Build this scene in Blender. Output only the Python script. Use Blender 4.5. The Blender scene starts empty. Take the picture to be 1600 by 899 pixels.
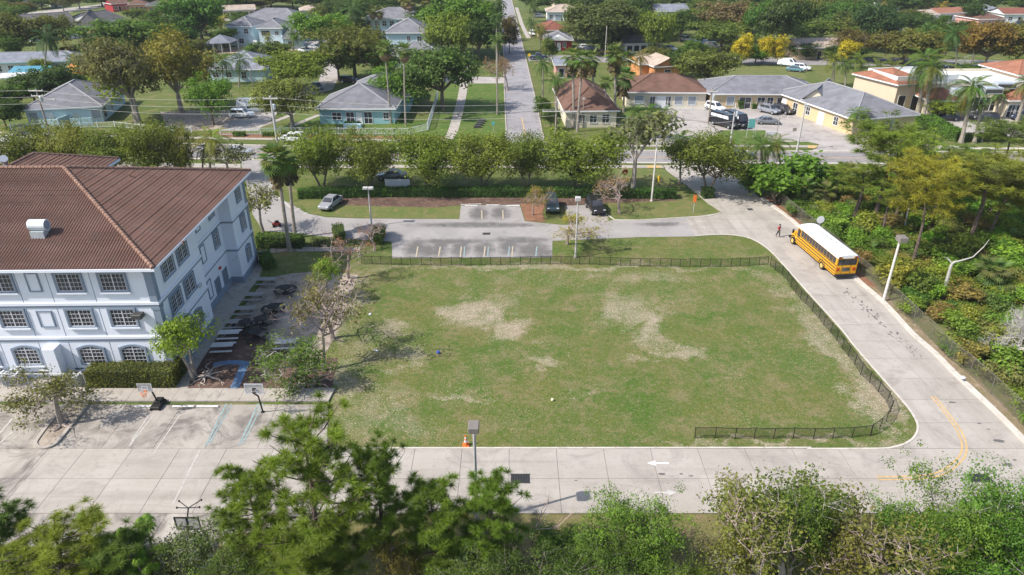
import bpy, bmesh, math, random
import numpy as np
from mathutils import Vector, Matrix, Euler

sc = bpy.context.scene
COL = sc.collection
R = math.radians
random.seed(7)
rng = np.random.default_rng(7)

FPX, HCAM, HOR = 1100.0, 35.0, 570.0          # focal length in px of the 1600 px photograph, flying height, horizon above centre
TH = math.atan(HOR / FPX)
CT, ST = math.cos(TH), math.sin(TH)
cam_d = bpy.data.cameras.new('camera')
cam = bpy.data.objects.new('camera', cam_d)
COL.objects.link(cam)
cam.location = (0, 0, HCAM)
cam.rotation_euler = (math.pi / 2 - TH, 0, 0)
cam_d.sensor_width = 36.0
cam_d.lens = 36.0 * FPX / 1600.0
cam_d.clip_start = 0.5
cam_d.clip_end = 6000
sc.camera = cam

SUN_EL, SUN_TO = R(46.5), Vector((-6.7, -2.5, 0)).normalized()   # sun stands left of and a little behind the camera
world = bpy.data.worlds.new('World')
sc.world = world
world.use_nodes = True
wn = world.node_tree
for n in list(wn.nodes):
    wn.nodes.remove(n)
w_out = wn.nodes.new('ShaderNodeOutputWorld')
w_bg = wn.nodes.new('ShaderNodeBackground')
w_sky = wn.nodes.new('ShaderNodeTexSky')
w_sky.sky_type = 'NISHITA'
w_sky.sun_disc = False
w_sky.sun_elevation = SUN_EL
w_sky.sun_rotation = math.atan2(SUN_TO.x, SUN_TO.y)
w_sky.air_density = 1.0
w_sky.dust_density = 1.5
w_bg.inputs['Strength'].default_value = 0.15
wn.links.new(w_sky.outputs['Color'], w_bg.inputs['Color'])
wn.links.new(w_bg.outputs['Background'], w_out.inputs['Surface'])

sun_d = bpy.data.lights.new('sun', 'SUN')
sun_d.energy = 4.2
sun_d.angle = R(0.55)
sun_d.color = (1.0, 0.95, 0.88)
sun = bpy.data.objects.new('sun', sun_d)
COL.objects.link(sun)
sun_dir = Vector((SUN_TO.x * math.cos(SUN_EL), SUN_TO.y * math.cos(SUN_EL), math.sin(SUN_EL)))
sun.rotation_euler = sun_dir.to_track_quat('Z', 'Y').to_euler()
sun.location = (-60, -20, 90)

sc.view_settings.view_transform = 'Standard'
sc.view_settings.look = 'None'
sc.view_settings.gamma = 1.0
sc.view_settings.exposure = 0.5
sc.cycles.max_bounces = 6
sc.cycles.diffuse_bounces = 3
sc.cycles.glossy_bounces = 2
sc.cycles.transmission_bounces = 3
sc.cycles.volume_bounces = 0
sc.cycles.transparent_max_bounces = 6
sc.cycles.caustics_reflective = False
sc.cycles.caustics_refractive = False
sc.cycles.use_denoising = True

def ray(px, py):
    u, v = (px - 800.0) / FPX, (py - 449.5) / FPX
    return Vector((u, CT - v * ST, -ST - v * CT))
def G(px, py, z=0.0):
    d = ray(px, py)
    t = (HCAM - z) / -d.z
    return Vector((d.x * t, d.y * t, z))
def ZAT(py, Y):
    d = ray(800, py)
    return HCAM + d.z / d.y * Y
def SC(py):                                    # px per metre on the ground at that row
    return CT * (py - 449.5 + HOR) / HCAM
def SCP(p):                                    # px per metre at a point
    return FPX / (p[1] * CT + (HCAM - p[2]) * ST)

def setp(o, label=None, cat=None, group=None, kind=None):
    if label: o['label'] = label
    if cat: o['category'] = cat
    if group: o['group'] = group
    if kind: o['kind'] = kind
    return o
def thing(name, label, cat, loc=(0, 0, 0), rz=0.0, group=None):
    o = bpy.data.objects.new(name, None)
    o.empty_display_size = 0.3
    COL.objects.link(o)
    o.location = loc
    o.rotation_euler = (0, 0, rz)
    return setp(o, label, cat, group)
def link(name, me, parent=None, loc=None, rot=None, scale=None, color=None):
    o = bpy.data.objects.new(name, me)
    COL.objects.link(o)
    if parent is not None: o.parent = parent
    if loc is not None: o.location = loc
    if rot is not None: o.rotation_euler = rot
    if scale is not None: o.scale = scale
    if color is not None: o.color = (*color, 1.0)
    return o
def dup(root, loc=None, rz=None, scale=None, label=None, group=None, colors=None):
    r = root.copy(); COL.objects.link(r)
    if loc is not None: r.location = loc
    if rz is not None: r.rotation_euler = (0, 0, rz)
    if scale is not None: r.scale = scale
    if label: r['label'] = label
    if group: r['group'] = group
    for ch in list(root.children):
        c = ch.copy(); COL.objects.link(c); c.parent = r
        if colors and ch.name.split('.')[0] in colors: c.color = (*colors[ch.name.split('.')[0]], 1)
        for g in list(ch.children):
            d = g.copy(); COL.objects.link(d); d.parent = c
    return r

class MB:
    """collects faces and makes one mesh object"""
    def __init__(s):
        s.v, s.f, s.m = [], [], []
    def add(s, vs, fs, m=0):
        b = len(s.v)
        s.v.extend([tuple(p) for p in vs])
        for f in fs:
            s.f.append(tuple(i + b for i in f)); s.m.append(m)
        return s
    def quad(s, a, b, c, d, m=0): return s.add([a, b, c, d], [(0, 1, 2, 3)], m)
    def box(s, x0, x1, y0, y1, z0, z1, m=0, mat=None):
        vs = [Vector((x, y, z)) for z in (z0, z1) for x, y in ((x0, y0), (x1, y0), (x1, y1), (x0, y1))]
        if mat is not None: vs = [mat @ p for p in vs]
        return s.add(vs, [(3, 2, 1, 0), (4, 5, 6, 7), (0, 1, 5, 4), (1, 2, 6, 5), (2, 3, 7, 6), (3, 0, 4, 7)], m)
    def bevbox(s, x0, x1, y0, y1, z0, z1, b=0.03, m=0, mat=None):
        vs = []
        for z, i in ((z0, b), (z0 + b, 0), (z1 - b, 0), (z1, b)):
            for x, y in ((x0 + i, y0 + b), (x0 + b, y0 + i), (x1 - b, y0 + i), (x1 - i, y0 + b),
                         (x1 - i, y1 - b), (x1 - b, y1 - i), (x0 + b, y1 - i), (x0 + i, y1 - b)):
                vs.append(Vector((x, y, z)))
        if mat is not None: vs = [mat @ p for p in vs]
        fs = [tuple(range(7, -1, -1)), tuple(range(24, 32))]
        for k in range(3):
            for i in range(8):
                j = (i + 1) % 8
                fs.append((k * 8 + i, k * 8 + j, k * 8 + 8 + j, k * 8 + 8 + i))
        return s.add(vs, fs, m)
    def prism(s, poly, z0, z1, m=0, bottom=False):
        n = len(poly)
        a = sum(poly[i][0] * poly[(i + 1) % n][1] - poly[(i + 1) % n][0] * poly[i][1] for i in range(n))
        if a < 0: poly = poly[::-1]
        vs = [(p[0], p[1], z0) for p in poly] + [(p[0], p[1], z1) for p in poly]
        fs = [tuple(range(n, 2 * n))] + [(i, (i + 1) % n, n + (i + 1) % n, n + i) for i in range(n)]
        if bottom: fs.append(tuple(range(n - 1, -1, -1)))
        return s.add(vs, fs, m)
    def sheet(s, poly, z, m=0):
        n = len(poly)
        a = sum(poly[i][0] * poly[(i + 1) % n][1] - poly[(i + 1) % n][0] * poly[i][1] for i in range(n))
        if a < 0: poly = poly[::-1]
        return s.add([(p[0], p[1], z) for p in poly], [tuple(range(n))], m)
    def tube(s, pts, rad, sides=6, m=0, cap=True):
        pts = [Vector(p) for p in pts]
        if not hasattr(rad, '__len__'): rad = [rad] * len(pts)
        b = len(s.v); n = len(pts)
        prev = None
        for i, p in enumerate(pts):
            t = (pts[min(i + 1, n - 1)] - pts[max(i - 1, 0)])
            if t.length < 1e-9: t = Vector((0, 0, 1))
            t.normalize()
            if prev is None:
                a = t.orthogonal().normalized()
            else:
                a = (prev - t * prev.dot(t))
                a = a.normalized() if a.length > 1e-6 else t.orthogonal().normalized()
            prev = a
            c = t.cross(a)
            for k in range(sides):
                w = 2 * math.pi * k / sides
                q = p + (a * math.cos(w) + c * math.sin(w)) * rad[i]
                s.v.append(tuple(q))
        for i in range(n - 1):
            for k in range(sides):
                j = (k + 1) % sides
                s.f.append((b + i * sides + k, b + i * sides + j, b + (i + 1) * sides + j, b + (i + 1) * sides + k)); s.m.append(m)
        if cap:
            s.f.append(tuple(b + k for k in range(sides - 1, -1, -1))); s.m.append(m)
            s.f.append(tuple(b + (n - 1) * sides + k for k in range(sides))); s.m.append(m)
        return s
    def lathe(s, prof, sides=12, m=0, c=(0, 0, 0), mat=None):
        b = len(s.v); n = len(prof)
        for r, z in prof:
            for k in range(sides):
                w = 2 * math.pi * k / sides
                p = Vector((c[0] + r * math.cos(w), c[1] + r * math.sin(w), c[2] + z))
                if mat is not None: p = mat @ p
                s.v.append(tuple(p))
        for i in range(n - 1):
            for k in range(sides):
                j = (k + 1) % sides
                s.f.append((b + i * sides + k, b + i * sides + j, b + (i + 1) * sides + j, b + (i + 1) * sides + k)); s.m.append(m)
        s.f.append(tuple(b + k for k in range(sides - 1, -1, -1))); s.m.append(m)
        s.f.append(tuple(b + (n - 1) * sides + k for k in range(sides))); s.m.append(m)
        return s
    def mesh(s, name, mats, smooth=False):
        me = bpy.data.meshes.new(name)
        me.from_pydata(s.v, [], s.f)
        if not isinstance(mats, (list, tuple)): mats = [mats]
        for m in mats: me.materials.append(m)
        if len(mats) > 1: me.polygons.foreach_set('material_index', s.m)
        if smooth: me.polygons.foreach_set('use_smooth', [True] * len(s.f))
        me.update()
        return me
    def build(s, name, mats, parent=None, smooth=False, loc=None, rot=None, color=None):
        return link(name, s.mesh(name, mats, smooth), parent, loc, rot, None, color)

def clip_poly(subj, a, b):
    """keep the part of subj left of the line a->b"""
    out = []
    def side(p): return (b[0] - a[0]) * (p[1] - a[1]) - (b[1] - a[1]) * (p[0] - a[0])
    n = len(subj)
    for i in range(n):
        p, q = subj[i], subj[(i + 1) % n]
        sp, sq = side(p), side(q)
        if sp >= 0: out.append(p)
        if (sp > 0 and sq < 0) or (sp < 0 and sq > 0):
            t = sp / (sp - sq)
            out.append((p[0] + (q[0] - p[0]) * t, p[1] + (q[1] - p[1]) * t))
    return out
def poly_area(p):
    return 0.5 * sum(p[i][0] * p[(i + 1) % len(p)][1] - p[(i + 1) % len(p)][0] * p[i][1] for i in range(len(p)))
def smooth_line(pts, k=4, closed=False):
    """Catmull-Rom through the points (2-D or 3-D vectors)"""
    P = [Vector(p) for p in pts]; n = len(P); out = []
    rangee = range(n) if closed else range(n - 1)
    for i in rangee:
        p0 = P[(i - 1) % n] if closed or i > 0 else P[0]
        p1, p2 = P[i], P[(i + 1) % n]
        p3 = P[(i + 2) % n] if closed or i + 2 < n else P[-1]
        for j in range(k):
            t = j / k
            out.append(0.5 * (2 * p1 + (p2 - p0) * t + (2 * p0 - 5 * p1 + 4 * p2 - p3) * t * t + (3 * p1 - p0 - 3 * p2 + p3) * t ** 3))
    if not closed: out.append(P[-1])
    return out
def offset_line(pts, d):
    """offset an open polyline to its left by d (2-D)"""
    out = []; n = len(pts)
    for i in range(n):
        t = Vector(pts[min(i + 1, n - 1)][:2]) - Vector(pts[max(i - 1, 0)][:2])
        t.normalize()
        out.append(Vector((pts[i][0] - t.y * d, pts[i][1] + t.x * d)))
    return out

MATS = {}
class NT:
    def __init__(s, name):
        s.mat = bpy.data.materials.new(name); s.mat.use_nodes = True
        s.t = s.mat.node_tree
        s.b = s.t.nodes['Principled BSDF']; s.out = s.t.nodes['Material Output']
        s.pos = None
    def n(s, typ, **kw):
        nd = s.t.nodes.new(typ)
        for k, v in kw.items(): setattr(nd, k, v)
        return nd
    def lk(s, a, b): s.t.links.new(a, b)
    def P(s):
        if s.pos is None:
            s.pos = s.n('ShaderNodeTexCoord').outputs['Object']
        return s.pos
    def noise(s, scale, detail=3, rough=0.55, vec=None, dist=0.0):
        nd = s.n('ShaderNodeTexNoise')
        nd.inputs['Scale'].default_value = scale; nd.inputs['Detail'].default_value = detail
        nd.inputs['Roughness'].default_value = rough; nd.inputs['Distortion'].default_value = dist
        s.lk(vec if vec is not None else s.P(), nd.inputs['Vector'])
        return nd.outputs['Fac']
    def rng(s, val, a, b, lo=0.0, hi=1.0):
        nd = s.n('ShaderNodeMapRange'); nd.clamp = True
        nd.inputs[1].default_value = a; nd.inputs[2].default_value = b
        nd.inputs[3].default_value = lo; nd.inputs[4].default_value = hi
        s.lk(val, nd.inputs[0]); return nd.outputs[0]
    def math(s, op, a, b=None, c=None):
        nd = s.n('ShaderNodeMath', operation=op)
        for i, v in enumerate((a, b, c)):
            if v is None: continue
            if isinstance(v, (int, float)): nd.inputs[i].default_value = v
            else: s.lk(v, nd.inputs[i])
        return nd.outputs[0]
    def mix(s, fac, a, b, mode='MIX'):
        nd = s.n('ShaderNodeMix', data_type='RGBA', blend_type=mode)
        for i, v in ((0, fac), (6, a), (7, b)):
            if isinstance(v, (int, float)): nd.inputs[i].default_value = v
            elif isinstance(v, tuple): nd.inputs[i].default_value = (*v[:3], 1)
            else: s.lk(v, nd.inputs[i])
        return nd.outputs[2]
    def bump(s, h, strength=0.3, dist=0.02):
        nd = s.n('ShaderNodeBump')
        nd.inputs['Strength'].default_value = strength; nd.inputs['Distance'].default_value = dist
        s.lk(h, nd.inputs['Height']); s.lk(nd.outputs[0], s.b.inputs['Normal'])
    def done(s, col=None, rough=0.8, spec=0.3, metal=0.0):
        if col is not None:
            if isinstance(col, tuple): s.b.inputs['Base Color'].default_value = (*col[:3], 1)
            else: s.lk(col, s.b.inputs['Base Color'])
        s.b.inputs['Roughness'].default_value = rough
        s.b.inputs['Specular IOR Level'].default_value = spec
        s.b.inputs['Metallic'].default_value = metal
        return s.mat
def plain(name, col, rough=0.7, var=0.12, scale=3.0, metal=0.0, spec=0.3):
    """one colour with a little wear"""
    t = NT(name)
    f = t.noise(scale, 4)
    lo = tuple(c * (1 - var) for c in col); hi = tuple(min(1, c * (1 + var)) for c in col)
    c = t.mix(t.rng(f, .3, .7), lo, hi)
    f2 = t.noise(scale * 9, 2)
    c = t.mix(t.rng(f2, .55, .8, 0, .25), c, tuple(k * .7 for k in col))
    return t.done(c, rough, spec, metal)
def ground_mat(name, c1, c2, c3, s1=.25, s2=1.3, s3=14, grain=.35, rough=.92, bump=.5, stain=None, thr=(.52, .68)):
    t = NT(name)
    c = t.mix(t.rng(t.noise(s1, 4), .35, .65), c1, c2)
    c = t.mix(t.rng(t.noise(s2, 5, .62), thr[0], thr[1]), c, c3)
    if stain:
        c = t.mix(t.rng(t.noise(s1 * 2.3, 6, .7, dist=.6), .58, .74, 0, .8), c, stain)
    g = t.noise(s3, 3, .7)
    c = t.mix(grain, c, t.rng(g, .25, .75, .1, 1.0), 'OVERLAY')
    if bump: t.bump(g, bump, .03)
    return t.done(c, rough, .15)
# ================================================================== GROUND, ROADS, PATHS
M = MATS
M['grass'] = ground_mat('suburb_grass', (.075, .112, .024), (.12, .135, .038), (.19, .165, .08), .09, .35, 5, .35, stain=(.14, .12, .06))
M['verge'] = ground_mat('verge_grass', (.10, .135, .035), (.15, .15, .055), (.2, .16, .08), .35, .9, 9, .35)
M['lush'] = ground_mat('lush_grass', (.068, .122, .022), (.098, .142, .032), (.16, .155, .06), .3, .8, 9, .35)
M['concrete'] = ground_mat('pale_concrete', (.400, .358, .312), (.465, .425, .375), (.335, .298, .26), .3, .8, 16, .28, .85, .2, stain=(.25, .222, .195), thr=(.47, .70))
M['concrete_old'] = ground_mat('worn_concrete', (.375, .335, .292), (.465, .422, .372), (.27, .24, .212), .22, .6, 14, .3, .85, .2, stain=(.19, .17, .15), thr=(.46, .66))
M['lot'] = ground_mat('old_lot_paving', (.345, .312, .285), (.42, .382, .35), (.265, .24, .22), .12, .4, 6, .25, .85, .1, stain=(.19, .178, .168), thr=(.48, .7))
M['walk'] = ground_mat('sidewalk_concrete', (.355, .315, .272), (.42, .38, .332), (.275, .242, .21), .5, 1.3, 18, .18, .85, .2)
def paving(name, c1, c2, dark, axis, grime=.7, thr=(.5, .72)):
    t = NT(name)
    c = t.mix(t.rng(t.noise(.28, 5, .6), .35, .65), c1, c2)
    oi = t.n('ShaderNodeObjectInfo')
    c = t.mix(t.rng(oi.outputs['Random'], 0, 1, 0, .3), c, tuple(k * .8 for k in c1))
    mp = t.n('ShaderNodeMapping'); mp.inputs['Scale'].default_value = (.05, .75, 1) if axis == 'x' else (.6, .05, 1); t.lk(t.P(), mp.inputs[0])
    c = t.mix(t.rng(t.noise(1.0, 5, .65, vec=mp.outputs[0]), .5, .72, 0, .55), c, tuple(k * .62 for k in c1))
    c = t.mix(t.rng(t.noise(.33, 7, .74, dist=.9), thr[0], thr[1], 0, grime), c, dark)
    c = t.mix(t.rng(t.noise(2.4, 5, .75), .56, .70, 0, .5), c, tuple(k * .72 for k in c1))
    c = t.mix(t.rng(t.noise(5.5, 3, .7), .68, .74, 0, .7), c, tuple(k * .5 for k in dark))
    g = t.noise(17, 3, .7)
    c = t.mix(.22, c, t.rng(g, .25, .75, .1, 1.0), 'OVERLAY')
    t.bump(g, .4, .02)
    return t.done(c, .88, .15)
M['concrete'] = paving('pale_concrete_x', (.375, .336, .292), (.44, .40, .352), (.225, .20, .175), 'x')
M['concrete_y'] = paving('pale_concrete_y', (.375, .336, .292), (.44, .40, .352), (.225, .20, .175), 'y')
M['concrete_old'] = paving('worn_concrete_y', (.35, .312, .27), (.445, .402, .352), (.16, .142, .125), 'y', .95, (.45, .62))
M['joint'] = plain('joint_filler', (.17, .15, .13), .95)
M['asphalt'] = ground_mat('grey_asphalt', (.265, .245, .232), (.325, .302, .285), (.205, .19, .18), .25, .45, 14, .28, .85, .15, stain=(.12, .112, .107), thr=(.45, .66))
M['asphalt_road'] = ground_mat('road_asphalt', (.235, .218, .215), (.285, .265, .26), (.19, .177, .175), .1, .5, 12, .15, .85, .1, stain=(.17, .162, .166))
M['kerb'] = ground_mat('kerb_concrete', (.50, .455, .395), (.58, .535, .475), (.40, .36, .31), .5, 2, 20, .15, .85, .15)
M['dirt'] = ground_mat('sandy_dirt', (.30, .245, .195), (.40, .34, .28), (.21, .165, .13), .4, 1.1, 9, .4, .95, .5, thr=(.47, .66))
M['mulch'] = ground_mat('dark_mulch', (.085, .052, .042), (.14, .088, .066), (.20, .145, .11), .5, 1.6, 10, .55, .95, .7)
M['mulch_red'] = ground_mat('red_mulch', (.20, .10, .06), (.27, .14, .08), (.13, .075, .05), .5, 1.6, 10, .5, .95, .7)
M['strip'] = ground_mat('dry_strip', (.25, .185, .125), (.18, .15, .08), (.33, .26, .19), .5, 1.5, 10, .45, .95, .6)
M['woodland'] = ground_mat('woodland_floor', (.10, .13, .036), (.16, .145, .055), (.23, .17, .10), .3, .7, 8, .5, .95, .6)
M['paint_white'] = plain('worn_white_paint', (.455, .425, .385), .75, .22, 4)
M['paint_yellow'] = plain('worn_yellow_paint', (.54, .36, .16), .75, .2, 4)
M['paint_teal'] = plain('faded_teal_paint', (.25, .32, .315), .8, .25, 3)
M['paint_blue'] = plain('faded_blue_paint', (.12, .19, .29), .8, .3, 2)
M['paint_tan'] = plain('faded_tan_paint', (.45, .38, .27), .8, .2, 3)
M['stain'] = plain('tyre_black', (.13, .122, .115), .9, .3, 6)

def struct(name, mb, mat, parent=None):
    o = mb.build(name, mat, parent)
    if parent is None: o['kind'] = 'structure'
    return o
def gp(pts): return [G(*p) for p in pts]

mb = MB()
mb.quad((-1600, -120, 0), (1600, -120, 0), (1600, 4500, 0), (-1600, 4500, 0))
struct('ground', mb, M['grass'])

t = NT('field_grass')
base = t.mix(t.rng(t.noise(.16, 5, .6), .36, .64), (.070, .118, .020), (.125, .132, .036))
base = t.mix(t.rng(t.noise(.42, 6, .72, dist=.5), .47, .68, 0, .85), base, (.205, .165, .085))
base = t.mix(t.rng(t.noise(2.6, 4, .75), .5, .68, 0, .6), base, (.23, .19, .11))
base = t.mix(t.rng(t.noise(1.7, 4, .6), .52, .66, 0, .6), base, (.055, .112, .018))
wnz = t.n('ShaderNodeTexNoise'); wnz.inputs['Scale'].default_value = .22; wnz.inputs['Detail'].default_value = 6; wnz.inputs['Roughness'].default_value = .72; t.lk(t.P(), wnz.inputs['Vector'])
wsub = t.n('ShaderNodeVectorMath', operation='SUBTRACT'); t.lk(wnz.outputs['Color'], wsub.inputs[0]); wsub.inputs[1].default_value = (.5, .5, .5)
wmul = t.n('ShaderNodeVectorMath', operation='MULTIPLY'); t.lk(wsub.outputs[0], wmul.inputs[0]); wmul.inputs[1].default_value = (13, 9, 0)
wadd = t.n('ShaderNodeVectorMath', operation='ADD'); t.lk(t.P(), wadd.inputs[0]); t.lk(wmul.outputs[0], wadd.inputs[1])
sep = t.n('ShaderNodeSeparateXYZ'); t.lk(wadd.outputs[0], sep.inputs[0])
mask = None
patches = [(745, 492, 44, 17, 1.0), (800, 515, 32, 17, .95), (775, 470, 60, 20, .45), (985, 490, 45, 22, .75), (1012, 510, 30, 30, .95), (1058, 553, 32, 12, .95), (1000, 470, 90, 22, .38),
           (1000, 568, 20, 10, .6), (855, 565, 34, 8, .8), (645, 555, 22, 17, .7), (905, 622, 18, 8, .6), (720, 615, 45, 7, .65), (600, 518, 22, 14, .75),
           (590, 640, 60, 40, .52), (660, 680, 60, 18, .42), (560, 690, 40, 15, .5), (1304, 540, 28, 72, .75), (1360, 618, 34, 38, .9), (880, 417, 320, 4, .75), (1220, 691, 150, 5, .85), (560, 560, 44, 60, .5), (1240, 470, 18, 40, .6), (880, 440, 300, 14, .30),
           (1385, 690, 60, 8, .6), (1405, 655, 12, 28, .75), (1120, 692, 80, 5, .65), (1265, 690, 90, 6, .7), (990, 432, 110, 8, .5), (1190, 425, 24, 20, .5), (545, 480, 22, 60, .75), (540, 600, 28, 40, .8)]
for px, py, rx, ry, a in patches:
    c = G(px, py); wx = rx / SC(py); wy = abs(G(px, py - ry).y - c.y)
    dx = t.math('MULTIPLY', t.math('SUBTRACT', sep.outputs[0], c.x), 1 / wx)
    dy = t.math('MULTIPLY', t.math('SUBTRACT', sep.outputs[1], c.y), 1 / wy)
    d2 = t.math('MULTIPLY_ADD', dx, dx, t.math('MULTIPLY', dy, dy))
    v = t.rng(d2, 0.0, 2.4, a, 0.0)
    mask = v if mask is None else t.math('MAXIMUM', mask, v)
nz = t.noise(.45, 7, .74, dist=.8)
nz2 = t.noise(4.5, 5, .8)
rag = t.math('ADD', t.math('MULTIPLY', nz, 2.1), t.math('MULTIPLY', nz2, 1.15))
bare = t.rng(t.math('ADD', t.math('MULTIPLY', mask, 1.5), t.math('SUBTRACT', rag, 2.33)), -.22, 1.05, 0, .88)
sand = t.mix(t.rng(t.noise(2.5, 5, .7), .35, .65), (.41, .335, .26), (.31, .245, .18))
base = t.mix(bare, base, sand)
straw = t.rng(t.noise(7.5, 2, .6), .60, .67)                    # dry blades lying on the turf
base = t.mix(t.math('MULTIPLY', straw, t.math('MAXIMUM', t.rng(t.noise(.14, 4), .50, .70, .03, .65), t.math('MULTIPLY', mask, 1.5))), base, (.50, .43, .30))
g = t.noise(8, 4, .8)
base = t.mix(.62, base, t.rng(g, .28, .72, .08, 1.0), 'OVERLAY')
t.bump(g, .8, .06)
M['field'] = t.done(base, .95, .1)

DR_IN = [(1087, 370), (1120, 368), (1150, 369), (1175, 375), (1199, 390), (1226, 418), (1254, 450), (1310, 512), (1332, 540), (1362, 575), (1398, 616), (1417, 638), (1428, 655), (1432, 668), (1428, 681), (1417, 691), (1398, 698), (1370, 701), (1260, 701.5)]
DR_OUT = [(1188, 311), (1228, 340), (1254, 363), (1300, 404), (1340, 442), (1378, 475), (1421, 522), (1456, 553), (1490, 588), (1542, 637), (1600, 695), (1700, 800)]
din = smooth_line([G(*p) for p in DR_IN], 4)
dout = smooth_line([G(*p) for p in DR_OUT], 4)
field_poly = [Vector(p) for p in din] + gp([(900, 702), (630, 702.5), (512, 703), (517, 640), (519, 608), (300, 608), (345, 530), (400, 440), (425, 395), (470, 393), (612, 404), (863, 404), (863, 377), (1000, 371)])
mb = MB(); mb.sheet(field_poly, .02)
struct('field', mb, M['field'])

drive = MB()
Yb0, Yj, Yb1 = G(800, 803).y, G(800, 749).y, G(800, 702).y
drive.sheet([p for p in din] + gp([(512, 702.2), (512, 690), (340, 690), (0, 690), (-250, 690), (-250, 870)]) + gp([(380, 834), (640, 804)]) + [G(1100, 803), G(1400, 803), G(1560, 800), G(1720, 815)] + [p for p in reversed(dout)] + gp([(1160, 285), (1130, 266), (1110, 258), (1036, 259), (1042, 268), (1060, 281), (1085, 300), (1105, 318), (1128, 333), (1072, 341)]), .03)
driveway = struct('driveway', drive, M['joint'])
def slab(parent, poly, z0, z1, mat, name='concrete_slab'):
    if len(poly) < 3 or abs(poly_area(poly)) < .15: return
    q = []
    for p in poly:
        if not q or (Vector(p[:2]) - Vector(q[-1][:2])).length > .02: q.append(p)
    if len(q) > 2 and (Vector(q[0][:2]) - Vector(q[-1][:2])).length <= .02: q.pop()
    if len(q) < 3: return
    mb = MB(); mb.prism([(p[0], p[1]) for p in q], z0, z1)
    return mb.build(name, mat, parent)
def strip_clip(poly, axis, lo, hi):
    if axis == 0:
        p = clip_poly(poly, (lo, 0), (lo, -1)); return clip_poly(p, (hi, 0), (hi, 1))
    p = clip_poly(poly, (0, lo), (1, lo)); return clip_poly(p, (0, hi), (-1, hi))
GAP = .015
xl, xr = G(350, 750).x, 34.0
k = 0; x = G(873, 749).x - 3.52 * 30
straight = [(-45, Yb0 - .6), (40, Yb0 - .6), (40, Yb1), (-45, Yb1)]
rows = [(Yb0, Yj), (Yj, Yb1)]
while x < 40:
    for (ya, yb) in rows:
        rect = [(max(x, xl - 14) + GAP, ya + GAP), (x + 3.52 - GAP, ya + GAP), (x + 3.52 - GAP, yb - GAP), (max(x, xl - 14) + GAP, yb - GAP)]
        if x + 3.4 < xl - 14: continue
        rr = clip_poly(rect, tuple(G(1700, 800)[:2]), tuple(G(1490, 588)[:2]))
        slab(driveway, rr, .03, .06, M['concrete'])
    x += 3.52
side = [(p.x, p.y) for p in din if p.y > Yb1 - .01] + [tuple(G(*p)[:2]) for p in ((1072, 341), (1128, 333), (1105, 318), (1085, 300), (1060, 281), (1042, 268), (1036, 259), (1110, 258), (1130, 266), (1160, 285))] + [(p.x, p.y) for p in dout if p.y > Yb1 - .01]
side_l = [(p.x, p.y) for p in din if p.y > Yb1 - .01]
ctr0, ctr1 = G(1548, 701), G(1192, 352)
side_poly = side[:]
side_poly = side_l[::-1]
last = [p for p in dout if p.y > Yb1 - .01]
seam_r = None
for a, b in zip(dout, dout[1:]):
    if (a.y - Yb1) * (b.y - Yb1) <= 0 and a.y != b.y:
        tt = (a.y - Yb1) / (a.y - b.y); seam_r = a.lerp(b, tt)
side_poly = [tuple(G(1262, 701)[:2])] + [(p.x, p.y) for p in din[::-1] if p.y > Yb1] + [tuple(G(*p)[:2]) for p in ((1072, 341), (1128, 333), (1105, 318), (1085, 300), (1060, 281), (1042, 268), (1036, 259), (1110, 258), (1130, 266), (1160, 285))] + [(p.x, p.y) for p in dout if p.y > Yb1] + [(seam_r.x, seam_r.y)]
y = Yb1; dyy = 3.05
yend = G(1100, 258).y
while y < yend:
    yb = min(y + dyy, yend)
    band = strip_clip(side_poly, 1, y + GAP, yb - GAP)
    if y < G(1200, 372).y:
        L = clip_poly(band, tuple((ctr0 + Vector((-GAP, 0, 0)))[:2]), tuple((ctr1 + Vector((-GAP, 0, 0)))[:2]))
        Rr = clip_poly(band, tuple((ctr1 + Vector((GAP, 0, 0)))[:2]), tuple((ctr0 + Vector((GAP, 0, 0)))[:2]))
        for p in (L, Rr): slab(driveway, p, .03, .06, M['concrete_y'])
    else:
        slab(driveway, band, .03, .06, M['concrete_y'])
    y = yb
px0 = G(512, 690)
xq = -62.0
Yp1 = G(300, 633).y
edge = tuple(G(513, 640)[:2]); edge2 = tuple(G(510, 702)[:2])
prows = [(G(0, 868).y, Yb0 - .02), (Yb0 - .02, Yj), (Yj, Yb1), (Yb1, Yp1)]
while xq < px0.x + 1:
    for i, (ya, yb) in enumerate(prows):
        if i in (1, 2) and xq > xl - 14: continue
        rect = [(xq + GAP, ya + GAP), (xq + 3.9 - GAP, ya + GAP), (xq + 3.9 - GAP, yb - GAP), (xq + GAP, yb - GAP)]
        rect = clip_poly(rect, edge2, edge)
        if i in (1, 2):
            rect = clip_poly(rect, (xl - 14.0, 10), (xl - 14.0, 60))
        if i == 0:
            rect = clip_poly(rect, tuple(G(385, 834)[:2]), tuple(G(640, 804)[:2]))
        slab(driveway, rect, .03, .056, M['concrete_old'])
    xq += 3.9
mb = MB(); mb.sheet([(-64, G(0, 870).y), (xl, G(0, 870).y), tuple(G(512, 702)[:2]), tuple(G(513, 634)[:2]), (-64, G(0, 634).y)], .034)
struct('car_park', mb, M['joint'])

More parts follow.
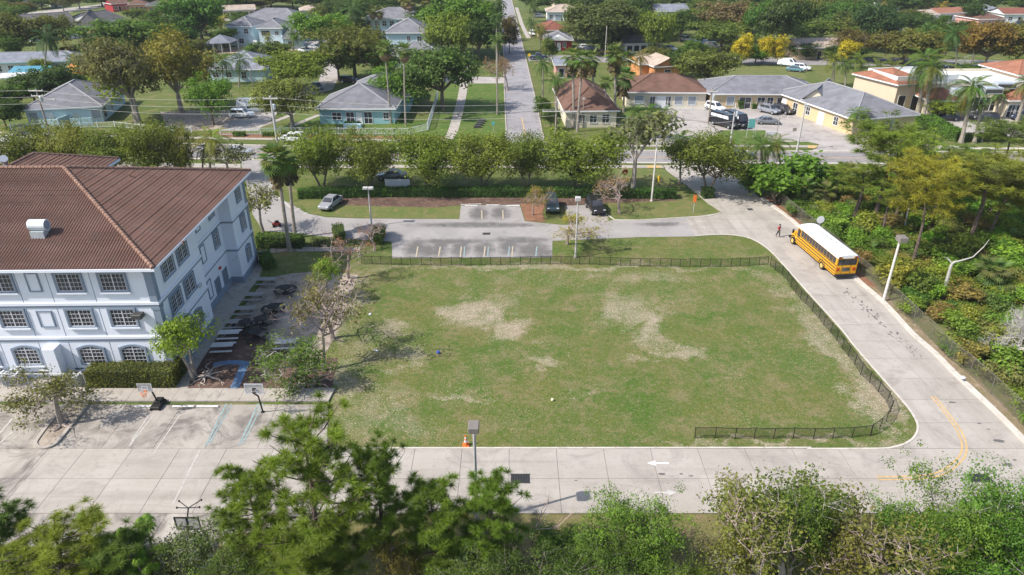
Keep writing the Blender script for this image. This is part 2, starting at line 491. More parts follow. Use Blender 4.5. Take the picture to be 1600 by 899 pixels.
def kerb(line, w, h, name='kerb', z=0.03, left=True, mat=None):
    a = [Vector(p) for p in line]; b = offset_line(a, w if left else -w)
    mb = MB()
    for i in range(len(a) - 1):
        p, q, r, s = a[i], a[i + 1], b[i + 1], b[i]
        mb.add([(p.x, p.y, z), (q.x, q.y, z), (q.x, q.y, z + h), (p.x, p.y, z + h), (s.x, s.y, z), (r.x, r.y, z), (r.x, r.y, z + h), (s.x, s.y, z + h)],
               [(0, 1, 2, 3), (3, 2, 6, 7), (5, 4, 7, 6)])
    return struct(name, mb, mat or M['kerb'])
kerb(dout, .5, .15, left=True)
kerb(din, .16, .05, left=True, z=.05)
kerb(gp([(512, 702.4), (800, 702.2), (1000, 702), (1268, 701.7)]), .14, .05, left=True, z=.05)
FEN_R = [(1222, 322), (1246, 343), (1268, 362), (1310, 398), (1357, 438), (1418, 496), (1450, 530), (1485, 565), (1525, 594), (1571, 640), (1604, 672), (1660, 730)]
fr = smooth_line([G(*p) for p in FEN_R], 3)
do2 = offset_line(dout, .5)
mb = MB(); mb.sheet([tuple(p) for p in do2] + [(p.x + .25, p.y) for p in reversed(fr)], .012)
struct('mulch_strip', mb, M['strip'])
mb = MB(); mb.sheet(gp([(1188, 309), (1228, 337), (1264, 370), (1312, 412), (1352, 447), (1372, 450), (1262, 358), (1222, 322), (1200, 306)]), .016)
struct('mulch_strip', mb, M['mulch_red'])
mb = MB(); mb.sheet([(p.x, p.y) for p in fr] + [(75, 30), (110, 60), (110, G(1600, 276).y)] + gp([(1250, 274), (1175, 276), (1165, 290), (1195, 306)]), .008)
struct('woodland_floor', mb, M['woodland'])
mb = MB(); mb.sheet([(-70, -5), (70, -5), (62, Yb0 - .7), (24, Yb0 - .03)] + gp([(640, 804.5), (385, 835)]) + [(-64, G(0, 868).y)], .008)
struct('woodland_floor', mb, ground_mat('near_floor', (.12, .12, .04), (.18, .145, .065), (.21, .15, .09), .3, .8, 8, .5, .95, .6))

def band(name, A, B, z, mat, n=3):
    a = smooth_line([G(*p) for p in A], n); b = smooth_line([G(*p) for p in B], n)
    mb = MB()
    m = min(len(a), len(b))
    for i in range(m - 1):
        mb.quad((b[i].x, b[i].y, z), (b[i + 1].x, b[i + 1].y, z), (a[i + 1].x, a[i + 1].y, z), (a[i].x, a[i].y, z))
    return struct(name, mb, mat)
RX = [-300, 0, 200, 400, 700, 1000, 1300, 1600, 2000]
RN = [197, 214, 223, 228.5, 233.5, 236.7, 238, 239, 239.5]
RS = [229, 241, 246.5, 250, 253, 255, 256, 257, 257.5]
RC = [213, 227, 234.5, 238.5, 243.5, 246.2, 247.2, 248, 248.5]
N_, S_ = list(zip(RX, RN)), list(zip(RX, RS))
road = band('road', N_, S_, .02, M['asphalt_road'])
def line_on(pts, w, z, mat, name='road_marking', dash=None, n=4):
    """painted line along ground pixels, w metres wide"""
    L = smooth_line([G(*p) for p in pts], n) if len(pts) > 2 else [G(*p) for p in pts]
    return line_m(L, w, z, mat, name, dash)
def line_m(L, w, z, mat, name='road_marking', dash=None):
    mb = MB()
    a, b = offset_line(L, w / 2), offset_line(L, -w / 2)
    s = 0
    for i in range(len(L) - 1):
        seg = (Vector(L[i + 1][:2]) - Vector(L[i][:2])).length
        if dash:
            k = max(1, int(seg / dash / 2))
            for j in range(k):
                t0, t1 = (j + .1) / k, (j + .6) / k
                mb.quad((*b[i].lerp(b[i + 1], t0), z), (*b[i].lerp(b[i + 1], t1), z), (*a[i].lerp(a[i + 1], t1), z), (*a[i].lerp(a[i + 1], t0), z))
        else:
            mb.quad((*b[i], z), (*b[i + 1], z), (*a[i + 1], z), (*a[i], z))
    return struct(name, mb, mat)
cl = smooth_line([G(x, y) for x, y in zip(RX, RC)], 4)
line_m(offset_line(cl, .16), .12, .032, M['paint_yellow']); line_m(offset_line(cl, -.16), .12, .032, M['paint_yellow'])
nl = smooth_line([G(*p) for p in N_], 4); sl = smooth_line([G(*p) for p in S_], 4)
line_m(offset_line(nl, -.5), .14, .032, M['paint_white']); line_m(offset_line(sl, .5), .14, .032, M['paint_white'])
kerb([tuple(p) for p in nl], .4, .12); kerb([tuple(p) for p in sl], .4, .12, left=False)
band('pavement', [(-300, 186), (0, 206), (400, 216), (700, 218)], [(-300, 189), (0, 209), (400, 219), (700, 222)], .05, M['walk'])
band('pavement', [(850, 223.5), (1000, 226.5), (1130, 227), (1276, 227.6)], [(850, 226.5), (1000, 229.6), (1130, 230), (1276, 231.2)], .05, M['walk'])
band('pavement', [(1424, 226), (1470, 227), (1500, 229), (1545, 231), (2000, 233)], [(1424, 232), (1470, 233), (1500, 233), (1545, 234), (2000, 236)], .05, M['kerb'])
band('pavement', [(-300, 238), (0, 250), (376, 257)], [(-300, 246), (0, 257.5), (376, 263)], .05, M['walk'])
band('pavement', [(440, 258), (700, 258.5), (1000, 258.8), (1034, 259)], [(440, 263), (700, 263), (1000, 263), (1038, 263)], .05, M['walk'])
band('pavement', [(1105, 262), (1180, 265), (1250, 266.4), (1600, 267), (2000, 267)], [(1112, 266), (1180, 269), (1250, 270.4), (1600, 271.5), (2000, 271.5)], .05, M['walk'])
for p in ([(1010, 259), (1028, 259), (1034, 263), (1012, 263)], [(1262, 227.5), (1279, 228), (1272, 233), (1262, 231.5)]):
    mb = MB(); mb.sheet(gp(p), .058); struct('tactile_pad', mb, M['paint_yellow'])
mb = MB(); mb.sheet(gp([(690, 160), (788, 122), (792, 205), (786, 217), (770, 226), (700, 222), (690, 218)]), .012); struct('verge', mb, M['lush'])
mb = MB(); mb.sheet(gp([(1425, 190), (1480, 226), (1424, 226)]), .03); struct('verge', mb, M['lush'])
mb = MB(); mb.sheet(gp([(1126, 204), (1196, 204), (1200, 226), (1105, 226)]), .03); struct('verge', mb, M['lush'])
mb = MB(); mb.sheet(gp([(1200, 223), (1268, 223), (1276, 227), (1200, 227)]), .03); struct('verge', mb, M['lush'])
mb = MB(); mb.sheet(gp([(1125, 104), (1250, 104), (1262, 124), (1122, 124)]), .012); struct('verge', mb, M['verge'])
mb = MB(); mb.sheet(gp([(460, 196), (470, 178), (500, 182), (680, 190), (690, 120), (780, 122), (700, 218), (400, 212), (360, 205)]), .006); struct('verge', mb, M['lush'])
mb = MB(); mb.sheet(gp([(340, 208), (460, 210), (700, 214), (700, 217), (400, 215.5), (340, 214)]), .016); struct('mulch_strip', mb, M['mulch_red'])

SL = [(781, 222), (791, 214), (792, 205), (790, 165), (788.5, 129), (787.2, 90), (786, 50), (785.2, 20), (785, -6)]
SR_ = [(861, 226), (849, 218), (846, 207), (838, 165), (829.5, 129), (820.5, 90), (811, 50), (804, 20), (797.5, -6)]
band('road', SL, SR_, .026, ground_mat('street_asphalt', (.255, .24, .245), (.31, .292, .295), (.205, .195, .198), .12, .5, 12, .15, .85, .1, stain=(.22, .215, .22)))
kerb([tuple(G(*p)) for p in SL[1:]], .25, .12, left=True, mat=M['walk']); kerb([tuple(G(*p)) for p in SR_[1:]], .25, .12, left=False, mat=M['walk'])
line_on([(822, 218), (818, 198), (815, 184)], .22, .035, M['paint_yellow'])
line_on([(795, 222.5), (818, 222.5)], .5, .035, M['paint_white'])
line_on([(700, 218), (708, 204), (716, 176), (722, 150), (727, 118), (731, 90)], 1.9, .03, M['walk'], 'footpath')
line_on([(826, 60), (816, 40), (812, 28), (807, 12)], 1.5, .03, M['walk'], 'footpath')
band('road', [(824, 86), (960, 88), (1130, 90), (1330, 90.5), (1480, 93), (1600, 96), (1800, 98)], [(826, 96), (960, 98), (1130, 101), (1330, 102.5), (1480, 105.5), (1600, 109), (1800, 111)], .022, M['asphalt_road'])
band('road', [(690, 119), (730, 120), (788, 121)], [(690, 128), (730, 130.5), (788, 130.5)], .02, M['lot'])
band('road', [(-200, 31), (0, 25), (60, 18), (140, 9), (200, 2)], [(-200, 41), (0, 33), (60, 26), (140, 15), (200, 6)], .02, M['lot'])
band('road', [(225, 27), (260, 26), (300, 27.5), (420, 27)], [(225, 31), (260, 31.5), (300, 34), (420, 33)], .02, M['lot'])
band('road', [(786, 36), (700, 38), (600, 38)], [(786, 40), (700, 42), (600, 42)], .018, M['lot'])
band('road', [(1320, 4), (1400, 12), (1470, 24), (1545, 44), (1600, 58)], [(1310, 8), (1390, 18), (1455, 33), (1530, 56), (1580, 72)], .018, M['lot'])
mb = MB()
mb.sheet(gp([(345, 203), (372, 176), (398, 158), (425, 150), (470, 140), (498, 128), (505, 100), (478, 76), (462, 70), (462, 62), (520, 60), (538, 70), (525, 92), (530, 120), (520, 140), (455, 158), (440, 170), (425, 186), (402, 205)]), .03)
struct('apartment_drive', mb, M['lot'])
mb = MB(); mb.sheet(gp([(250, 175), (345, 172), (390, 170), (380, 205), (300, 204), (260, 196)]), .014); struct('bare_soil', mb, M['dirt'])
line_on([(385, 205), (440, 186), (458, 178)], 1.3, .04, M['walk'], 'footpath')
line_on([(455, 198), (486, 185), (500, 180)], 1.2, .04, M['walk'], 'footpath')
mb = MB(); mb.sheet(gp([(330, 78), (400, 70), (470, 66), (470, 78), (420, 82), (340, 84)]), .03); struct('pool_deck', mb, plain('pool_deck_tan', (.52, .38, .26), .8))
mb = MB()
mb.sheet(gp([(1032, 168), (1106, 166), (1125, 165), (1290, 170), (1370, 190), (1352, 226), (1350, 238.5), (1262, 238.5), (1276, 232), (1280, 226), (1262, 222), (1200, 222), (1196, 204), (1130, 204), (1090, 228), (1010, 224), (1024, 190)]), .03)
struct('office_lot', mb, M['lot'])
mb = MB(); mb.sheet(gp([(1430, 176), (1600, 166), (1700, 190), (1700, 214), (1568, 214), (1490, 214), (1470, 200)]), .03)
struct('plaza_lot', mb, M['lot'])
line_on([(1040, 190), (1095, 190), (1130, 210)], .18, .06, M['stain'], 'lot_seam')
for x0, y0, x1, y1 in ((1298, 176, 1342, 210), (1306, 176, 1349, 208)):
    line_on([(x0, y0), (x1, y1)], .5, .06, M['paint_white'])
for k in range(7):
    line_on([(1175 + k * 16, 163), (1172 + k * 17, 176)], .14, .055, M['paint_white'])

north = [(375, 250), (440, 252), (432, 290), (428, 303), (440, 313), (455, 319), (467, 327), (480, 334), (509, 340), (560, 342), (718, 343), (720, 322), (812, 320), (820, 346), (838, 348), (876, 352), (890, 352), (882, 322), (942, 320), (952, 345), (1000, 345), (1072, 341), (1088, 370), (1000, 371), (863, 377), (863, 403), (613, 404), (612, 378), (524, 372), (470, 366), (411, 361), (395, 336), (388, 300)]
t = NT('stained_asphalt')
c = t.mix(t.rng(t.noise(.22, 5, .6), .35, .65), (.285, .263, .247), (.345, .32, .30))
sep2 = t.n('ShaderNodeSeparateXYZ'); t.lk(t.P(), sep2.inputs[0]); mk_ = None
for px, py, rx, ry in ((650, 388, 17, 13), (668, 392, 12, 9), (686, 388, 15, 13), (720, 388, 15, 13), (756, 390, 16, 11), (795, 386, 16, 12), (830, 391, 26, 12), (850, 397, 20, 8), (748, 334, 14, 10), (782, 333, 14, 9), (700, 378, 60, 4), (812, 376, 40, 5), (745, 352, 90, 4), (1030, 351, 30, 3)):
    c0 = G(px, py); wx, wy = rx / SC(py), abs(G(px, py - ry).y - c0.y)
    dx = t.math('MULTIPLY', t.math('SUBTRACT', sep2.outputs[0], c0.x), 1 / wx); dy = t.math('MULTIPLY', t.math('SUBTRACT', sep2.outputs[1], c0.y), 1 / wy)
    v = t.rng(t.math('MULTIPLY_ADD', dx, dx, t.math('MULTIPLY', dy, dy)), 0, 2.2, 1, 0)
    mk_ = v if mk_ is None else t.math('MAXIMUM', mk_, v)
st_ = t.rng(t.math('ADD', mk_, t.math('MULTIPLY', t.noise(.9, 6, .72), 1.6)), .98, 1.7, 0, .85)
c = t.mix(st_, c, (.115, .108, .102))
c = t.mix(t.rng(t.noise(.5, 6, .72, dist=.8), .54, .72, 0, .5), c, (.19, .175, .165))
g = t.noise(16, 3, .7); c = t.mix(.25, c, t.rng(g, .25, .75, .1, 1.0), 'OVERLAY'); t.bump(g, .3, .02)
mb = MB(); mb.sheet(gp(north), .034); struct('parking_lot', mb, t.done(c, .9, .1))
mb = MB(); mb.sheet(gp([(466, 314), (530, 313), (600, 312), (720, 316), (720, 343), (560, 341), (509, 339), (482, 333)]), .03); struct('verge', mb, M['verge'])
mb = MB(); mb.sheet(gp([(528, 310), (600, 308), (720, 308), (860, 308), (950, 308), (1040, 308), (1060, 314), (1000, 316), (950, 318), (880, 322), (850, 322), (812, 320), (720, 321), (680, 325), (600, 323), (532, 321)]), .038); struct('mulch_strip', mb, M['mulch'])
mb = MB(); mb.sheet(gp([(813, 319), (851, 319), (848, 333), (852, 347), (836, 347), (821, 345)]), .042); struct('mulch_strip', mb, M['mulch_red'])
mb = MB(); mb.sheet(gp([(950, 318), (1000, 316), (1060, 314), (1110, 318), (1127, 327), (1126, 334), (1108, 339), (1072, 341), (1000, 345.5), (960, 345), (950, 338)]), .036); struct('verge', mb, M['verge'])
mb = MB(); mb.sheet(gp([(935, 258.5), (1005, 263), (1038, 266), (1062, 285), (1052, 300), (940, 298)]), .03); struct('verge', mb, M['verge'])
kerb(gp([(950, 338), (960, 345), (1000, 345.5), (1072, 341), (1108, 339), (1126, 334)]), .15, .1, z=.03)
kerb(gp([(720, 321.5), (752, 320.5)]), .2, .12, 'wheel_stop_kerb', .03)
for i, x in enumerate((651, 686, 720, 757, 795, 838)):                 # stalls along the fence: faded tan and teal stripes
    line_on([(x - 1, 402), (x + 1 + (x < 700), 386)], .16, .045, M['paint_tan'] if i not in (4, 5) else M['paint_teal'])
    if 2 <= i < 5: line_on([(x + 5, 402), (x + 6, 386)], .14, .045, M['paint_teal'] if i < 4 else M['paint_tan'])
for x in (753, 786): line_on([(x, 343), (x - .4, 329)], .16, .045, M['paint_tan'])
for x0, y0, x1, y1 in ((446, 318, 455, 326), (458, 331, 468, 326), (474, 335, 480, 333), (436, 309, 446, 318)):
    line_on([(x0, y0), (x1, y1)], .3, .045, M['paint_white'])
mb = MB(); mb.sheet(gp([(415, 436), (455, 428), (500, 424), (560, 430), (545, 470), (532, 510), (505, 560), (420, 560), (330, 545), (365, 500)]), .03); struct('bare_soil', mb, M['dirt'])
mb = MB(); mb.sheet(gp([(330, 540), (372, 512), (415, 530), (470, 560), (528, 560), (518, 608), (285, 608), (300, 585)]), .036); struct('mulch_bed', mb, M['mulch'])
line_on([(333, 571), (360, 567), (384, 568.5)], .7, .05, M['paint_blue'], 'painted_path'); line_on([(384, 566), (376, 586), (366, 608)], .75, .055, M['paint_blue'], 'painted_path')
wk = [(425, 394), (418, 404), (404, 436), (380, 468), (350, 512), (318, 560), (300, 590), (293, 608), (262, 608), (285, 560), (330, 490), (365, 432), (402, 396)]
mb = MB(); mb.sheet(gp(wk), .045); struct('footpath', mb, M['walk'])
line_on([(404, 396), (440, 391), (500, 390), (562, 391)], 1.3, .05, M['walk'], 'footpath')
mb = MB(); mb.sheet(gp([(-60, 574), (140, 574), (134, 608), (-60, 608)]), .03); struct('equipment_pad', mb, M['walk'])
YA, YB = G(250, 629).y, G(250, 609).y
XE = G(517, 620).x
mb = MB(); mb.box(-64, XE, YA + .02, YB, .0, .13)
fw = struct('front_walk', mb, M['joint'])
x = XE
while x > -62:
    x0 = x - 1.85
    poly = [(x0 + .012, YA), (x - .012, YA), (x - .012 + (.15 if x == XE else 0), YB - .02), (x0 + .012, YB - .02)]
    slab(fw, poly, .02, .165, M['walk'])
    x = x0
isl = [(143, 632), (128, 650), (110, 672), (97, 688), (88, 697), (74, 703), (60, 703), (53, 697), (57, 688), (72, 668), (92, 645), (104, 632)]
ip = smooth_line(gp(isl), 3)
mb = MB(); mb.sheet(ip, .12); struct('planting_soil', mb, M['dirt'])
kerb([tuple(p) for p in ip], .26, .17, left=False, z=.03, mat=M['walk'])
for x0, y0, x1, y1, w, m in ((197, 632, 165, 670, .12, 'paint_white'), (190, 633, 158, 668, .12, 'paint_white'), (240, 650, 202, 698, .12, 'paint_white'), (233, 650, 206, 690, .1, 'paint_white'),
                             (20, 655, -10, 690, .14, 'paint_white'), (354, 632, 322, 698, .16, 'paint_teal'), (362, 632, 328, 694, .12, 'paint_teal'), (404, 632, 374, 696, .16, 'paint_teal'), (411, 632, 380, 694, .12, 'paint_teal'),
                             (281, 650, 240, 710, .1, 'paint_white'), (4, 634, -10, 640, .12, 'paint_white'), (312, 705, 270, 790, .12, 'paint_white'), (20, 676, -20, 712, .14, 'paint_white')):
    line_on([(x0, y0), (x1, y1)], w, .066, M[m])
def arrow(c, L, w, ang, z=.07, mat=None):
    Mx = Matrix.Translation(c) @ Matrix.Rotation(ang, 4, 'Z')
    sh = [(-L / 2, -.08), (L * .1, -.08), (L * .1, -w / 2), (L / 2, 0), (L * .1, w / 2), (L * .1, .08), (-L / 2, .08)]
    mb = MB(); mb.sheet([(Mx @ Vector((p[0], p[1], 0)))[:2] for p in sh], z); struct('arrow_marking', mb, mat or M['paint_white'])
arrow(G(1028, 725), 1.6, .6, math.pi, mat=plain('arrow_paint', (.72, .70, .67), .7, .08))
arrow(G(1040, 771), 1.5, .6, 0, mat=plain('worn_arrow_paint', (.48, .455, .42), .8))
yc = smooth_line([G(*p) for p in ((1457, 620), (1472, 638), (1490, 662), (1500, 678), (1506, 696), (1504, 712), (1492, 726), (1474, 739), (1448, 746), (1410, 748), (1370, 748.5))], 5)
for d in (.15, -.15): line_m(offset_line(yc, d), .13, .07, M['paint_yellow'])
mb = MB()
for i in range(90):
    tt = rng.random(); px, py = 1318 + 118 * tt + rng.normal(0, 4), 450 + 110 * tt + rng.normal(0, 2)
    c = G(px, py); w = rng.uniform(.03, .11) * (1.3 - abs(tt - .35)); a = rng.uniform(0, 6)
    mb.sheet([(c.x + w * math.cos(a + k * .785) * rng.uniform(.4, 1.6), c.y + w * 2.2 * math.sin(k * .785) * rng.uniform(.5, 1.5)) for k in range(8)], .066 + i * .0001)
struct('oil_stain', mb, M['stain'])
for px, py, w in ((1560, 690, .5), (1488, 630, .35), (1530, 663, .2), (1572, 727, .45), (1035, 742, .35), (1065, 742, .2), (1080, 745, .18), (900, 752, .15), (1545, 672, .2), (1585, 720, .2), (693, 353, .35), (830, 353, .2), (690, 351, .25), (1058, 349, .3)):
    c = G(px, py)
    for j in range(3):
        mb = MB(); mb.sheet([(c.x + rng.normal(0, w * .3) + w * .7 * math.cos(k * .785) * rng.uniform(.5, 1.3), c.y + w * .35 * math.sin(k * .785) * rng.uniform(.5, 1.3)) for k in range(8)], .066 + j * .003)
        struct('oil_stain', mb, M['stain'])
# ================================================================== SCHOOL
def wallpaint(name, col, dirt=.18):
    t = NT(name)
    f = t.noise(.7, 5, .6)
    c = t.mix(t.rng(f, .35, .7), tuple(k * (1 - dirt * .5) for k in col), col)
    mp = t.n('ShaderNodeMapping'); mp.inputs['Scale'].default_value = (3, 3, .25); t.lk(t.P(), mp.inputs[0])
    c = t.mix(t.rng(t.noise(1.2, 5, .65, vec=mp.outputs[0]), .6, .8, 0, dirt), c, tuple(k * .45 for k in col))
    t.bump(t.noise(30, 2), .15, .01)
    return t.done(c, .75, .25)
M['school_wall'] = wallpaint('pale_blue_stucco', (.735, .765, .825), .08)
M['school_trim'] = wallpaint('slate_blue_trim', (.235, .28, .345), .15)
M['frame_white'] = plain('white_window_frame', (.60, .61, .64), .5, .06)
t = NT('dark_glass')
c = t.mix(t.rng(t.noise(.35, 3), .35, .65), (.018, .02, .024), (.075, .08, .09))
M['glass'] = t.done(c, .08, .6)
t = NT('clay_tile')
c = t.mix(t.rng(t.noise(.35, 4), .35, .65), (.132, .070, .051), (.17, .094, .071))
c = t.mix(t.rng(t.noise(4.2, 3, .7), .5, .66, 0, .7), c, (.10, .068, .056))
c = t.mix(t.rng(t.noise(2.1, 4, .75), .58, .74, 0, .75), c, (.25, .155, .115))
c = t.mix(t.rng(t.noise(.9, 5, .7), .56, .72, 0, .6), c, (.105, .085, .075))
M['tile'] = t.done(c, .75, .25)
t = NT('hip_clay')
c = t.mix(t.rng(t.noise(3.5, 3, .7), .4, .62), (.20, .11, .08), (.30, .19, .14))
M['hip_tile'] = t.done(c, .8, .2)
M['metal'] = plain('galvanised_metal', (.50, .54, .57), .45, .1, 4, .3)
M['dark_metal'] = plain('dark_bronze_metal', (.06, .058, .055), .5, .15)
M['black'] = plain('black_paint', (.022, .022, .024), .5, .2)
M['grey_door'] = plain('grey_blue_door', (.16, .19, .23), .5)
M['red'] = plain('red_paint', (.55, .05, .04), .5)

ROT = R(1.1)
CR = Vector((-29.0, 50.6, 0))                 # front right corner of the walls
SM = Matrix.Translation(CR) @ Matrix.Rotation(ROT, 4, 'Z')
school = thing('school', 'three storey pale blue school with brown tiled hip roof', 'school')
school.matrix_world = SM
EV, WD = 10.8, 23.2                           # eave height, wall depth; local frame: x to the left is negative, y away from camera

plan = [(-36, 0), (0, 0), (0, 9.2), (-1.25, 9.2), (-1.25, 18.1), (0, 18.1), (0, WD), (-36, WD)]
mb = MB(); mb.prism(plan, 0, EV - .05)
mb.prism([(-27.2, WD - .1), (-17.3, WD - .1), (-17.3, 29), (-27.2, 29)], 0, EV - .06)
mb.build('wall', M['school_wall'], school)
def around(poly, d):
    n = len(poly); out = []
    for i in range(n):
        a, b, c = Vector(poly[i - 1]), Vector(poly[i]), Vector(poly[(i + 1) % n])
        t1, t2 = (b - a).normalized(), (c - b).normalized()
        n1, n2 = Vector((t1.y, -t1.x)), Vector((t2.y, -t2.x))
        out.append(tuple(b + n1 * d + (n2 * d if abs(n1.dot(n2)) < .5 else Vector((0, 0)))))
    return out
for z, h, d in ((7.22, .24, .10), (7.0, .22, .05), (4.0, .24, .10), (3.78, .22, .05)):
    mb = MB(); mb.prism(around(plan, d), z, z + h, bottom=True); mb.build('string_course', M['school_trim'] if d < .08 else M['school_wall'], school)
mb = MB(); mb.prism(around(plan, .07), .0, .75); mb.build('base_band', M['school_trim'], school)
mb = MB(); mb.prism(around(plan, .05), EV - .42, EV - .06, bottom=True); mb.build('frieze', M['school_trim'], school)
for (x, y) in ((0, 0), (0, WD)):
    for z0, z1 in ((.78, 3.74), (4.28, 6.96), (7.5, EV - .45)):
        mb = MB(); mb.box(x - .55, x + .05, y - .05 if y == 0 else y - .55, y + .55 if y == 0 else y + .05, z0, z1)
        mb.box(x - .62, x + .09, y - .09 if y == 0 else y - .62, y + .62 if y == 0 else y + .09, z1 - .22, z1 + .02)
        mb.build('corner_pilaster', M['school_trim'], school)

def arch_pts(w, h, arch):
    p = [(-w / 2, 0), (w / 2, 0), (w / 2, h)]
    if arch:
        for k in range(1, 8): a = k / 8; p.append((w / 2 - w * a, h + arch * math.sin(math.pi * a)))
    p.append((-w / 2, h)); return p
def win_meshes(w, h, cols, rows, arch, trim=.16):
    o = MB()                                  # trim ring + frame, facing -y
    pin, pout = arch_pts(w, h, arch), arch_pts(w + 2 * trim, h + 2 * trim, arch * 1.05)
    pout = [(x, z - trim) for x, z in pout]
    n = len(pin)
    for i in range(n):
        j = (i + 1) % n
        a, b, c, d = pout[i], pout[j], pin[j], pin[i]
        o.add([(a[0], -.13, a[1]), (b[0], -.13, b[1]), (c[0], -.13, c[1]), (d[0], -.13, d[1])], [(0, 1, 2, 3)])
        o.add([(a[0], 0, a[1]), (b[0], 0, b[1]), (b[0], -.13, b[1]), (a[0], -.13, a[1])], [(0, 1, 2, 3)])
        o.add([(d[0], -.13, d[1]), (c[0], -.13, c[1]), (c[0], -.01, c[1]), (d[0], -.01, d[1])], [(0, 1, 2, 3)])
    tr = o.mesh('window_trim', M['school_trim'])
    panes = []
    for s in (0, 1):
        g = MB(); pts = [(x, z) for x, z in pin]
        half = clip_poly(pts, (0, 0), (0, 1)) if s == 0 else clip_poly(pts, (0, 1), (0, 0))
        if poly_area(half) < 0: half = half[::-1]
        g.add([(x, -.02, z) for x, z in half], [tuple(range(len(half)))])
        panes.append(g.mesh('pane', M['glass']))
    f = MB()
    f.box(-.04, .04, -.075, -.03, 0, h + arch * .97)
    for i in range(1, cols):
        x = -w / 2 + w * i / cols
        if abs(x) > .06: f.box(x - .012, x + .012, -.062, -.032, 0, h + (arch * math.sin(math.pi * i / cols) if arch else 0))
    for k in range(1, rows): f.box(-w / 2, w / 2, -.068 if k == rows // 2 else -.06, -.034, h * k / rows - .013, h * k / rows + .013)
    for x in (-w / 2 + .03, w / 2 - .03): f.box(x - .03, x + .03, -.08, -.028, 0, h)
    f.box(-w / 2 + .062, w / 2 - .062, -.079, -.027, h - .05, h); f.box(-w / 2 + .062, w / 2 - .062, -.079, -.027, 0, .06)
    mu = f.mesh('muntin', M['frame_white'])
    s_ = MB(); s_.box(-w / 2 - trim - .05, w / 2 + trim + .05, -.2, -.002, -trim - .08, -trim + .05)
    si = s_.mesh('sill', M['school_wall'])
    return tr, panes, mu, si
W1 = win_meshes(2.0, 1.55, 6, 4, 0)
W1A = win_meshes(2.0, 1.45, 6, 4, .28)
W2 = win_meshes(1.15, 1.6, 4, 4, 0)
W2A = win_meshes(1.15, 1.5, 4, 4, .22)
def put_window(ms, x, y, z, rz):
    tr, panes, mu, si = ms
    w = link('window', tr, school, (x, y, z), (0, 0, rz))
    for p in panes: link('pane', p, w)
    link('muntin', mu, w); link('sill', si, w)
def put_blank(x, y, z, rz, w, h):
    mb = MB()
    mb.box(-w / 2 + .08, w / 2 - .08, -.03, 0, .08, h - .08)
    o = mb.build('blank_panel', M['school_wall'], school, loc=(x, y, z), rot=(0, 0, rz))
    f = MB()
    f.box(-w / 2, w / 2, -.09, 0, 0, .09); f.box(-w / 2, w / 2, -.09, 0, h - .09, h)
    f.box(-w / 2, -w / 2 + .09, -.088, 0, .092, h - .092); f.box(w / 2 - .09, w / 2, -.088, 0, .092, h - .092)
    f.build('panel_frame', M['school_trim'], o)
for x in (-3.1, -6.6, -12.1, -15.6, -21.0, -24.5):
    put_window(W1, x, 0, 8.55, 0); put_window(W1, x, 0, 5.25, 0); put_window(W1A, x, 0, 1.55, 0)
for x in (-9.45, -18.3):
    put_blank(x, 0, 8.5, 0, 1.05, 1.7); put_blank(x, 0, 5.2, 0, 1.25, 1.55)
Q = math.pi / 2
for y in (2.9, 5.9, 20.9):
    put_window(W1 if y < 8 else W2, 0, y, 8.5, Q); put_window(W1 if y < 8 else W2, 0, y, 5.2, Q); put_window(W1A if y < 8 else W2A, 0, y, 1.55, Q)
for z in (8.5, 5.2): put_window(W2, -1.25, 16.2, z, Q)
put_blank(-1.25, 12.6, 8.4, Q, 1.1, 1.8); put_blank(-1.25, 12.6, 5.1, Q, 1.1, 1.8)
put_blank(-1.25, 12.4, 1.2, Q, 1.0, 2.0)
for y in (14.4, 16.6):
    mb = MB(); mb.box(-.55, .55, -.05, 0, .06, 2.25); d = mb.build('door', M['grey_door'], school, loc=(-1.25, y, 0), rot=(0, 0, Q))
    mb = MB(); mb.box(.36, .42, -.12, -.05, 1.0, 1.15); mb.build('handle', M['metal'], d)
    mb = MB(); mb.box(-.66, -.56, -.08, 0, .0, 2.32); mb.box(.56, .66, -.08, 0, .0, 2.32); mb.box(-.66, .66, -.078, 0, 2.322, 2.42); mb.build('door_frame', M['school_trim'], d)
mb = MB(); mb.box(-.2, .2, -.16, 0, 0, .22); mb.build('fire_bell', M['red'], school, loc=(-1.25, 15.6, 2.9), rot=(0, 0, Q))
for x in (-4.9, -8.3, -10.8, -14.0):
    for z0, z1 in ((.8, 3.7), (4.28, 6.95), (7.5, 10.3)):
        mb = MB(); mb.box(x - .03, x + .03, -.006, 0, z0, z1); mb.build('wall_joint', M['school_trim'], school)
mb = MB(); mb.bevbox(-10.1, -9.05, -.95, .02, .9, 3.55, .03); d = mb.build('duct', M['school_wall'], school)
mb = MB(); mb.box(-9.85, -9.2, -.90, -.3, .62, .9); mb.build('duct_outlet', M['black'], d)
mb = MB(); mb.bevbox(-2.1, -1.25, -.75, -.05, 6.2, 6.62, .05); o = mb.build('wall_light', M['dark_metal'], school)
mb = MB(); mb.box(-1.85, -1.5, -.05, 0, 6.25, 6.6); mb.build('bracket', M['metal'], o)
mb = MB(); mb.bevbox(-1.0, -.55, -.3, -.02, 3.35, 3.62, .03); mb.build('wall_light', M['frame_white'], school)
for y, z in ((7.6, 4.9), (4.4, 3.5), (16.6, 3.45)):
    mb = MB(); mb.bevbox(.0, .22, y - .3, y + .3, z, z + .3, .03); mb.build('wall_light', M['metal'], school)

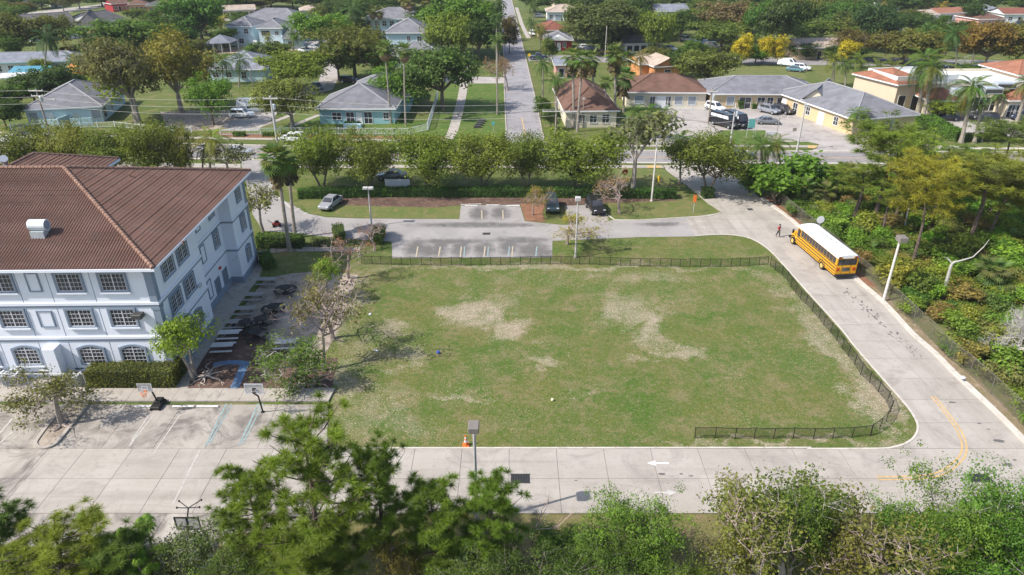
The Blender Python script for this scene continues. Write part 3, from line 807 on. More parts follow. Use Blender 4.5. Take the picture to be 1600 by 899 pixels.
OV = .72
TANP = 4.35 / 12.3
roof_base = MB()
hx, hy = OV, -OV
D2 = (WD + 2 * OV) / 2
ridge_x = OV - D2
def roof_underlay(x0, x1, y0, y1, z, rise, rid, name, parent, mat):
    b = MB(); yc = (y0 + y1) / 2
    b.add([(x0, y0, z), (x1, y0, z), (x1, y1, z), (x0, y1, z), (x1 - rid, yc, z + rise), (x0 + rid, yc, z + rise)],
          [(0, 1, 4, 5), (1, 2, 4), (2, 3, 5, 4), (3, 0, 5), (3, 2, 1, 0)])
    return b.build(name, mat, parent)
x_left = -36 - OV
roof = roof_underlay(x_left, OV, -OV, WD + OV, EV - .02, D2 * TANP, D2, 'roof', school, M['tile'])
def tile_courses(parent, E0, e, inward, length, left_in, right_in, dmax, tanp, n_courses, wave=.3, amp=.045, lip=.085):
    """E0 eave start, e along eave, inward horizontal; the ends move in by left_in/right_in metres per metre of run"""
    e = Vector(e); inn = Vector(inward); up = Vector((0, 0, 1))
    nrm = (up - inn * tanp).normalized()
    step = dmax / n_courses
    for k in range(n_courses):
        d0, d1 = k * step - .03, (k + 1) * step + .02
        a, b = left_in * max(0, d0), length - right_in * max(0, d0)
        if b - a < .3: break
        n = max(2, int((b - a) / (wave / 4)))
        tt = np.linspace(a, b, n + 1)
        ph = (tt / wave) * 2 * math.pi
        wv = amp * np.cos(ph + .6)
        jig = rng.uniform(-.012, .012)
        vs = []
        for lvl, (d, lift) in enumerate(((d0, -.03), (d0, lip), (d1, .03))):
            al, bl = left_in * max(0, d), length - right_in * max(0, d)
            t2 = np.clip(tt, al, bl)
            base = Vector(E0) + inn * d + up * (d * tanp)
            wamp = wv if lvl else wv * 0
            for i in range(n + 1):
                p = base + e * float(t2[i]) + nrm * (lift + jig * (lvl > 0) + float(wamp[i]))
                vs.append(p)
        fs = []
        m = n + 1
        for i in range(n):
            fs.append((i, i + 1, m + i + 1, m + i)); fs.append((m + i, m + i + 1, 2 * m + i + 1, 2 * m + i))
        mb = MB(); mb.add(vs, fs)
        mb.build('tile_course', M['tile'], parent)
ZE = EV + .02
tile_courses(roof, (x_left + 5, -OV, ZE), (1, 0, 0), (0, 1, 0), OV - x_left - 5, 0, 1, D2, TANP, 40, wave=.24, amp=.04, lip=.045)
tile_courses(roof, (OV, -OV, ZE), (0, 1, 0), (-1, 0, 0), 2 * D2, 1, 1, D2, TANP, 40, wave=.24, amp=.03, lip=.06)
def hip_caps(parent, a, b, n, r=.17, name='hip_tile', mat=None):
    a, b = Vector(a), Vector(b)
    t = (b - a) / n
    for k in range(n):
        mb = MB(); mb.tube([a + t * (k - .08), a + t * (k + 1)], [r * 1.12, r * .86], 7)
        mb.build(name, mat or M['hip_tile'], parent)
zr = ZE + D2 * TANP + .06
hip_caps(roof, (OV, -OV, ZE + .08), (ridge_x, -OV + D2, zr), 42)
hip_caps(roof, (OV, WD + OV, ZE + .08), (ridge_x, -OV + D2, zr), 40)
hip_caps(roof, (ridge_x, -OV + D2, zr), (x_left + 12, -OV + D2, zr), 34)
mb = MB(); mb.box(x_left, OV + .12, -OV - .14, -OV + .02, EV - .2, EV + .02); mb.box(OV - .02, OV + .12, -OV + .022, WD + OV + .12, EV - .2, EV + .02)
mb.build('gutter', M['school_wall'], roof)
mb = MB(); mb.box(x_left, OV - .03, -OV + .03, WD + OV - .03, EV - .12, EV - .04); mb.build('soffit', M['school_wall'], roof)
wx0, wx1, wy0, wy1 = -27.9, -16.4, 14.0, 29.7
wd2 = (wx1 - wx0) / 2
wz = EV - .3
b = MB(); xc = (wx0 + wx1) / 2; wr = 2.35
b.add([(wx0, wy0, wz), (wx1, wy0, wz), (wx1, wy1, wz), (wx0, wy1, wz), (xc, wy0 + wd2, wz + wr), (xc, wy1 - wd2, wz + wr)], [(0, 1, 4), (1, 2, 5, 4), (2, 3, 5), (3, 0, 4, 5), (3, 2, 1, 0)])
wroof = b.build('wing_roof', M['tile'], school)
tile_courses(wroof, (wx1, wy0, wz + .03), (0, 1, 0), (-1, 0, 0), wy1 - wy0, 1, 1, wd2, wr / wd2, 17)
hip_caps(wroof, (wx1, wy1, wz + .1), (xc, wy1 - wd2, wz + wr + .08), 18, .15)
hip_caps(wroof, (xc, wy0 + wd2, wz + wr + .08), (xc, wy1 - wd2, wz + wr + .08), 8, .15)
mb = MB(); mb.box(wx0, wx1 + .1, wy1 - .02, wy1 + .12, wz - .25, wz + .02); mb.box(wx1 - .02, wx1 + .1, wy0, wy1 - .022, wz - .25, wz + .02); mb.build('gutter', M['school_wall'], wroof)
pv = G(60, 352, 13.0); pl = SM.inverted() @ pv
zf = EV + (pl.y + OV) * TANP
mb = MB(); mb.box(pl.x - .55, pl.x + .55, pl.y - .55, pl.y + .55, zf - .3, zf + .45); fan = mb.build('roof_fan', M['metal'], school)
mb = MB(); mb.tube([(pl.x - .68, pl.y, zf + .85), (pl.x + .68, pl.y, zf + .85)], .46, 20); mb.build('drum', plain('white_fan_drum', (.66, .70, .72), .4, .08), fan, smooth=False)
mb = MB(); mb.tube([(pl.x + .68, pl.y, zf + .85), (pl.x + .70, pl.y, zf + .85)], .38, 20); mb.build('end_cap', M['school_trim'], fan)
for px, py in ((209, 298), (281, 356)):
    q = SM.inverted() @ G(px, py, 12.2)
    zq = EV + (OV - q.x) * TANP
    mb = MB(); mb.tube([(q.x, q.y, zq), (q.x, q.y, zq + .35)], .09, 8); mb.build('vent_pipe', M['hip_tile'], school)
q = SM.inverted() @ G(50, 245, 10)
mb = MB(); mb.tube([(-27.4, 26.5, EV - .4), (-27.4, 26.5, EV + .5)], .25, 10); mb.tube([(-27.4, 26.5, EV + .5), (-27.1, 26.1, EV + .9)], .42, 12); mb.build('goose_vent', M['metal'], school)

# ================================================================== AIR CONDITIONERS IN THEIR FENCED YARD
ac_box = plain('pale_grey_enamel', (.56, .58, .58), .5, .1)
def make_ac():
    r = thing('air_conditioner', 'x', 'air conditioner', group='air conditioners in the fenced yard by the school wall')
    mb = MB(); mb.bevbox(-.55, .55, -.42, .42, .08, 1.05, .03); mb.build('casing', ac_box, r)
    mb = MB()
    for k in range(14): mb.box(-.5 + k * .075, -.47 + k * .075, -.432, -.421, .16, .95)
    mb.build('louvre', M['dark_metal'], r)
    mb = MB(); mb.lathe([(.37, 1.052), (.37, 1.075), (.30, 1.09)], 18); mb.build('fan_guard', M['black'], r)
    mb = MB()
    for k in range(5):
        a = k * 1.2566; mb.quad((.06 * math.cos(a), .06 * math.sin(a), 1.097), (.28 * math.cos(a - .25), .28 * math.sin(a - .25), 1.093), (.28 * math.cos(a + .25), .28 * math.sin(a + .25), 1.099), (.06 * math.cos(a + 1), .06 * math.sin(a + 1), 1.097))
    mb.build('fan', M['metal'], r)
    return r
ac0 = make_ac()
acs = [((37, 577), 'air conditioner at the back of the leftmost pair below the blue wall'), ((22, 588), 'air conditioner at the front of the leftmost pair below the blue wall'),
       ((82, 578), 'single air conditioner directly left of the wall duct, behind the yard fence'), ((131, 578), 'air conditioner at the back of the pair beside the big hedge'),
       ((118, 589), 'air conditioner at the front of the pair beside the big hedge'), ((2, 583), 'air conditioner cut by the left edge of the photo')]
for i, ((px, py), lab) in enumerate(acs):
    p = G(px, py + 12)
    o = ac0 if i == 0 else dup(ac0)
    o.location = (p.x, p.y, 0); o['label'] = lab
    o.scale = (1.15, 1.05, 1.0)
M['chain'] = plain('galvanised_wire', (.42, .43, .43), .5, .1, metal=.3)
def wire_panel(a, b, z0, z1, pitch, w, mb, inset=.03):
    """diamond mesh of thin flat wires between two ground points"""
    a, b = Vector((a[0], a[1], 0)), Vector((b[0], b[1], 0)); d = b - a; L = d.length
    if L < .05: return
    d /= L; H = z1 - z0; nn = Vector((-d.y, d.x, 0)) * .006
    k = -H
    while k < L:
        for sgn in (1, -1):
            s0, s1 = (k, k + H)
            zz0, zz1 = (z0, z1) if sgn > 0 else (z1, z0)
            c0, c1 = max(0, s0), min(L, s1)
            if c1 - c0 < .02: continue
            f0, f1 = (c0 - s0) / H, (c1 - s0) / H
            p = a + d * c0 + Vector((0, 0, zz0 + (zz1 - zz0) * f0)); q = a + d * c1 + Vector((0, 0, zz0 + (zz1 - zz0) * f1))
            o = Vector((0, 0, w)) * .7 + d * w * .3
            mb.quad(p - o + nn * sgn, q - o + nn * sgn, q + o + nn * sgn, p + o + nn * sgn)
        k += pitch
yf = thing('chain_link_fence', 'low grey fence round the air conditioners beside the hedge', 'fence', tuple(G(0, 606)))
Y0 = G(0, 606).y
xs = [G(px, 606).x for px in (-60, 12, 48, 84, 112, 137)]
inv = Vector(yf.location)
for i, x in enumerate(xs):
    mb = MB(); mb.tube([(x - inv.x, Y0 - inv.y, 0), (x - inv.x, Y0 - inv.y, 1.42)], .045, 6); mb.build('post', M['chain'], yf)
    if i:
        mb = MB(); mb.tube([(xs[i - 1] - inv.x, Y0 - inv.y, 1.4), (x - inv.x, Y0 - inv.y, 1.4)], .035, 6); mb.build('rail', M['chain'], yf)
        mb = MB(); wire_panel((xs[i - 1] - inv.x, Y0 - inv.y), (x - inv.x, Y0 - inv.y), .05, 1.38, .22, .011, mb); mb.build('wire_mesh', M['chain'], yf)
mb = MB(); mb.tube([(xs[-1] - inv.x, Y0 - inv.y, 1.4), (xs[-1] - inv.x - .25, Y0 - inv.y + 2.6, 1.4)], .035, 6); mb.build('rail', M['chain'], yf)
# ================================================================== PLANTS: prototypes
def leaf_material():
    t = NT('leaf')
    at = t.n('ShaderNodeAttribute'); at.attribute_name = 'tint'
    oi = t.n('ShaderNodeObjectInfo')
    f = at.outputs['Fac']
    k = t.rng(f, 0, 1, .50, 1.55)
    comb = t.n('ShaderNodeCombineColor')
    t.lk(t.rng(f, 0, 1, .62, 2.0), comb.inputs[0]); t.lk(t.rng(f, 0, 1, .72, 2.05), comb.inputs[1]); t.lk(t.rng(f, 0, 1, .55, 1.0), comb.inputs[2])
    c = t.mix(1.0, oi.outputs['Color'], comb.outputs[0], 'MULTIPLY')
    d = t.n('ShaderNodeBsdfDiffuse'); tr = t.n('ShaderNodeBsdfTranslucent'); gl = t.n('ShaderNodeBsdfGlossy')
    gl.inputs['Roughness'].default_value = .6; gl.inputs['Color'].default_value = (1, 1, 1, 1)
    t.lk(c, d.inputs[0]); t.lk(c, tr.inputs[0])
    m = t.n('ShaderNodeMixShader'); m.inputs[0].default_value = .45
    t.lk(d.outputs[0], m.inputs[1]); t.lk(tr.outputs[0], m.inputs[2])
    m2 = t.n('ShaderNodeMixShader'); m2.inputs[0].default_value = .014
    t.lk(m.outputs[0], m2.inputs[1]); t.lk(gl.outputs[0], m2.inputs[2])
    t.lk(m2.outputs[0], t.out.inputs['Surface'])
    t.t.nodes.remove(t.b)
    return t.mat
M['leaf'] = leaf_material()
def bark(name, a, b):
    t = NT(name)
    c = t.mix(t.rng(t.noise(2.5, 5, .7), .35, .65), a, b)
    t.bump(t.noise(14, 3), .6, .03)
    return t.done(c, .9, .1)
M['bark'] = bark('brown_bark', (.11, .085, .065), (.20, .165, .13))
M['bark_grey'] = bark('grey_bark', (.22, .19, .165), (.34, .30, .265))
M['bark_dark'] = bark('dark_pine_bark', (.075, .055, .045), (.17, .13, .105))
M['bark_palm'] = bark('palm_bark', (.22, .185, .15), (.36, .32, .27))
M['twig'] = bark('bare_twig', (.30, .225, .20), (.42, .335, .30))
M['twig_grey'] = bark('pale_dead_wood', (.34, .32, .29), (.50, .47, .43))
M['thatch'] = plain('dead_palm_thatch', (.20, .14, .085), .95, .3, 6)

def np_mesh(name, V, nv, tint, mat):
    """faces of nv vertices each from an (N, nv, 3) array, with a tint per face"""
    N = V.shape[0]
    me = bpy.data.meshes.new(name)
    me.vertices.add(N * nv); me.vertices.foreach_set('co', V.astype(np.float32).ravel())
    me.loops.add(N * nv); me.loops.foreach_set('vertex_index', np.arange(N * nv, dtype=np.int32))
    me.polygons.add(N); me.polygons.foreach_set('loop_start', np.arange(0, N * nv, nv, dtype=np.int32))
    a = me.attributes.new('tint', 'FLOAT', 'FACE'); a.data.foreach_set('value', np.clip(tint, 0, 1).astype(np.float32))
    me.materials.append(mat); me.update(calc_edges=True)
    return me
def unit(v): return v / np.maximum(np.linalg.norm(v, axis=-1, keepdims=True), 1e-9)
def leaf_faces(P, Nrm, size, aspect=.5):
    N = len(P)
    Nrm = unit(Nrm)
    a = unit(np.cross(Nrm, unit(rng.normal(size=(N, 3)))))
    b = np.cross(Nrm, a)
    s = size[:, None]
    bend = Nrm * s * .18
    return np.stack([P - a * s - bend, P - b * s * aspect, P + a * s - bend, P + b * s * aspect], 1)
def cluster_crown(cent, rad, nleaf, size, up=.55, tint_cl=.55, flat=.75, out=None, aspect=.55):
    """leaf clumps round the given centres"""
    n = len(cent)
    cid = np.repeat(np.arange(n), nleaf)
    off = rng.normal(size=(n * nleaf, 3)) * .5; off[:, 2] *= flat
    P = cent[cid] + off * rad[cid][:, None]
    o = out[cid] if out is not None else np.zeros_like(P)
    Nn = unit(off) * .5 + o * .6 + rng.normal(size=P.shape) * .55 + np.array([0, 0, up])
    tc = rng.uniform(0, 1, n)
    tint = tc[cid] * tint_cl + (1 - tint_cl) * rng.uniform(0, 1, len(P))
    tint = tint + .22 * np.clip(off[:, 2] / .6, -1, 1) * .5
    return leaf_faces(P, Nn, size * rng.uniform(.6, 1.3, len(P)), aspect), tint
def crown_centres(W, H, z0, lobes, n, top_bias=.2, shell=.72, irregular=.28):
    """clump centres on the lobes of an uneven crown; z0..z0+H, width W"""
    L = []
    for i in range(lobes):
        a = rng.uniform(0, 6.283) if i else 0
        r = (W * .5) * rng.uniform(.25, .62) if i else 0
        zz = z0 + H * rng.uniform(.28, .74)
        rr = W * .5 * rng.uniform(.34, .58)
        L.append((r * math.cos(a), r * math.sin(a), zz, rr, rr * rng.uniform(.7, 1.0) * H / W))
    C, O = [], []
    for k in range(n):
        l = L[rng.integers(lobes)]
        d = unit(rng.normal(size=3)); d[2] = d[2] * .9 + top_bias
        s = rng.uniform(shell, 1.0) * (1 + irregular * math.sin(3.1 * d[0] + 2.3 * d[1] + 4.0 * d[2] + l[0]))
        p = np.array([l[0] + d[0] * l[3] * s, l[1] + d[1] * l[3] * s, l[2] + d[2] * l[4] * s])
        if p[2] < z0: p[2] = z0 + abs(rng.normal(0, .1)) * H
        C.append(p); O.append(d)
    return np.array(C), np.array(O), L
def trunk_mesh(name, H0, r, L, mat, sides=6, lean=(0, 0), stems=1, twigs=0):
    mb = MB()
    for s in range(stems):
        a = s * 2.4 + .6
        bx, by = (.35 * math.cos(a), .35 * math.sin(a)) if stems > 1 else (0, 0)
        top = Vector((lean[0] + bx * 2, lean[1] + by * 2, H0))
        pts = [Vector((bx * .6, by * .6, -.1)), Vector((bx * .8 + lean[0] * .25 + rng.normal(0, .08), by * .8 + lean[1] * .25, H0 * .45)), top]
        mb.tube(pts, [r * 1.35, r, r * .75], sides)
        for i, l in enumerate(L):
            if stems > 1 and i % stems != s: continue
            e = Vector((l[0], l[1], l[2] + l[4] * .3))
            m_ = top.lerp(e, .5) + Vector((rng.normal(0, .15), rng.normal(0, .15), -.12 * (e - top).length))
            mb.tube([top - Vector((0, 0, r)), m_, e], [r * .62, r * .4, r * .14], 5)
            for k in range(twigs):
                d = Vector(unit(rng.normal(size=3))); d.z = abs(d.z)
                q = m_.lerp(e, rng.uniform(.1, 1))
                mb.tube([q, q + Vector((d.x * l[3], d.y * l[3], d.z * l[4])) * .85], [r * .2, r * .05], 3, cap=False)
    return mb.mesh(name, mat)
PROTO = {}
def broadleaf(key, W, H, base, lobes, ncl, nleaf, leaf, crad, r=.22, mat='bark', stems=1, twigs=0, shell=.7, flat=.75, irregular=.28, up=.55, tint_cl=.55):
    C, O, L = crown_centres(W, H - base, base, lobes, ncl, shell=shell, irregular=irregular)
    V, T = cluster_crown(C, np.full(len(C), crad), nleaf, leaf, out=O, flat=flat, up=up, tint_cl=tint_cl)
    pts = V.reshape(-1, 3)
    w = (np.percentile(pts[:, 0], 99) - np.percentile(pts[:, 0], 1) + np.percentile(pts[:, 1], 99) - np.percentile(pts[:, 1], 1)) / 2
    h = np.percentile(pts[:, 2], 99.5)
    PROTO[key] = dict(crown=np_mesh('crown_' + key, V, 4, T, M['leaf']), trunk=trunk_mesh('trunk_' + key, base + (H - base) * .18, r, L, M[mat], stems=stems, twigs=twigs), W=w, H=h)
for i in range(4): broadleaf('oak%d' % i, 14, 11, 1.8, 12, 380, 20, .29, 1.0, r=.32, twigs=1)
for i in range(3): broadleaf('oval%d' % i, 9, 11, 1.0, 10, 260, 20, .27, .85, r=.2)
for i in range(3): broadleaf('olive%d' % i, 15, 13, 1.4, 11, 420, 19, .25, .95, r=.36, mat='bark_grey', twigs=6, shell=.5)
for i in range(4): broadleaf('row%d' % i, 9, 8.4, .9, 12, 460, 28, .135, .68, r=.13, stems=2, twigs=3, shell=.55, up=.35, flat=1.1)
for i in range(2): broadleaf('airy%d' % i, 6, 6.5, 1.8, 6, 60, 15, .17, .6, r=.14, mat='bark_grey', twigs=9, shell=.4)
for i in range(2): broadleaf('yard%d' % i, 5.2, 5.4, 1.4, 10, 150, 26, .095, .42, r=.12, mat='bark_grey', stems=2, twigs=5, shell=.5)
for i in range(4): broadleaf('shrub%d' % i, 3.2, 2.0, .05, 6, 90, 20, .12, .45, r=.05, twigs=2, shell=.55)
for i in range(2): broadleaf('bigleaf%d' % i, 4.4, 4.2, .3, 7, 100, 18, .20, .6, r=.09, stems=2, twigs=2, shell=.6)
for i in range(3): broadleaf('near%d' % i, 7.5, 7.0, .4, 18, 560, 30, .07, .42, r=.09, mat='bark_grey', stems=2, twigs=9, shell=.35, irregular=.5)

def branch_tree(key, H, W, r, mat, depth=4, first=.3, spread=.75, seg=5, leaves=0, leaf=.1, lcol=None, kids=(3, 5), droop=0.0, up=.35):
    mb = MB(); tips = []
    def grow(p, d, L, rad, lev):
        pts = [p]; q = p.copy(); dd = d.copy()
        for k in range(3):
            dd = (dd + Vector(rng.normal(0, .13, 3)) + Vector((0, 0, up * .12 - droop * lev * .05))).normalized()
            q = q + dd * L / 3; pts.append(q.copy())
        mb.tube(pts, [rad, rad * .85, rad * .7, rad * .5], 5 if lev == 0 else 3, cap=False)
        if lev >= depth - 1: tips.append((q.copy(), dd.copy()))
        if lev < depth:
            n = int(rng.integers(kids[0], kids[1] + 1))
            for i in range(n):
                t_ = rng.uniform(.45, 1.0) if lev else rng.uniform(.7, 1.0)
                j = min(2, int(t_ * 3)); s = pts[j].lerp(pts[j + 1], t_ * 3 - j)
                o = Vector(unit(rng.normal(size=3)))
                nd = (dd * (1 - spread) + o * spread + Vector((0, 0, up))).normalized()
                grow(s, nd, L * rng.uniform(.52, .78), rad * .52, lev + 1)
    grow(Vector((0, 0, -.05)), Vector((0, 0, 1)), H * first, r, 0)
    k_ = H / max(v[2] for v in mb.v)
    mb.v = [(v[0] * k_, v[1] * k_, v[2] * k_) for v in mb.v]; tips = [(t_[0] * k_, t_[1]) for t_ in tips]
    me = mb.mesh('trunk_' + key, M[mat])
    n = len(me.vertices); co = np.empty(n * 3); me.vertices.foreach_get('co', co); co = co.reshape(-1, 3)
    d = dict(trunk=me, crown=None, W=float((np.ptp(co[:, 0]) + np.ptp(co[:, 1])) / 2), H=float(co[:, 2].max()))
    if leaves and tips:
        c = np.array([t_[0] for t_ in tips]); sel = rng.choice(len(c), min(leaves, len(c)), replace=False)
        V, T = cluster_crown(c[sel], np.full(len(sel), .4), 12, leaf, up=.3)
        d['crown'] = np_mesh('crown_' + key, V, 4, T, M['leaf'])
    PROTO[key] = d
branch_tree('bare0', 4.5, 5, .075, 'twig', depth=5, first=.32, kids=(3, 4), leaves=40, leaf=.07)
branch_tree('bare1', 4.5, 5, .075, 'twig', depth=5, first=.3, kids=(3, 4), leaves=130, leaf=.075, spread=.8)
branch_tree('bare2', 4.5, 5, .075, 'twig', depth=5, first=.28, kids=(3, 4), leaves=30, leaf=.06, spread=.72)
branch_tree('dead0', 4.5, 4, .14, 'twig_grey', depth=5, first=.34, kids=(4, 5), spread=.85)
branch_tree('sapling', 4.2, 2.6, .05, 'twig', depth=3, first=.5, kids=(3, 4), spread=.5, up=.5)
branch_tree('mixed0', 5.5, 5.5, .09, 'twig_grey', depth=5, first=.25, kids=(3, 4), leaves=520, leaf=.075, spread=.8)
branch_tree('mixed1', 5.5, 5.5, .09, 'twig', depth=5, first=.22, kids=(3, 4), leaves=330, leaf=.07, spread=.85)
branch_tree('island', 4.0, 5, .075, 'bark_grey', depth=5, first=.25, kids=(3, 4), leaves=300, leaf=.075, spread=.82, up=.2)

def pine(key, H, W, base, nb, r, tuft=.3, needles=20, per=7, nw=.022, mat='bark_dark', sweep=.0, seedtop=True):
    mb = MB(); C = []; D = []; gid = []
    n = 9
    ax = [Vector((math.sin(i * .9 + r * 9) * .12 * i / n + sweep * (i / n) ** 2, math.cos(i * .7) * .10 * i / n, H * .97 * i / n)) for i in range(n + 1)]
    mb.tube(ax, [r * (1.15 - .95 * i / n) for i in range(n + 1)], 7)
    def axis(z):
        f = min(max(z / (H * .97), 0), .999) * n; i = int(f); return ax[i].lerp(ax[i + 1], f - i)
    for b in range(nb):
        f = (b + rng.uniform(0, .8)) / nb
        z = base + (H * .95 - base) * f
        prof = (math.sin(math.pi * (.20 + .64 * f)) ** .8) * rng.uniform(.62, 1.08)
        L = max(.5, W * .5 * prof)
        a = b * 2.399 + rng.normal(0, .3)
        p0 = axis(z); d = Vector((math.cos(a), math.sin(a), rng.uniform(.05, .55) + f * .5)).normalized()
        p1 = p0 + d * L * .5 + Vector((0, 0, -.05 * L)); p2 = p0 + d * L + Vector((0, 0, .14 * L))
        mb.tube([p0, p1, p2], [r * .33 * (1 - .5 * f), r * .2, r * .07], 4, cap=False)
        for k in range(max(3, int(per * (.5 + .6 * L / (W * .5))))):
            t_ = rng.uniform(.38, 1.02)
            q = (p0.lerp(p1, t_ * 2) if t_ < .5 else p1.lerp(p2, t_ * 2 - 1))
            o = Vector(unit(rng.normal(size=3))) * L * .27 * rng.uniform(.3, 1); o.z = abs(o.z) * .7
            e = q + o
            mb.tube([q, e], [r * .08, r * .04], 3, cap=False)
            C.append(tuple(e)); dd = (o.normalized() * .7 + d * .5 + Vector((0, 0, .5))).normalized(); D.append(tuple(dd)); gid.append(b)
    for k in range(4):
        e = ax[-1] + Vector(rng.normal(0, .2, 3)); C.append(tuple(e)); D.append((0, 0, 1)); gid.append(nb)
    C, D = np.array(C), np.array(D); m = len(C)
    cid = np.repeat(np.arange(m), needles)
    d = unit(D[cid] * .5 + unit(rng.normal(size=(m * needles, 3))))
    ln = tuft * rng.uniform(.65, 1.2, len(d))
    s = unit(np.cross(d, rng.normal(size=d.shape))) * nw
    st = C[cid] - D[cid] * tuft * .3 * rng.uniform(0, 1, (len(d), 1))
    tip = st + d * ln[:, None] + np.array([0, 0, -.05 * tuft])
    V = np.stack([st - s * .8, st + s * .8, tip + s * .35, tip - s * .35], 1)
    tb = rng.uniform(0, 1, nb + 1)[np.array(gid)]
    tint = (tb[cid] * .35 + rng.uniform(0, 1, m)[cid] * .35 + rng.uniform(0, 1, len(d)) * .3)
    pts = V.reshape(-1, 3)
    PROTO[key] = dict(crown=np_mesh('crown_' + key, V, 4, tint, M['leaf']), trunk=mb.mesh('trunk_' + key, M[mat]),
                      W=float((np.percentile(pts[:, 0], 99) - np.percentile(pts[:, 0], 1) + np.percentile(pts[:, 1], 99) - np.percentile(pts[:, 1], 1)) / 2), H=float(np.percentile(pts[:, 2], 99.7)))
pine('pine_near0', 14, 8.2, 2.2, 52, .20, tuft=.46, needles=110, per=7, nw=.017, sweep=.5)
pine('pine_near1', 13, 6.0, 2.2, 46, .17, tuft=.44, needles=110, per=7, nw=.017)
pine('pine_near2', 11, 5.0, 1.2, 42, .15, tuft=.42, needles=105, per=7, nw=.017, sweep=-.3)
pine('pine_mid0', 13, 8.5, 8.2, 34, .15, tuft=.5, needles=26, per=18, nw=.028)
pine('pine_mid1', 13, 7.5, 7.0, 32, .14, tuft=.5, needles=26, per=16, nw=.028, sweep=.8)
pine('pine_slim', 11, 3.6, 6.8, 16, .13, tuft=.45, needles=22, per=9, nw=.028)

def schefflera(key, H, ros, leaf, spread):
    mb = MB(); F = []; T = []
    for k in range(ros):
        a = k * 2.4; rr = spread * math.sqrt((k + .3) / ros)
        c = Vector((rr * math.cos(a), rr * math.sin(a), H * rng.uniform(.72, 1.0) * (1 - .25 * rr / (spread + .01))))
        mb.tube([Vector((rr * .2 * math.cos(a), rr * .2 * math.sin(a), -.05)), Vector((c.x * .6, c.y * .6, c.z * .55)), c], [.06, .045, .03], 5)
        for j in range(9):
            b = j * .698 + rng.normal(0, .1); st = c + Vector((math.cos(b), math.sin(b), rng.uniform(-.3, .5))) * leaf * .55
            tb = rng.uniform(.3, 1)
            for q in range(9):
                g = q * .698; d = Vector((math.cos(g), math.sin(g), -.45)).normalized()
                p1 = st + d * leaf * .45 + Vector((0, 0, .06)); p2 = st + d * leaf + Vector((0, 0, -.22 * leaf))
                s = d.cross(Vector((0, 0, 1))).normalized() * leaf * .13
                F.append([st, p1 + s, p2, p1 - s]); T.append(tb * .7 + rng.uniform(0, .3))
    V = np.array([[tuple(p) for p in f] for f in F])
    PROTO[key] = dict(crown=np_mesh('crown_' + key, V, 4, np.array(T), M['leaf']), trunk=mb.mesh('trunk_' + key, M['bark_grey']), W=spread * 2 + leaf * 1.6, H=H + leaf * .4)
schefflera('schefflera0', 4.5, 3, .34, .45)
schefflera('schefflera1', 4.5, 9, .36, 1.3)

def pinnate(name, L, width, droop, n=20, tint=.5, vshape=.35):
    F, T = [], []
    def rach(t_): return Vector((L * t_ * (1 - .12 * droop * t_), 0, L * (.42 * t_ - (.30 + .55 * droop) * t_ * t_)))
    for k in range(n):
        t_ = .1 + .9 * k / (n - 1); p = rach(t_); q = rach(min(1, t_ + .04)); d = (q - p).normalized() if t_ < 1 else (p - rach(.95)).normalized()
        w = width * math.sin(math.pi * (.14 + .82 * t_)) ** .7
        for s in (1, -1):
            tip = p + Vector((d.x * w * .55, s * w * .8, d.z * w * .4 + vshape * w * .4 - droop * w * .55))
            mid = p.lerp(tip, .45) + Vector((0, 0, .1 * w)); e = d * L * .023
            F.append([p, mid + e, tip, mid - e]); T.append(tint + rng.uniform(-.3, .3))
    mb = MB()
    V = np.array([[tuple(x) for x in f] for f in F])
    for k in range(5):
        a, b = rach(k / 5), rach((k + 1) / 5); s = Vector((0, .03 * (1 - k / 6), 0))
        V = np.concatenate([V, np.array([[tuple(a - s), tuple(b - s), tuple(b + s), tuple(a + s)]])]); T.append(.85)
    return np_mesh(name, V, 4, np.array(T), M['leaf'])
def fan(name, L, R_, n=13, tint=.55, droop=.3):
    F, T = [], []
    hub = Vector((L, 0, L * .25))
    for k in range(n):
        a = -2.1 + 4.2 * k / (n - 1); ln = R_ * (1 - .12 * abs(a))
        d = Vector((math.cos(a), math.sin(a), .15 - droop * .4)).normalized()
        tip = hub + d * ln + Vector((0, 0, -droop * ln * .5)); m_ = hub + d * ln * .5
        s = Vector((-math.sin(a), math.cos(a), 0)) * ln * .085; z = Vector((0, 0, .05 * ln))
        F.append([hub, m_ - s, tip, m_ + z]); T.append(tint + rng.uniform(-.25, .25))
        F.append([hub, m_ + z, tip, m_ + s]); T.append(tint + rng.uniform(-.25, .25))
    s = Vector((0, .03, 0)); F.append([-s, hub - s, hub + s, s]); T.append(.9)
    V = np.array([[tuple(x) for x in f] for f in F])
    return np_mesh(name, V, 4, np.array(T), M['leaf'])
FR = {}
for i in range(3):
    FR['coco%d' % i] = pinnate('frond_coco%d' % i, 3.2, .95, .55 + .25 * i, 18)
    FR['royal%d' % i] = pinnate('frond_royal%d' % i, 3.4, 1.0, .75 + .3 * i, 20, .45)
    FR['fan%d' % i] = fan('frond_fan%d' % i, .95, 1.05, 15, .55, .05 + .22 * i)
for f_ in list(FR): 
    me = FR[f_]
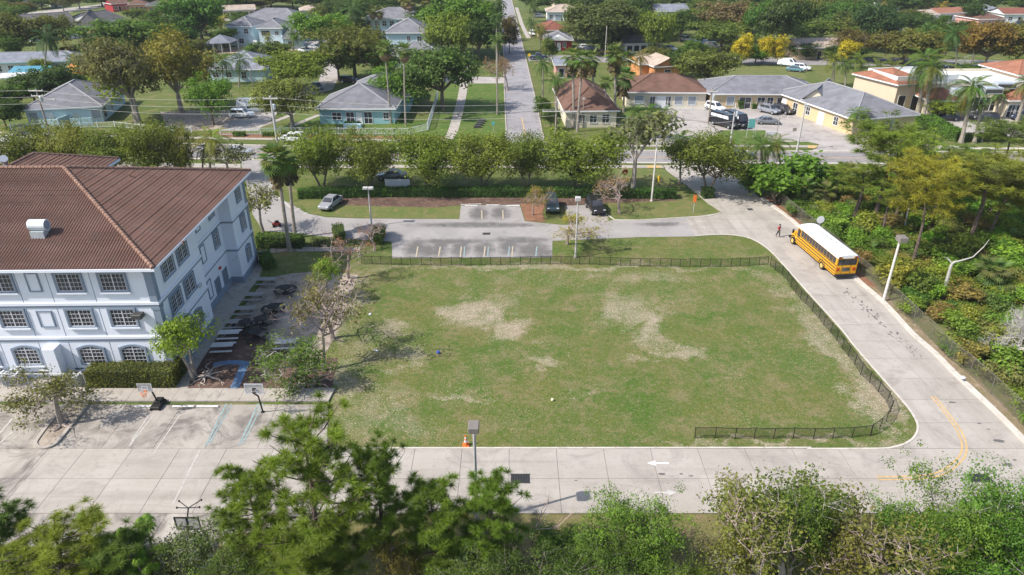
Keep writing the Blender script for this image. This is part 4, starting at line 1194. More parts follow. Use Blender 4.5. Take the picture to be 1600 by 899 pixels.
def palm(kind, x, yb, yt, wpx, color, label, group=None, n=22, lean=0.0, skirt=False, name='palm_tree', xt=None):
    b = G(x, yb); H = max(2.0, ZAT(yt, b.y))
    xt = x if xt is None else xt
    sc_ = SCP((b.x, b.y, H)); Rr = max(.8, wpx / sc_ / 2)
    zc = b.y * CT + (HCAM - H * .85) * ST
    dx = (xt - 800) / FPX * zc - b.x
    root = thing(name, label, 'palm tree', tuple(b), 0, group)
    hd = Vector((dx, 0, H - Rr * .42))
    tr = MB()
    pts = [Vector((dx * (t_ ** 1.5), 0, hd.z * t_)) for t_ in (0, .15, .4, .7, 1)]
    r0 = {'royal': .30, 'coco': .17, 'fan': .19}[kind] * (H / 9) ** .4
    tr.tube(pts, [r0 * 1.5, r0 * 1.05, r0, r0 * .9, r0 * .7], 7)
    tr.build('trunk', M['bark_palm'], root)
    if kind == 'royal':
        cs = MB(); cs.tube([hd - Vector((0, 0, .2)), hd + Vector((0, 0, .9 * Rr / 3))], [r0 * .9, r0 * .4], 7); o = cs.build('crownshaft', M['leaf'], root, color=(.12, .17, .05))
    s = Rr / {'royal': 3.0, 'coco': 2.9, 'fan': 1.85}[kind]
    for k in range(n):
        f = k / n
        el = (1.15 - 1.75 * f) if kind != 'fan' else (1.25 - 2.0 * f)
        az = k * 2.399 + rng.normal(0, .15)
        i = 0 if f < .33 else (1 if f < .7 else 2)
        me = FR['%s%d' % (kind, i)]
        sc1 = s * rng.uniform(.85, 1.1) * (1 if f > .15 else .8)
        c = tuple(min(1, v * rng.uniform(.8, 1.2)) for v in color)
        if f > .86 and rng.random() < .55: c = (.22, .16, .06)
        link('frond', me, root, hd + Vector((0, 0, .12 * Rr * (1 - f))), (rng.normal(0, .12), -el + .35, az), (sc1,) * 3, c)
    if skirt:
        F, T = [], []
        for k in range(110):
            a = rng.uniform(0, 6.28); z = hd.z - rng.uniform(.0, .8) * Rr * 1.0
            p = Vector((dx + r0 * math.cos(a), r0 * math.sin(a), z)); q = p + Vector((math.cos(a) * Rr * .38, math.sin(a) * Rr * .38, -Rr * .55)) * rng.uniform(.6, 1.2)
            s_ = Vector((-math.sin(a), math.cos(a), 0)) * Rr * .12
            F.append([tuple(p), tuple(q - s_), tuple(q + Vector((0, 0, -.1))), tuple(q + s_)]); T.append(rng.random())
        link('dead_skirt', np_mesh('dead_skirt', np.array(F), 4, np.array(T), M['leaf']), root, color=(.105, .075, .048))
    return root
def far_palm(kind, x, yb, yt, wpx, color, label, group=None, xt=None, n=16, brown=0):
    """palms too far off to show single fronds: trunk and one crown"""
    b = G(x, yb); H = max(2.0, ZAT(yt, b.y)); sc_ = SCP((b.x, b.y, H)); Rr = max(.8, wpx / sc_ / 2)
    key = 'farpalm_%s' % kind
    if key not in PROTO:
        Vs, Ts = [], []
        for k in range(n):
            f = k / n; me = FR['%s%d' % (kind, 0 if f < .33 else (1 if f < .7 else 2))]
            co = np.empty(len(me.vertices) * 3); me.vertices.foreach_get('co', co); co = co.reshape(-1, 3)
            tt = np.empty(len(me.polygons)); me.attributes['tint'].data.foreach_get('value', tt)
            Mx = np.array((Euler((0, -(1.15 - 1.75 * f) + .35, k * 2.399), 'XYZ')).to_matrix())
            Vs.append((co @ Mx.T).reshape(-1, 4, 3)); Ts.append(tt)
        PROTO[key] = np_mesh('crown_' + key, np.concatenate(Vs), 4, np.concatenate(Ts), M['leaf'])
    root = thing('palm_tree', label, 'palm tree', tuple(b), 0, group)
    xt = x if xt is None else xt
    dx = (xt - 800) / FPX * (b.y * CT + (HCAM - H * .85) * ST) - b.x
    hd = Vector((dx, 0, H - Rr * .42)); tr = MB(); r0 = .16
    tr.tube([Vector((0, 0, -.1)), Vector((dx * .35, 0, hd.z * .5)), hd], [r0 * 1.4, r0, r0 * .8], 6); tr.build('trunk', M['bark_palm'], root)
    s = Rr / {'royal': 3.0, 'coco': 2.9, 'fan': 1.85}[kind]
    link('crown', PROTO[key], root, hd, (0, 0, rng.uniform(0, 6)), (s, s, s), color)
    if brown:
        mb = MB(); mb.lathe([(.25 * Rr, -1.15 * Rr * brown), (.55 * Rr, -.75 * Rr * brown), (.42 * Rr, -.3 * Rr), (.2 * Rr, 0)], 9)
        mb.build('dead_skirt', M['thatch'], root, loc=hd)
    return root

def tree(kind, x, yb, yt, wpx, color, label, cat='tree', name='tree', group=None, xc=None, hscale=None, maxh=None, rz=None):
    p = PROTO[kind]
    if kind[:8] in ('pine_mid', 'pine_sli'): color = tuple(v * 1.4 for v in color)
    if kind[:8] == 'pine_nea': color = (color[0] * .78, color[1] * .85, color[2] * .9)
    if yb > 850: yt = yt + (40 if kind.startswith('pine') else 18 if kind[:4] in ('near', 'mixe') else 0)
    xc = x if xc is None else xc
    b = G(xc, yb)
    H = max(.5, ZAT(yt, b.y))
    W = 1.1 * wpx / SCP((b.x, b.y, H * .6))
    root = thing(name, label, cat, tuple(b), rng.uniform(0, 6.283) if rz is None else rz, group)
    sx = W / p['W']; sz = H / p['H']
    if p['crown'] is not None: link('crown', p['crown'], root, None, None, (sx, sx, sz), color)
    tx = min(sx, sz) * .5 + sz * .5
    link('trunk', p['trunk'], root, None, None, (sx, sx, sz))
    return root
DG, MG, BG = (.048, .082, .022), (.070, .118, .026), (.098, .175, .028)
YG, OL, BR = (.150, .172, .032), (.105, .108, .034), (.125, .092, .042)
GY, YF, BLG, PK = (.13, .135, .085), (.62, .40, .03), (.045, .085, .045), (.22, .15, .13)
PG, RO = (.105, .135, .038), (.14, .175, .034)
# ================================================================== TREES WHERE THEY STAND
T_ = tree
g = 'yellow-green trees in the row between the hedge and the main road'
for k, (x, yb, yt, w, c, lab) in enumerate([
    (504, 298, 205, 84, RO, 'yellow-green row tree behind the grey sedan, first after the fan palms'),
    (577, 297, 206, 84, (.13, .15, .035), 'yellow-green row tree directly behind the two-headed light pole'),
    (666, 298, 206, 96, RO, 'yellow-green row tree just right of the white banner on the hedge'),
    (757, 300, 214, 84, (.145, .165, .034), 'yellow-green row tree above the empty stalls by the hedge'),
    (822, 299, 212, 58, (.12, .15, .034), 'narrow yellow-green row tree directly behind the dark green car'),
    (902, 298, 204, 110, RO, 'wide yellow-green row tree standing behind the black car'),
    (1104, 304, 206, 100, (.12, .142, .034), 'yellow-green row tree at the mouth of the concrete drive')]):
    T_('row%d' % (k % 4), x, yb, yt - 2, w * 1.12, c, lab, group=g)
T_('airy0', 988, 306, 172, 96, GY, 'thin grey-green tree with half-bare twigs at the right end of the row')
g = 'yellow-green trees between the school roof and the main road'
for k, (x, yb, yt, w, c, lab) in enumerate([
    (62, 282, 196, 92, (.14, .152, .034), 'yellow-green tree behind the lower tiled roof of the school wing'),
    (128, 284, 194, 78, (.15, .15, .034), 'yellowish tree behind the right corner of the tiled wing roof'),
    (186, 286, 198, 78, (.115, .14, .032), 'yellow-green tree second from the corner of the tiled wing roof'),
    (244, 286, 192, 80, (.125, .142, .032), 'yellow-green tree behind the middle of the long tiled hip'),
    (290, 286, 196, 44, (.15, .148, .036), 'narrow yellowing tree behind the tiled hip, next to the coconut palm'),
    (360, 285, 226, 62, GY, 'half-bare thin tree behind the far end of the tiled eave')]):
    T_('row%d' % ((k + 1) % 4) if k < 5 else 'airy1', x, yb, yt, w, c, lab, group=g if k < 5 else None)
palm('coco', 330, 280, 205, 70, (.16, .18, .05), 'yellow-green coconut palm rising behind the school roof', n=20)
palm('coco', 318, 278, 224, 44, BLG, 'small dark coconut palm below the taller one behind the school roof', n=16)
T_('oval1', 2, 300, 246, 22, DG, 'dark tree at the left photo edge beside the tiled wing roof')
palm('fan', 453, 393, 236, 66, (.10, .135, .045), 'taller fan palm with a leaning trunk by the school corner', n=34, xt=434, skirt=True)
palm('fan', 462, 372, 246, 46, (.09, .125, .04), 'shorter fan palm close behind the leaning one', n=28, xt=452, skirt=True)
T_('airy1', 412, 364, 290, 60, (.16, .16, .075), 'sparse small tree beside the far school corner')
T_('yard0', 306, 592, 488, 84, (.165, .225, .03), 'bright green small tree against the school corner next to the big hedge')
T_('mixed0', 470, 600, 520, 112, (.10, .155, .03), 'green low tree with surface roots at the end of the front walk')
T_('bare1', 506, 580, 446, 108, (.15, .13, .06), 'half-bare pinkish tree over the round black tables')
T_('bare2', 520, 530, 440, 104, (.16, .14, .06), 'leafless twiggy tree leaning over the bare soil by the field')
T_('bare0', 545, 436, 356, 84, (.26, .12, .09), 'pinkish bare tree standing at the field corner by the low fence')
T_('yard0', 516, 470, 400, 46, (.16, .22, .04), 'small bright green sapling beside the bare soil')
T_('bare2', 585, 392, 352, 60, (.26, .13, .10), 'low pinkish bare bush between the two clipped hedges')
T_('island', 96, 664, 582, 130, (.14, .135, .05), 'twisted half-bare tree in the kerbed island of the car park')
T_('bare1', 886, 382, 332, 84, (.26, .22, .045), 'bare tree with yellow leaves beside the light pole on the grass')
T_('bare1', 832, 336, 288, 46, (.26, .19, .05), 'thin orange-leaved tree on the red mulch by the dark green car')
T_('bare0', 968, 334, 268, 80, (.26, .15, .11), 'pinkish-grey bare tree on the grass right of the black car')
palm('coco', 1062, 288, 208, 52, (.12, .16, .045), 'small coconut palm behind the silver pole near the drive', n=16)

T_('pine_mid0', 1359, 345, 188, 118, (.105, .135, .03), 'tall green pine with a bare dark trunk, tallest in the wood', cat='pine tree', name='pine_tree', xc=1366)
T_('pine_slim', 1335, 343, 262, 66, (.11, .13, .032), 'slim pine with a thin pale trunk left of the tall pine', cat='pine tree', name='pine_tree')
T_('pine_mid1', 1412, 419, 246, 100, (.19, .17, .03), 'yellowing pine with a long leaning trunk near the wooden pole', cat='pine tree', name='pine_tree', xc=1424)
T_('pine_mid0', 1506, 378, 238, 130, (.125, .132, .032), 'broad olive pine with a forked trunk in the middle of the wood', cat='pine tree', name='pine_tree', xc=1515)
T_('pine_mid1', 1545, 372, 268, 84, (.155, .15, .03), 'yellow-tinged pine close right of the forked one', cat='pine tree', name='pine_tree')
T_('pine_mid0', 1562, 272, 186, 84, (.085, .112, .032), 'dark pine standing at the main road, farthest right', cat='pine tree', name='pine_tree')
T_('pine_mid1', 1486, 300, 226, 76, (.085, .118, .032), 'green pine at the back of the wood between two yellow ones', cat='pine tree', name='pine_tree')
palm('coco', 1190, 292, 216, 62, (.085, .12, .04), 'dark coconut palm at the top end of the wood by the drive', n=20)
palm('coco', 1222, 288, 214, 58, (.13, .165, .045), 'lighter coconut palm at the top end of the wood', n=18, xt=1212)
T_('bigleaf0', 1252, 300, 238, 76, (.10, .18, .03), 'bright green leafy tree next to the coconut palms in the wood')
T_('bigleaf1', 1212, 318, 262, 70, (.11, .19, .03), 'lime green bush tree at the drive bend in the wood')
T_('bigleaf1', 1172, 300, 256, 50, (.075, .14, .028), 'green bush tree nearest the drive mouth')
T_('dead0', 1570, 580, 478, 84, GY, 'leafless grey tree on the slope by the lower right fence', cat='dead tree', name='dead_tree')
for x, yb, yt, w, c, lab in ((1396, 352, 246, 44, (.11, .13, .032), 'slim pine just right of the tallest one, in the wood'), (1452, 356, 250, 50, (.13, .135, .032), 'slim olive pine between the yellowing and the forked pines'),
                             (1530, 338, 240, 46, (.12, .13, .032), 'slim pine behind the forked pine, on its right'), (1300, 322, 256, 34, (.10, .135, .032), 'young thin pine left of the slim one with the pale trunk'), (1590, 330, 236, 56, (.105, .125, .03), 'slim pine at the right photo edge in the wood'),
                             (1376, 372, 286, 38, (.125, .14, .032), 'short slim pine in front of the tallest pine'), (1470, 330, 262, 40, (.16, .155, .03), 'short yellowish slim pine at the middle of the wood'), (1425, 318, 236, 50, (.095, .125, .032), 'slim dark pine behind the yellowing one')):
    T_('pine_slim', x, yb, yt, w, c, lab, cat='pine tree', name='pine_tree')
def dead_stem(pts, rad, label, name='dead_tree'):
    b = G(*pts[0]); r = thing(name, label, 'dead tree', tuple(b))
    L = [Vector((0, 0, -.1))]
    for px, py in pts[1:]:
        z = ZAT(py, b.y); zc = b.y * CT + (HCAM - z) * ST; L.append(Vector(((px - 800) / FPX * zc - b.x, 0, z)))
    mb = MB(); L = smooth_line(L, 3); mb.tube(L, [rad * (1 - .75 * i / len(L)) for i in range(len(L))], 7); mb.build('trunk', M['twig_grey'], r)
    return r, L
dead_stem([(1412, 362), (1416, 342), (1421, 322)], .16, 'bare broken stem standing between the two leaning pines')
r_, L_ = dead_stem([(1474, 458), (1482, 430), (1488, 412), (1500, 408), (1520, 402)], .2, 'dead crooked trunk with one curved branch in the wood')
mb = MB(); mb.tube([L_[6], L_[6] + Vector((-.5, .3, .5)), L_[6] + Vector((-.9, .2, .6))], [.1, .06, .02], 5); mb.tube([L_[-1], L_[-1] + Vector((.8, 0, 1.2)), L_[-1] + Vector((1.1, 0, 2.0))], [.07, .05, .02], 5); mb.build('branch', M['twig_grey'], r_)
b = G(1504, 512); s_ = thing('tree_stump', 'broken reddish tree stump in the clearing of the wood', 'stump', tuple(b))
mb = MB()
for k in range(9):
    a = k * .7; mb.tube([(.35 * math.cos(a), .35 * math.sin(a), -.05), (.3 * math.cos(a), .3 * math.sin(a), rng.uniform(.5, 1.5))], [.13, .03], 5)
mb.build('splinters', M['bark'], s_)
palm('fan', 1552, 452, 412, 60, (.10, .135, .06), 'grey-green cabbage palm beside the crooked dead trunk', n=22, name='palm_tree')
palm('fan', 1255, 318, 286, 44, (.10, .125, .06), 'grey-green cabbage palm behind the fence above the bus', n=18)
palm('fan', 1290, 322, 292, 40, (.105, .13, .055), 'cabbage palm between the bus and the slim pine', n=18)
palm('fan', 1590, 340, 305, 50, (.07, .11, .04), 'cabbage palm at the right photo edge in the wood', n=18)
inw = [(1222, 318), (1266, 355), (1340, 415), (1425, 492), (1500, 565), (1600, 655), (1640, 690), (1680, 640), (1680, 280), (1600, 274), (1260, 278), (1200, 288)]
ip_ = [tuple(G(*p)[:2]) for p in inw]
def inside(p, poly):
    c = False; n = len(poly)
    for i in range(n):
        a, b = poly[i], poly[i - 1]
        if (a[1] > p[1]) != (b[1] > p[1]) and p[0] < (b[0] - a[0]) * (p[1] - a[1]) / (b[1] - a[1]) + a[0]: c = not c
    return c
xs_, ys_ = [p[0] for p in ip_], [p[1] for p in ip_]
cols = [((.105, .17, .03), 'lime-green'), ((.085, .135, .03), 'mid-green'), ((.12, .14, .035), 'olive'), ((.15, .165, .036), 'yellow-green'), ((.065, .105, .03), 'dark green'), ((.15, .125, .055), 'brownish'), ((.12, .185, .035), 'bright green')]
placed = []; tries = 0
shr = random.Random(11)
while len(placed) < 250 and tries < 9000:
    tries += 1
    p = (shr.uniform(min(xs_), max(xs_)), shr.uniform(min(ys_), max(ys_)))
    if not inside(p, ip_): continue
    if any((p[0] - q[0]) ** 2 + (p[1] - q[1]) ** 2 < (1.2 + .010 * p[1]) ** 2 for q in placed): continue
    clear = (p[0] - G(1520, 520).x) ** 2 / 30 + (p[1] - G(1520, 520).y) ** 2 / 14
    if clear < 1 and shr.random() < .8: continue
    placed.append(p)
SHRUB_GROUP = 'leafy shrubs of the wood beside the drive'
LAND = [('the front of the bus', G(1262, 352)), ('the back of the bus', G(1352, 425)), ('the pale wooden pole', G(1392, 458)), ('the foot of the tallest pine', G(1359, 345)), ('the foot of the yellowing pine', G(1412, 419)),
        ('the foot of the forked pine', G(1503, 378)), ('the crooked dead trunk', G(1474, 458)), ('the broken tree stump', G(1504, 512)), ('the leafless grey tree', G(1570, 580)), ('the coconut palms', G(1205, 300)),
        ('the slim pine', G(1335, 343)), ('the bare broken stem', G(1412, 362)), ('the dark roadside pine', G(1562, 272)), ('the green pine at the back', G(1486, 300)), ('the lower right wood corner', G(1620, 650)), ('the right photo edge', G(1610, 480))]
info = []
for p in sorted(placed, key=lambda q: -q[1]):
    k = shr.choice(['shrub0', 'shrub1', 'shrub2', 'shrub3', 'bigleaf0', 'bigleaf1', 'shrub1', 'shrub2'])
    c, cn = shr.choice(cols)
    lm = min(LAND, key=lambda l: (l[1].x - p[0]) ** 2 + (l[1].y - p[1]) ** 2)
    info.append((p, k, c, cn, lm[0], (lm[1].x - p[0]) ** 2 + (lm[1].y - p[1]) ** 2))
ORD = ['closest', 'second closest', 'third closest', 'fourth closest', 'fifth closest', 'sixth closest', 'seventh closest', 'eighth closest', 'ninth closest', 'tenth closest', 'eleventh closest', 'twelfth closest', 'thirteenth closest', 'fourteenth closest', 'fifteenth closest']
for p, k, c, cn, lm, dd in info:
    same = sorted(q[5] for q in info if q[3] == cn and q[4] == lm)
    lab = ('only %s shrub near %s' % (cn, lm)) if len(same) == 1 else '%s shrub, %s of its colour to %s' % (cn, ORD[min(14, same.index(dd))], lm)
    pr = PROTO[k]
    w = shr.uniform(1.9, 3.6); h = shr.uniform(.9, 2.0) if k[0] == 's' else shr.uniform(1.4, 2.8)
    if p[0] < 18 and k[0] == 'b': h *= .75
    root = thing('shrub', lab, 'shrub', (p[0], p[1], 0), shr.uniform(0, 6), SHRUB_GROUP)
    sx, sz = w / pr['W'], h / pr['H']
    link('foliage', pr['crown'], root, None, None, (sx, sx, sz), tuple(v * 1.3 * shr.uniform(.85, 1.15) for v in c))
    link('stems', pr['trunk'], root, None, None, (sx, sx, sz))
PAL = {}
for i, (px, py) in enumerate([(1275, 330), (1302, 345), (1335, 372), (1262, 340), (1390, 350), (1440, 340), (1530, 430), (1575, 470), (1350, 395), (1545, 400), (1585, 420), (1320, 330), (1465, 390), (1408, 385), (1300, 310), (1590, 380)]):
    b = G(px, py); lm = min(LAND, key=lambda l: (l[1] - b).length); PAL[lm[0]] = PAL.get(lm[0], 0) + 1; root = thing('palmetto', '%sspiky palmetto clump near %s' % (('', 'second ', 'third ', 'fourth ')[PAL[lm[0]] - 1], lm[0]), 'palmetto', tuple(b), 0, 'palmettos in the wood beside the drive')
    for k in range(13):
        link('frond', FR['fan%d' % (k % 3)], root, (rng.normal(0, .3), rng.normal(0, .3), .25), (0, -.9 + rng.uniform(-.3, .4), k * 2.4), (rng.uniform(.6, .95),) * 3, (.105 * rng.uniform(.8, 1.2), .135 * rng.uniform(.8, 1.2), .06))
def cover(name, poly, n, size, cols_, zmax=.5):
    """low leafy growth nobody could count"""
    P = []; xs2, ys2 = [p[0] for p in poly], [p[1] for p in poly]
    while len(P) < n:
        q = rng.uniform((min(xs2), min(ys2)), (max(xs2), max(ys2)), (2000, 2))
        nz = np.sin(q[:, 0] * .9 + 1.3 * np.sin(q[:, 1] * .6)) + np.sin(q[:, 1] * 1.1 + q[:, 0] * .35)
        for (x, y), v in zip(q, nz):
            if v > -.55 and inside((x, y), poly): P.append((x, y, rng.uniform(.03, zmax) * (.5 + .5 * max(0, v))))
    P = np.array(P[:n])
    V = leaf_faces(P, rng.normal(size=P.shape) * .6 + np.array([0, 0, .9]), size * rng.uniform(.6, 1.4, n), .5)
    tint = .5 + .3 * np.sin(P[:, 0] * .5 + 2 * np.sin(P[:, 1] * .33)) + rng.uniform(-.3, .3, n)
    o = link(name, np_mesh(name, V, 4, tint, M['leaf']), None, color=cols_)
    o['kind'] = 'stuff'
    return o
cover('ground_cover', ip_, 42000, .14, (.15, .18, .042))
# ================================================================== HOUSES BEYOND THE MAIN ROAD
def roofmat(name, c, v=.2):
    t = NT(name)
    k = t.mix(t.rng(t.noise(.5, 5, .65), .35, .65), tuple(x * (1 - v) for x in c), tuple(x * (1 + v) for x in c))
    mp = t.n('ShaderNodeMapping'); mp.inputs['Scale'].default_value = (.4, .4, 6); t.lk(t.P(), mp.inputs[0])
    k = t.mix(t.rng(t.noise(3, 3, .7, vec=mp.outputs[0]), .45, .7, 0, .45), k, tuple(x * .6 for x in c))
    return t.done(k, .9, .15)
M['r_grey'] = roofmat('grey_shingle', (.185, .185, .20))
M['r_blue'] = roofmat('blue_grey_shingle', (.22, .23, .265))
M['r_dark'] = roofmat('dark_shingle', (.105, .10, .10))
M['r_brown'] = roofmat('brown_shingle', (.155, .088, .065))
M['r_red'] = roofmat('red_tile', (.22, .085, .06))
M['r_orange'] = roofmat('orange_tile', (.30, .135, .085))
M['r_tan'] = roofmat('tan_tile', (.42, .335, .27))
M['r_white'] = roofmat('white_roof', (.62, .62, .61), .1)
M['w_blue'] = wallpaint('light_blue_wall', (.50, .64, .70), .15)
M['w_teal'] = wallpaint('teal_wall', (.30, .50, .53), .15)
M['w_aqua'] = wallpaint('pale_aqua_wall', (.47, .62, .64), .15)
M['w_white'] = wallpaint('white_wall', (.72, .72, .70), .15)
M['w_cream'] = wallpaint('cream_wall', (.68, .60, .46), .15)
M['w_yellow'] = wallpaint('yellow_wall', (.60, .46, .27), .15)
M['w_peach'] = wallpaint('peach_wall', (.66, .52, .38), .15)
M['w_orange'] = wallpaint('orange_wall', (.62, .27, .11), .15)
M['w_red'] = wallpaint('red_wall', (.36, .035, .04), .15)
M['w_tan'] = wallpaint('tan_wall', (.50, .38, .25), .15)
M['w_pink'] = wallpaint('pink_wall', (.58, .33, .28), .15)
M['trimw'] = plain('white_trim', (.74, .74, .73), .6, .08)
M['cap'] = plain('pale_ridge', (.29, .29, .30), .8)
M['shutter'] = plain('grey_shutter', (.30, .33, .36), .6)

WCACHE = {}
def house_window(parent, o, u, nrm, w, h, kind='win'):
    """frame, pane and bars at point o, along u, facing nrm"""
    key = (round(w, 1), round(h, 1), kind)
    if key not in WCACHE:
        W_, H_ = key[0], key[1]
        f = MB(); t_ = .09
        f.box(-W_ / 2 - t_, W_ / 2 + t_, -.07, .0, H_, H_ + t_); f.box(-W_ / 2 - t_, W_ / 2 + t_, -.09, .0, -t_, 0)
        f.box(-W_ / 2 - t_, -W_ / 2, -.069, .0, .001, H_ - .001); f.box(W_ / 2, W_ / 2 + t_, -.069, .0, .001, H_ - .001)
        if kind == 'win':
            f.box(-.03, .03, -.05, -.02, .002, H_ - .002)
            if H_ > .9: f.box(-W_ / 2 + .002, W_ / 2 - .002, -.048, -.022, H_ / 2 - .03, H_ / 2 + .03)
        p = MB(); p.box(-W_ / 2, W_ / 2, -.018, -.002, 0, H_)
        WCACHE[key] = (f.mesh('window_frame', M['trimw']), p.mesh('pane', {'win': M['glass'], 'door': M['trimw'], 'dark': M['black'], 'shut': M['shutter']}[kind]))
    f, p = WCACHE[key]
    rz = math.atan2(u.y, u.x)
    a = link('door' if kind == 'door' else 'window', f, parent, o, (0, 0, rz))
    link('door_leaf' if kind == 'door' else 'pane', p, a)
    return a
def block(parent, bl, br, depth, eave, rise, roof, wall, kind='hip_u', over=.55, wins=(), lwins=(), rwins=(), z0=0.0, trim='trimw', caps=True):
    """one wing: bl, br are the ground pixels of its front corners"""
    a, b = G(*bl), G(*br)
    org = Vector(parent.location); a = a - org; b = b - org
    u = (b - a); L = u.length; u.normalize(); v = Vector((-u.y, u.x, 0))
    mb = MB(); Pn = [a, b, b + v * depth, a + v * depth]
    mb.prism([(p.x, p.y) for p in Pn], -.1, eave)
    wmesh = mb
    E = [a - u * over - v * over, b + u * over - v * over, b + u * over + v * (depth + over), a - u * over + v * (depth + over)]
    Z = Vector((0, 0, 1)); e0 = [p + Z * eave for p in E]
    LL, DD = L + 2 * over, depth + 2 * over
    rm = MB()
    if kind == 'flat':
        wmesh.build('wall', wall, parent)
        rm.prism([(p.x, p.y) for p in E], eave + .002, eave + .28, bottom=True)
        r_ = rm.build('roof', roof, parent)
        if over < .3:
            pr = MB()
            for i in range(4):
                p, q = e0[i], e0[(i + 1) % 4]; d_ = (q - p).normalized(); n_ = Vector((d_.y, -d_.x, 0))
                vs = [p + n_ * .03, q + n_ * .03, q - n_ * .22, p - n_ * .22]
                pr.prism([(s.x, s.y) for s in vs], eave - .02, eave + .85 + i * .003)
            pr.build('parapet', wall, parent)
    else:
        if kind == 'hip_u':
            h = min(DD / 2, LL / 2 - .05); r0, r1 = e0[0] + u * h + v * DD / 2 + Z * rise, e0[1] - u * h + v * DD / 2 + Z * rise
            fs = [(0, 1, 5, 4), (1, 2, 5), (2, 3, 4, 5), (3, 0, 4)]; hips = [(0, 4), (1, 5), (2, 5), (3, 4), (4, 5)]
        elif kind == 'hip_v':
            h = min(LL / 2, DD / 2 - .05); r0, r1 = e0[0] + u * LL / 2 + v * h + Z * rise, e0[3] + u * LL / 2 - v * h + Z * rise
            fs = [(0, 1, 4), (1, 2, 5, 4), (2, 3, 5), (3, 0, 4, 5)]; hips = [(0, 4), (1, 4), (2, 5), (3, 5), (4, 5)]
        elif kind == 'gable_u':
            r0, r1 = e0[0] + v * DD / 2 + Z * rise, e0[1] + v * DD / 2 + Z * rise
            fs = [(0, 1, 5, 4), (2, 3, 4, 5)]; hips = [(4, 5)]
        else:
            r0, r1 = e0[0] + u * LL / 2 + Z * rise, e0[3] + u * LL / 2 + Z * rise
            fs = [(1, 2, 5, 4), (3, 0, 4, 5)]; hips = [(4, 5)]
        top = [p + Z * .14 for p in e0] + [r0 + Z * .14, r1 + Z * .14]
        rm.add(top, fs)
        rm.add(e0 + [p + Z * .139 for p in e0], [(3, 2, 1, 0), (0, 1, 5, 4), (1, 2, 6, 5), (2, 3, 7, 6), (3, 0, 4, 7)])
        if kind.startswith('gable'):
            k_ = rise * 2 * over / (DD if kind == 'gable_u' else LL)
            for s_ in (((a, a + v * depth), (b, b + v * depth)) if kind == 'gable_u' else ((a, b), (a + v * depth, b + v * depth))):
                wmesh.add([s_[0] + Z * (eave - .01), s_[1] + Z * (eave - .01), s_[1] + Z * (eave + k_), (s_[0] + s_[1]) / 2 + Z * (eave + rise), s_[0] + Z * (eave + k_)], [(0, 1, 2, 3, 4)])
        wmesh.build('wall', wall, parent)
        r_ = rm.build('roof', roof, parent)
        if caps:
            for i, j in hips:
                c = MB(); c.tube([top[i] + Z * .02, top[j] + Z * .02], .13, 5); c.build('ridge_cap', M['cap'] if roof.name in ('grey_shingle', 'blue_grey_shingle') else roof, r_)
        f = MB()
        for i in range(4):
            p, q = E[i], E[(i + 1) % 4]; d_ = (q - p).normalized(); n_ = Vector((d_.y, -d_.x, 0))
            f.prism([(s.x, s.y) for s in (p, p + n_ * .05, q + n_ * .05, q)], eave - .1, eave + .148)
        f.build('fascia', M[trim], r_)
    for spec, o, d, n_, ln in ((wins, a, u, -v, L), (lwins, a + v * depth, -v, -u, depth), (rwins, b, v, u, depth)):
        for w in spec:
            fr, ww, zz, hh = w[:4]; k_ = w[4] if len(w) > 4 else 'win'
            house_window(parent, o + d * ln * fr + Z * zz + n_ * .004, d, n_, ww, hh, k_)
    return r_
def house(name, label, bl, br, cat='house', **kw):
    h = thing(name, label, cat, tuple((G(*bl) + G(*br)) / 2))
    if kw: block(h, bl, br, **kw)
    return h
W4 = ((.15, 1.3, 1.0, 1.2), (.4, 1.3, 1.0, 1.2), (.62, 1.0, .1, 2.1, 'door'), (.85, 1.3, 1.0, 1.2))
h = house('house', 'pale blue hip-roofed house with low aqua front walls left of the street', (46, 196), (163, 190), depth=17, eave=3.0, rise=3.3, roof=M['r_grey'], wall=M['w_blue'], kind='hip_v',
          wins=((.09, 1.5, .9, 1.5, 'shut'), (.92, 1.7, .7, 1.7, 'shut'), (.3, 1.0, .1, 2.1, 'door')), rwins=((.1, 2.0, .5, 1.9), (.4, 1.0, 1.0, 1.2), (.75, 1.2, 1.0, 1.2)))
for p0, p1 in (((64, 200), (92, 199)), ((112, 198), (146, 196))):
    a, b = G(*p0) - h.location, G(*p1) - h.location; d_ = (b - a).normalized(); n_ = Vector((-d_.y, d_.x, 0))
    mb = MB(); mb.prism([tuple(q[:2]) for q in (a, b, b + n_ * .2, a + n_ * .2)], 0, 1.5); mb.build('garden_wall', M['w_aqua'], h)
a, b = G(92, 199) - h.location, G(112, 192) - h.location
mb = MB(); mb.prism([tuple(q[:2]) for q in (a, b, b + Vector((.2, 0, 0)), a + Vector((.2, 0, 0)))], 0, 1.7); mb.build('garden_wall', M['w_aqua'], h)
for px, py in ((103, 146), (126, 146), (72, 155)):
    pass
h = house('house', 'teal house with white-framed windows facing the main road', (501, 194), (617, 194))
block(h, (501, 194), (617, 194), 11, 3.0, 3.6, M['r_grey'], M['w_teal'], 'hip_v', wins=((.23, 1.7, .9, 1.3), (.41, 1.5, .1, 2.2), (.53, 1.0, .1, 2.1, 'door'), (.65, 1.5, .1, 2.2), (.89, 1.0, 1.0, 1.2)))
block(h, (548, 176), (640, 175), 15, 3.2, 3.5, M['r_grey'], M['w_teal'], 'hip_u')
mb = MB(); p = G(538, 201) - h.location; mb.bevbox(p.x - .1, p.x + 3.4, p.y - .4, p.y + .5, 0, .9, .1); 
hedge_small = mb.build('planter', M['w_aqua'], h)
h = house('church_hall', 'large white hall with wide grey roof beyond the round dark tree', (60, 64), (196, 52), cat='hall')
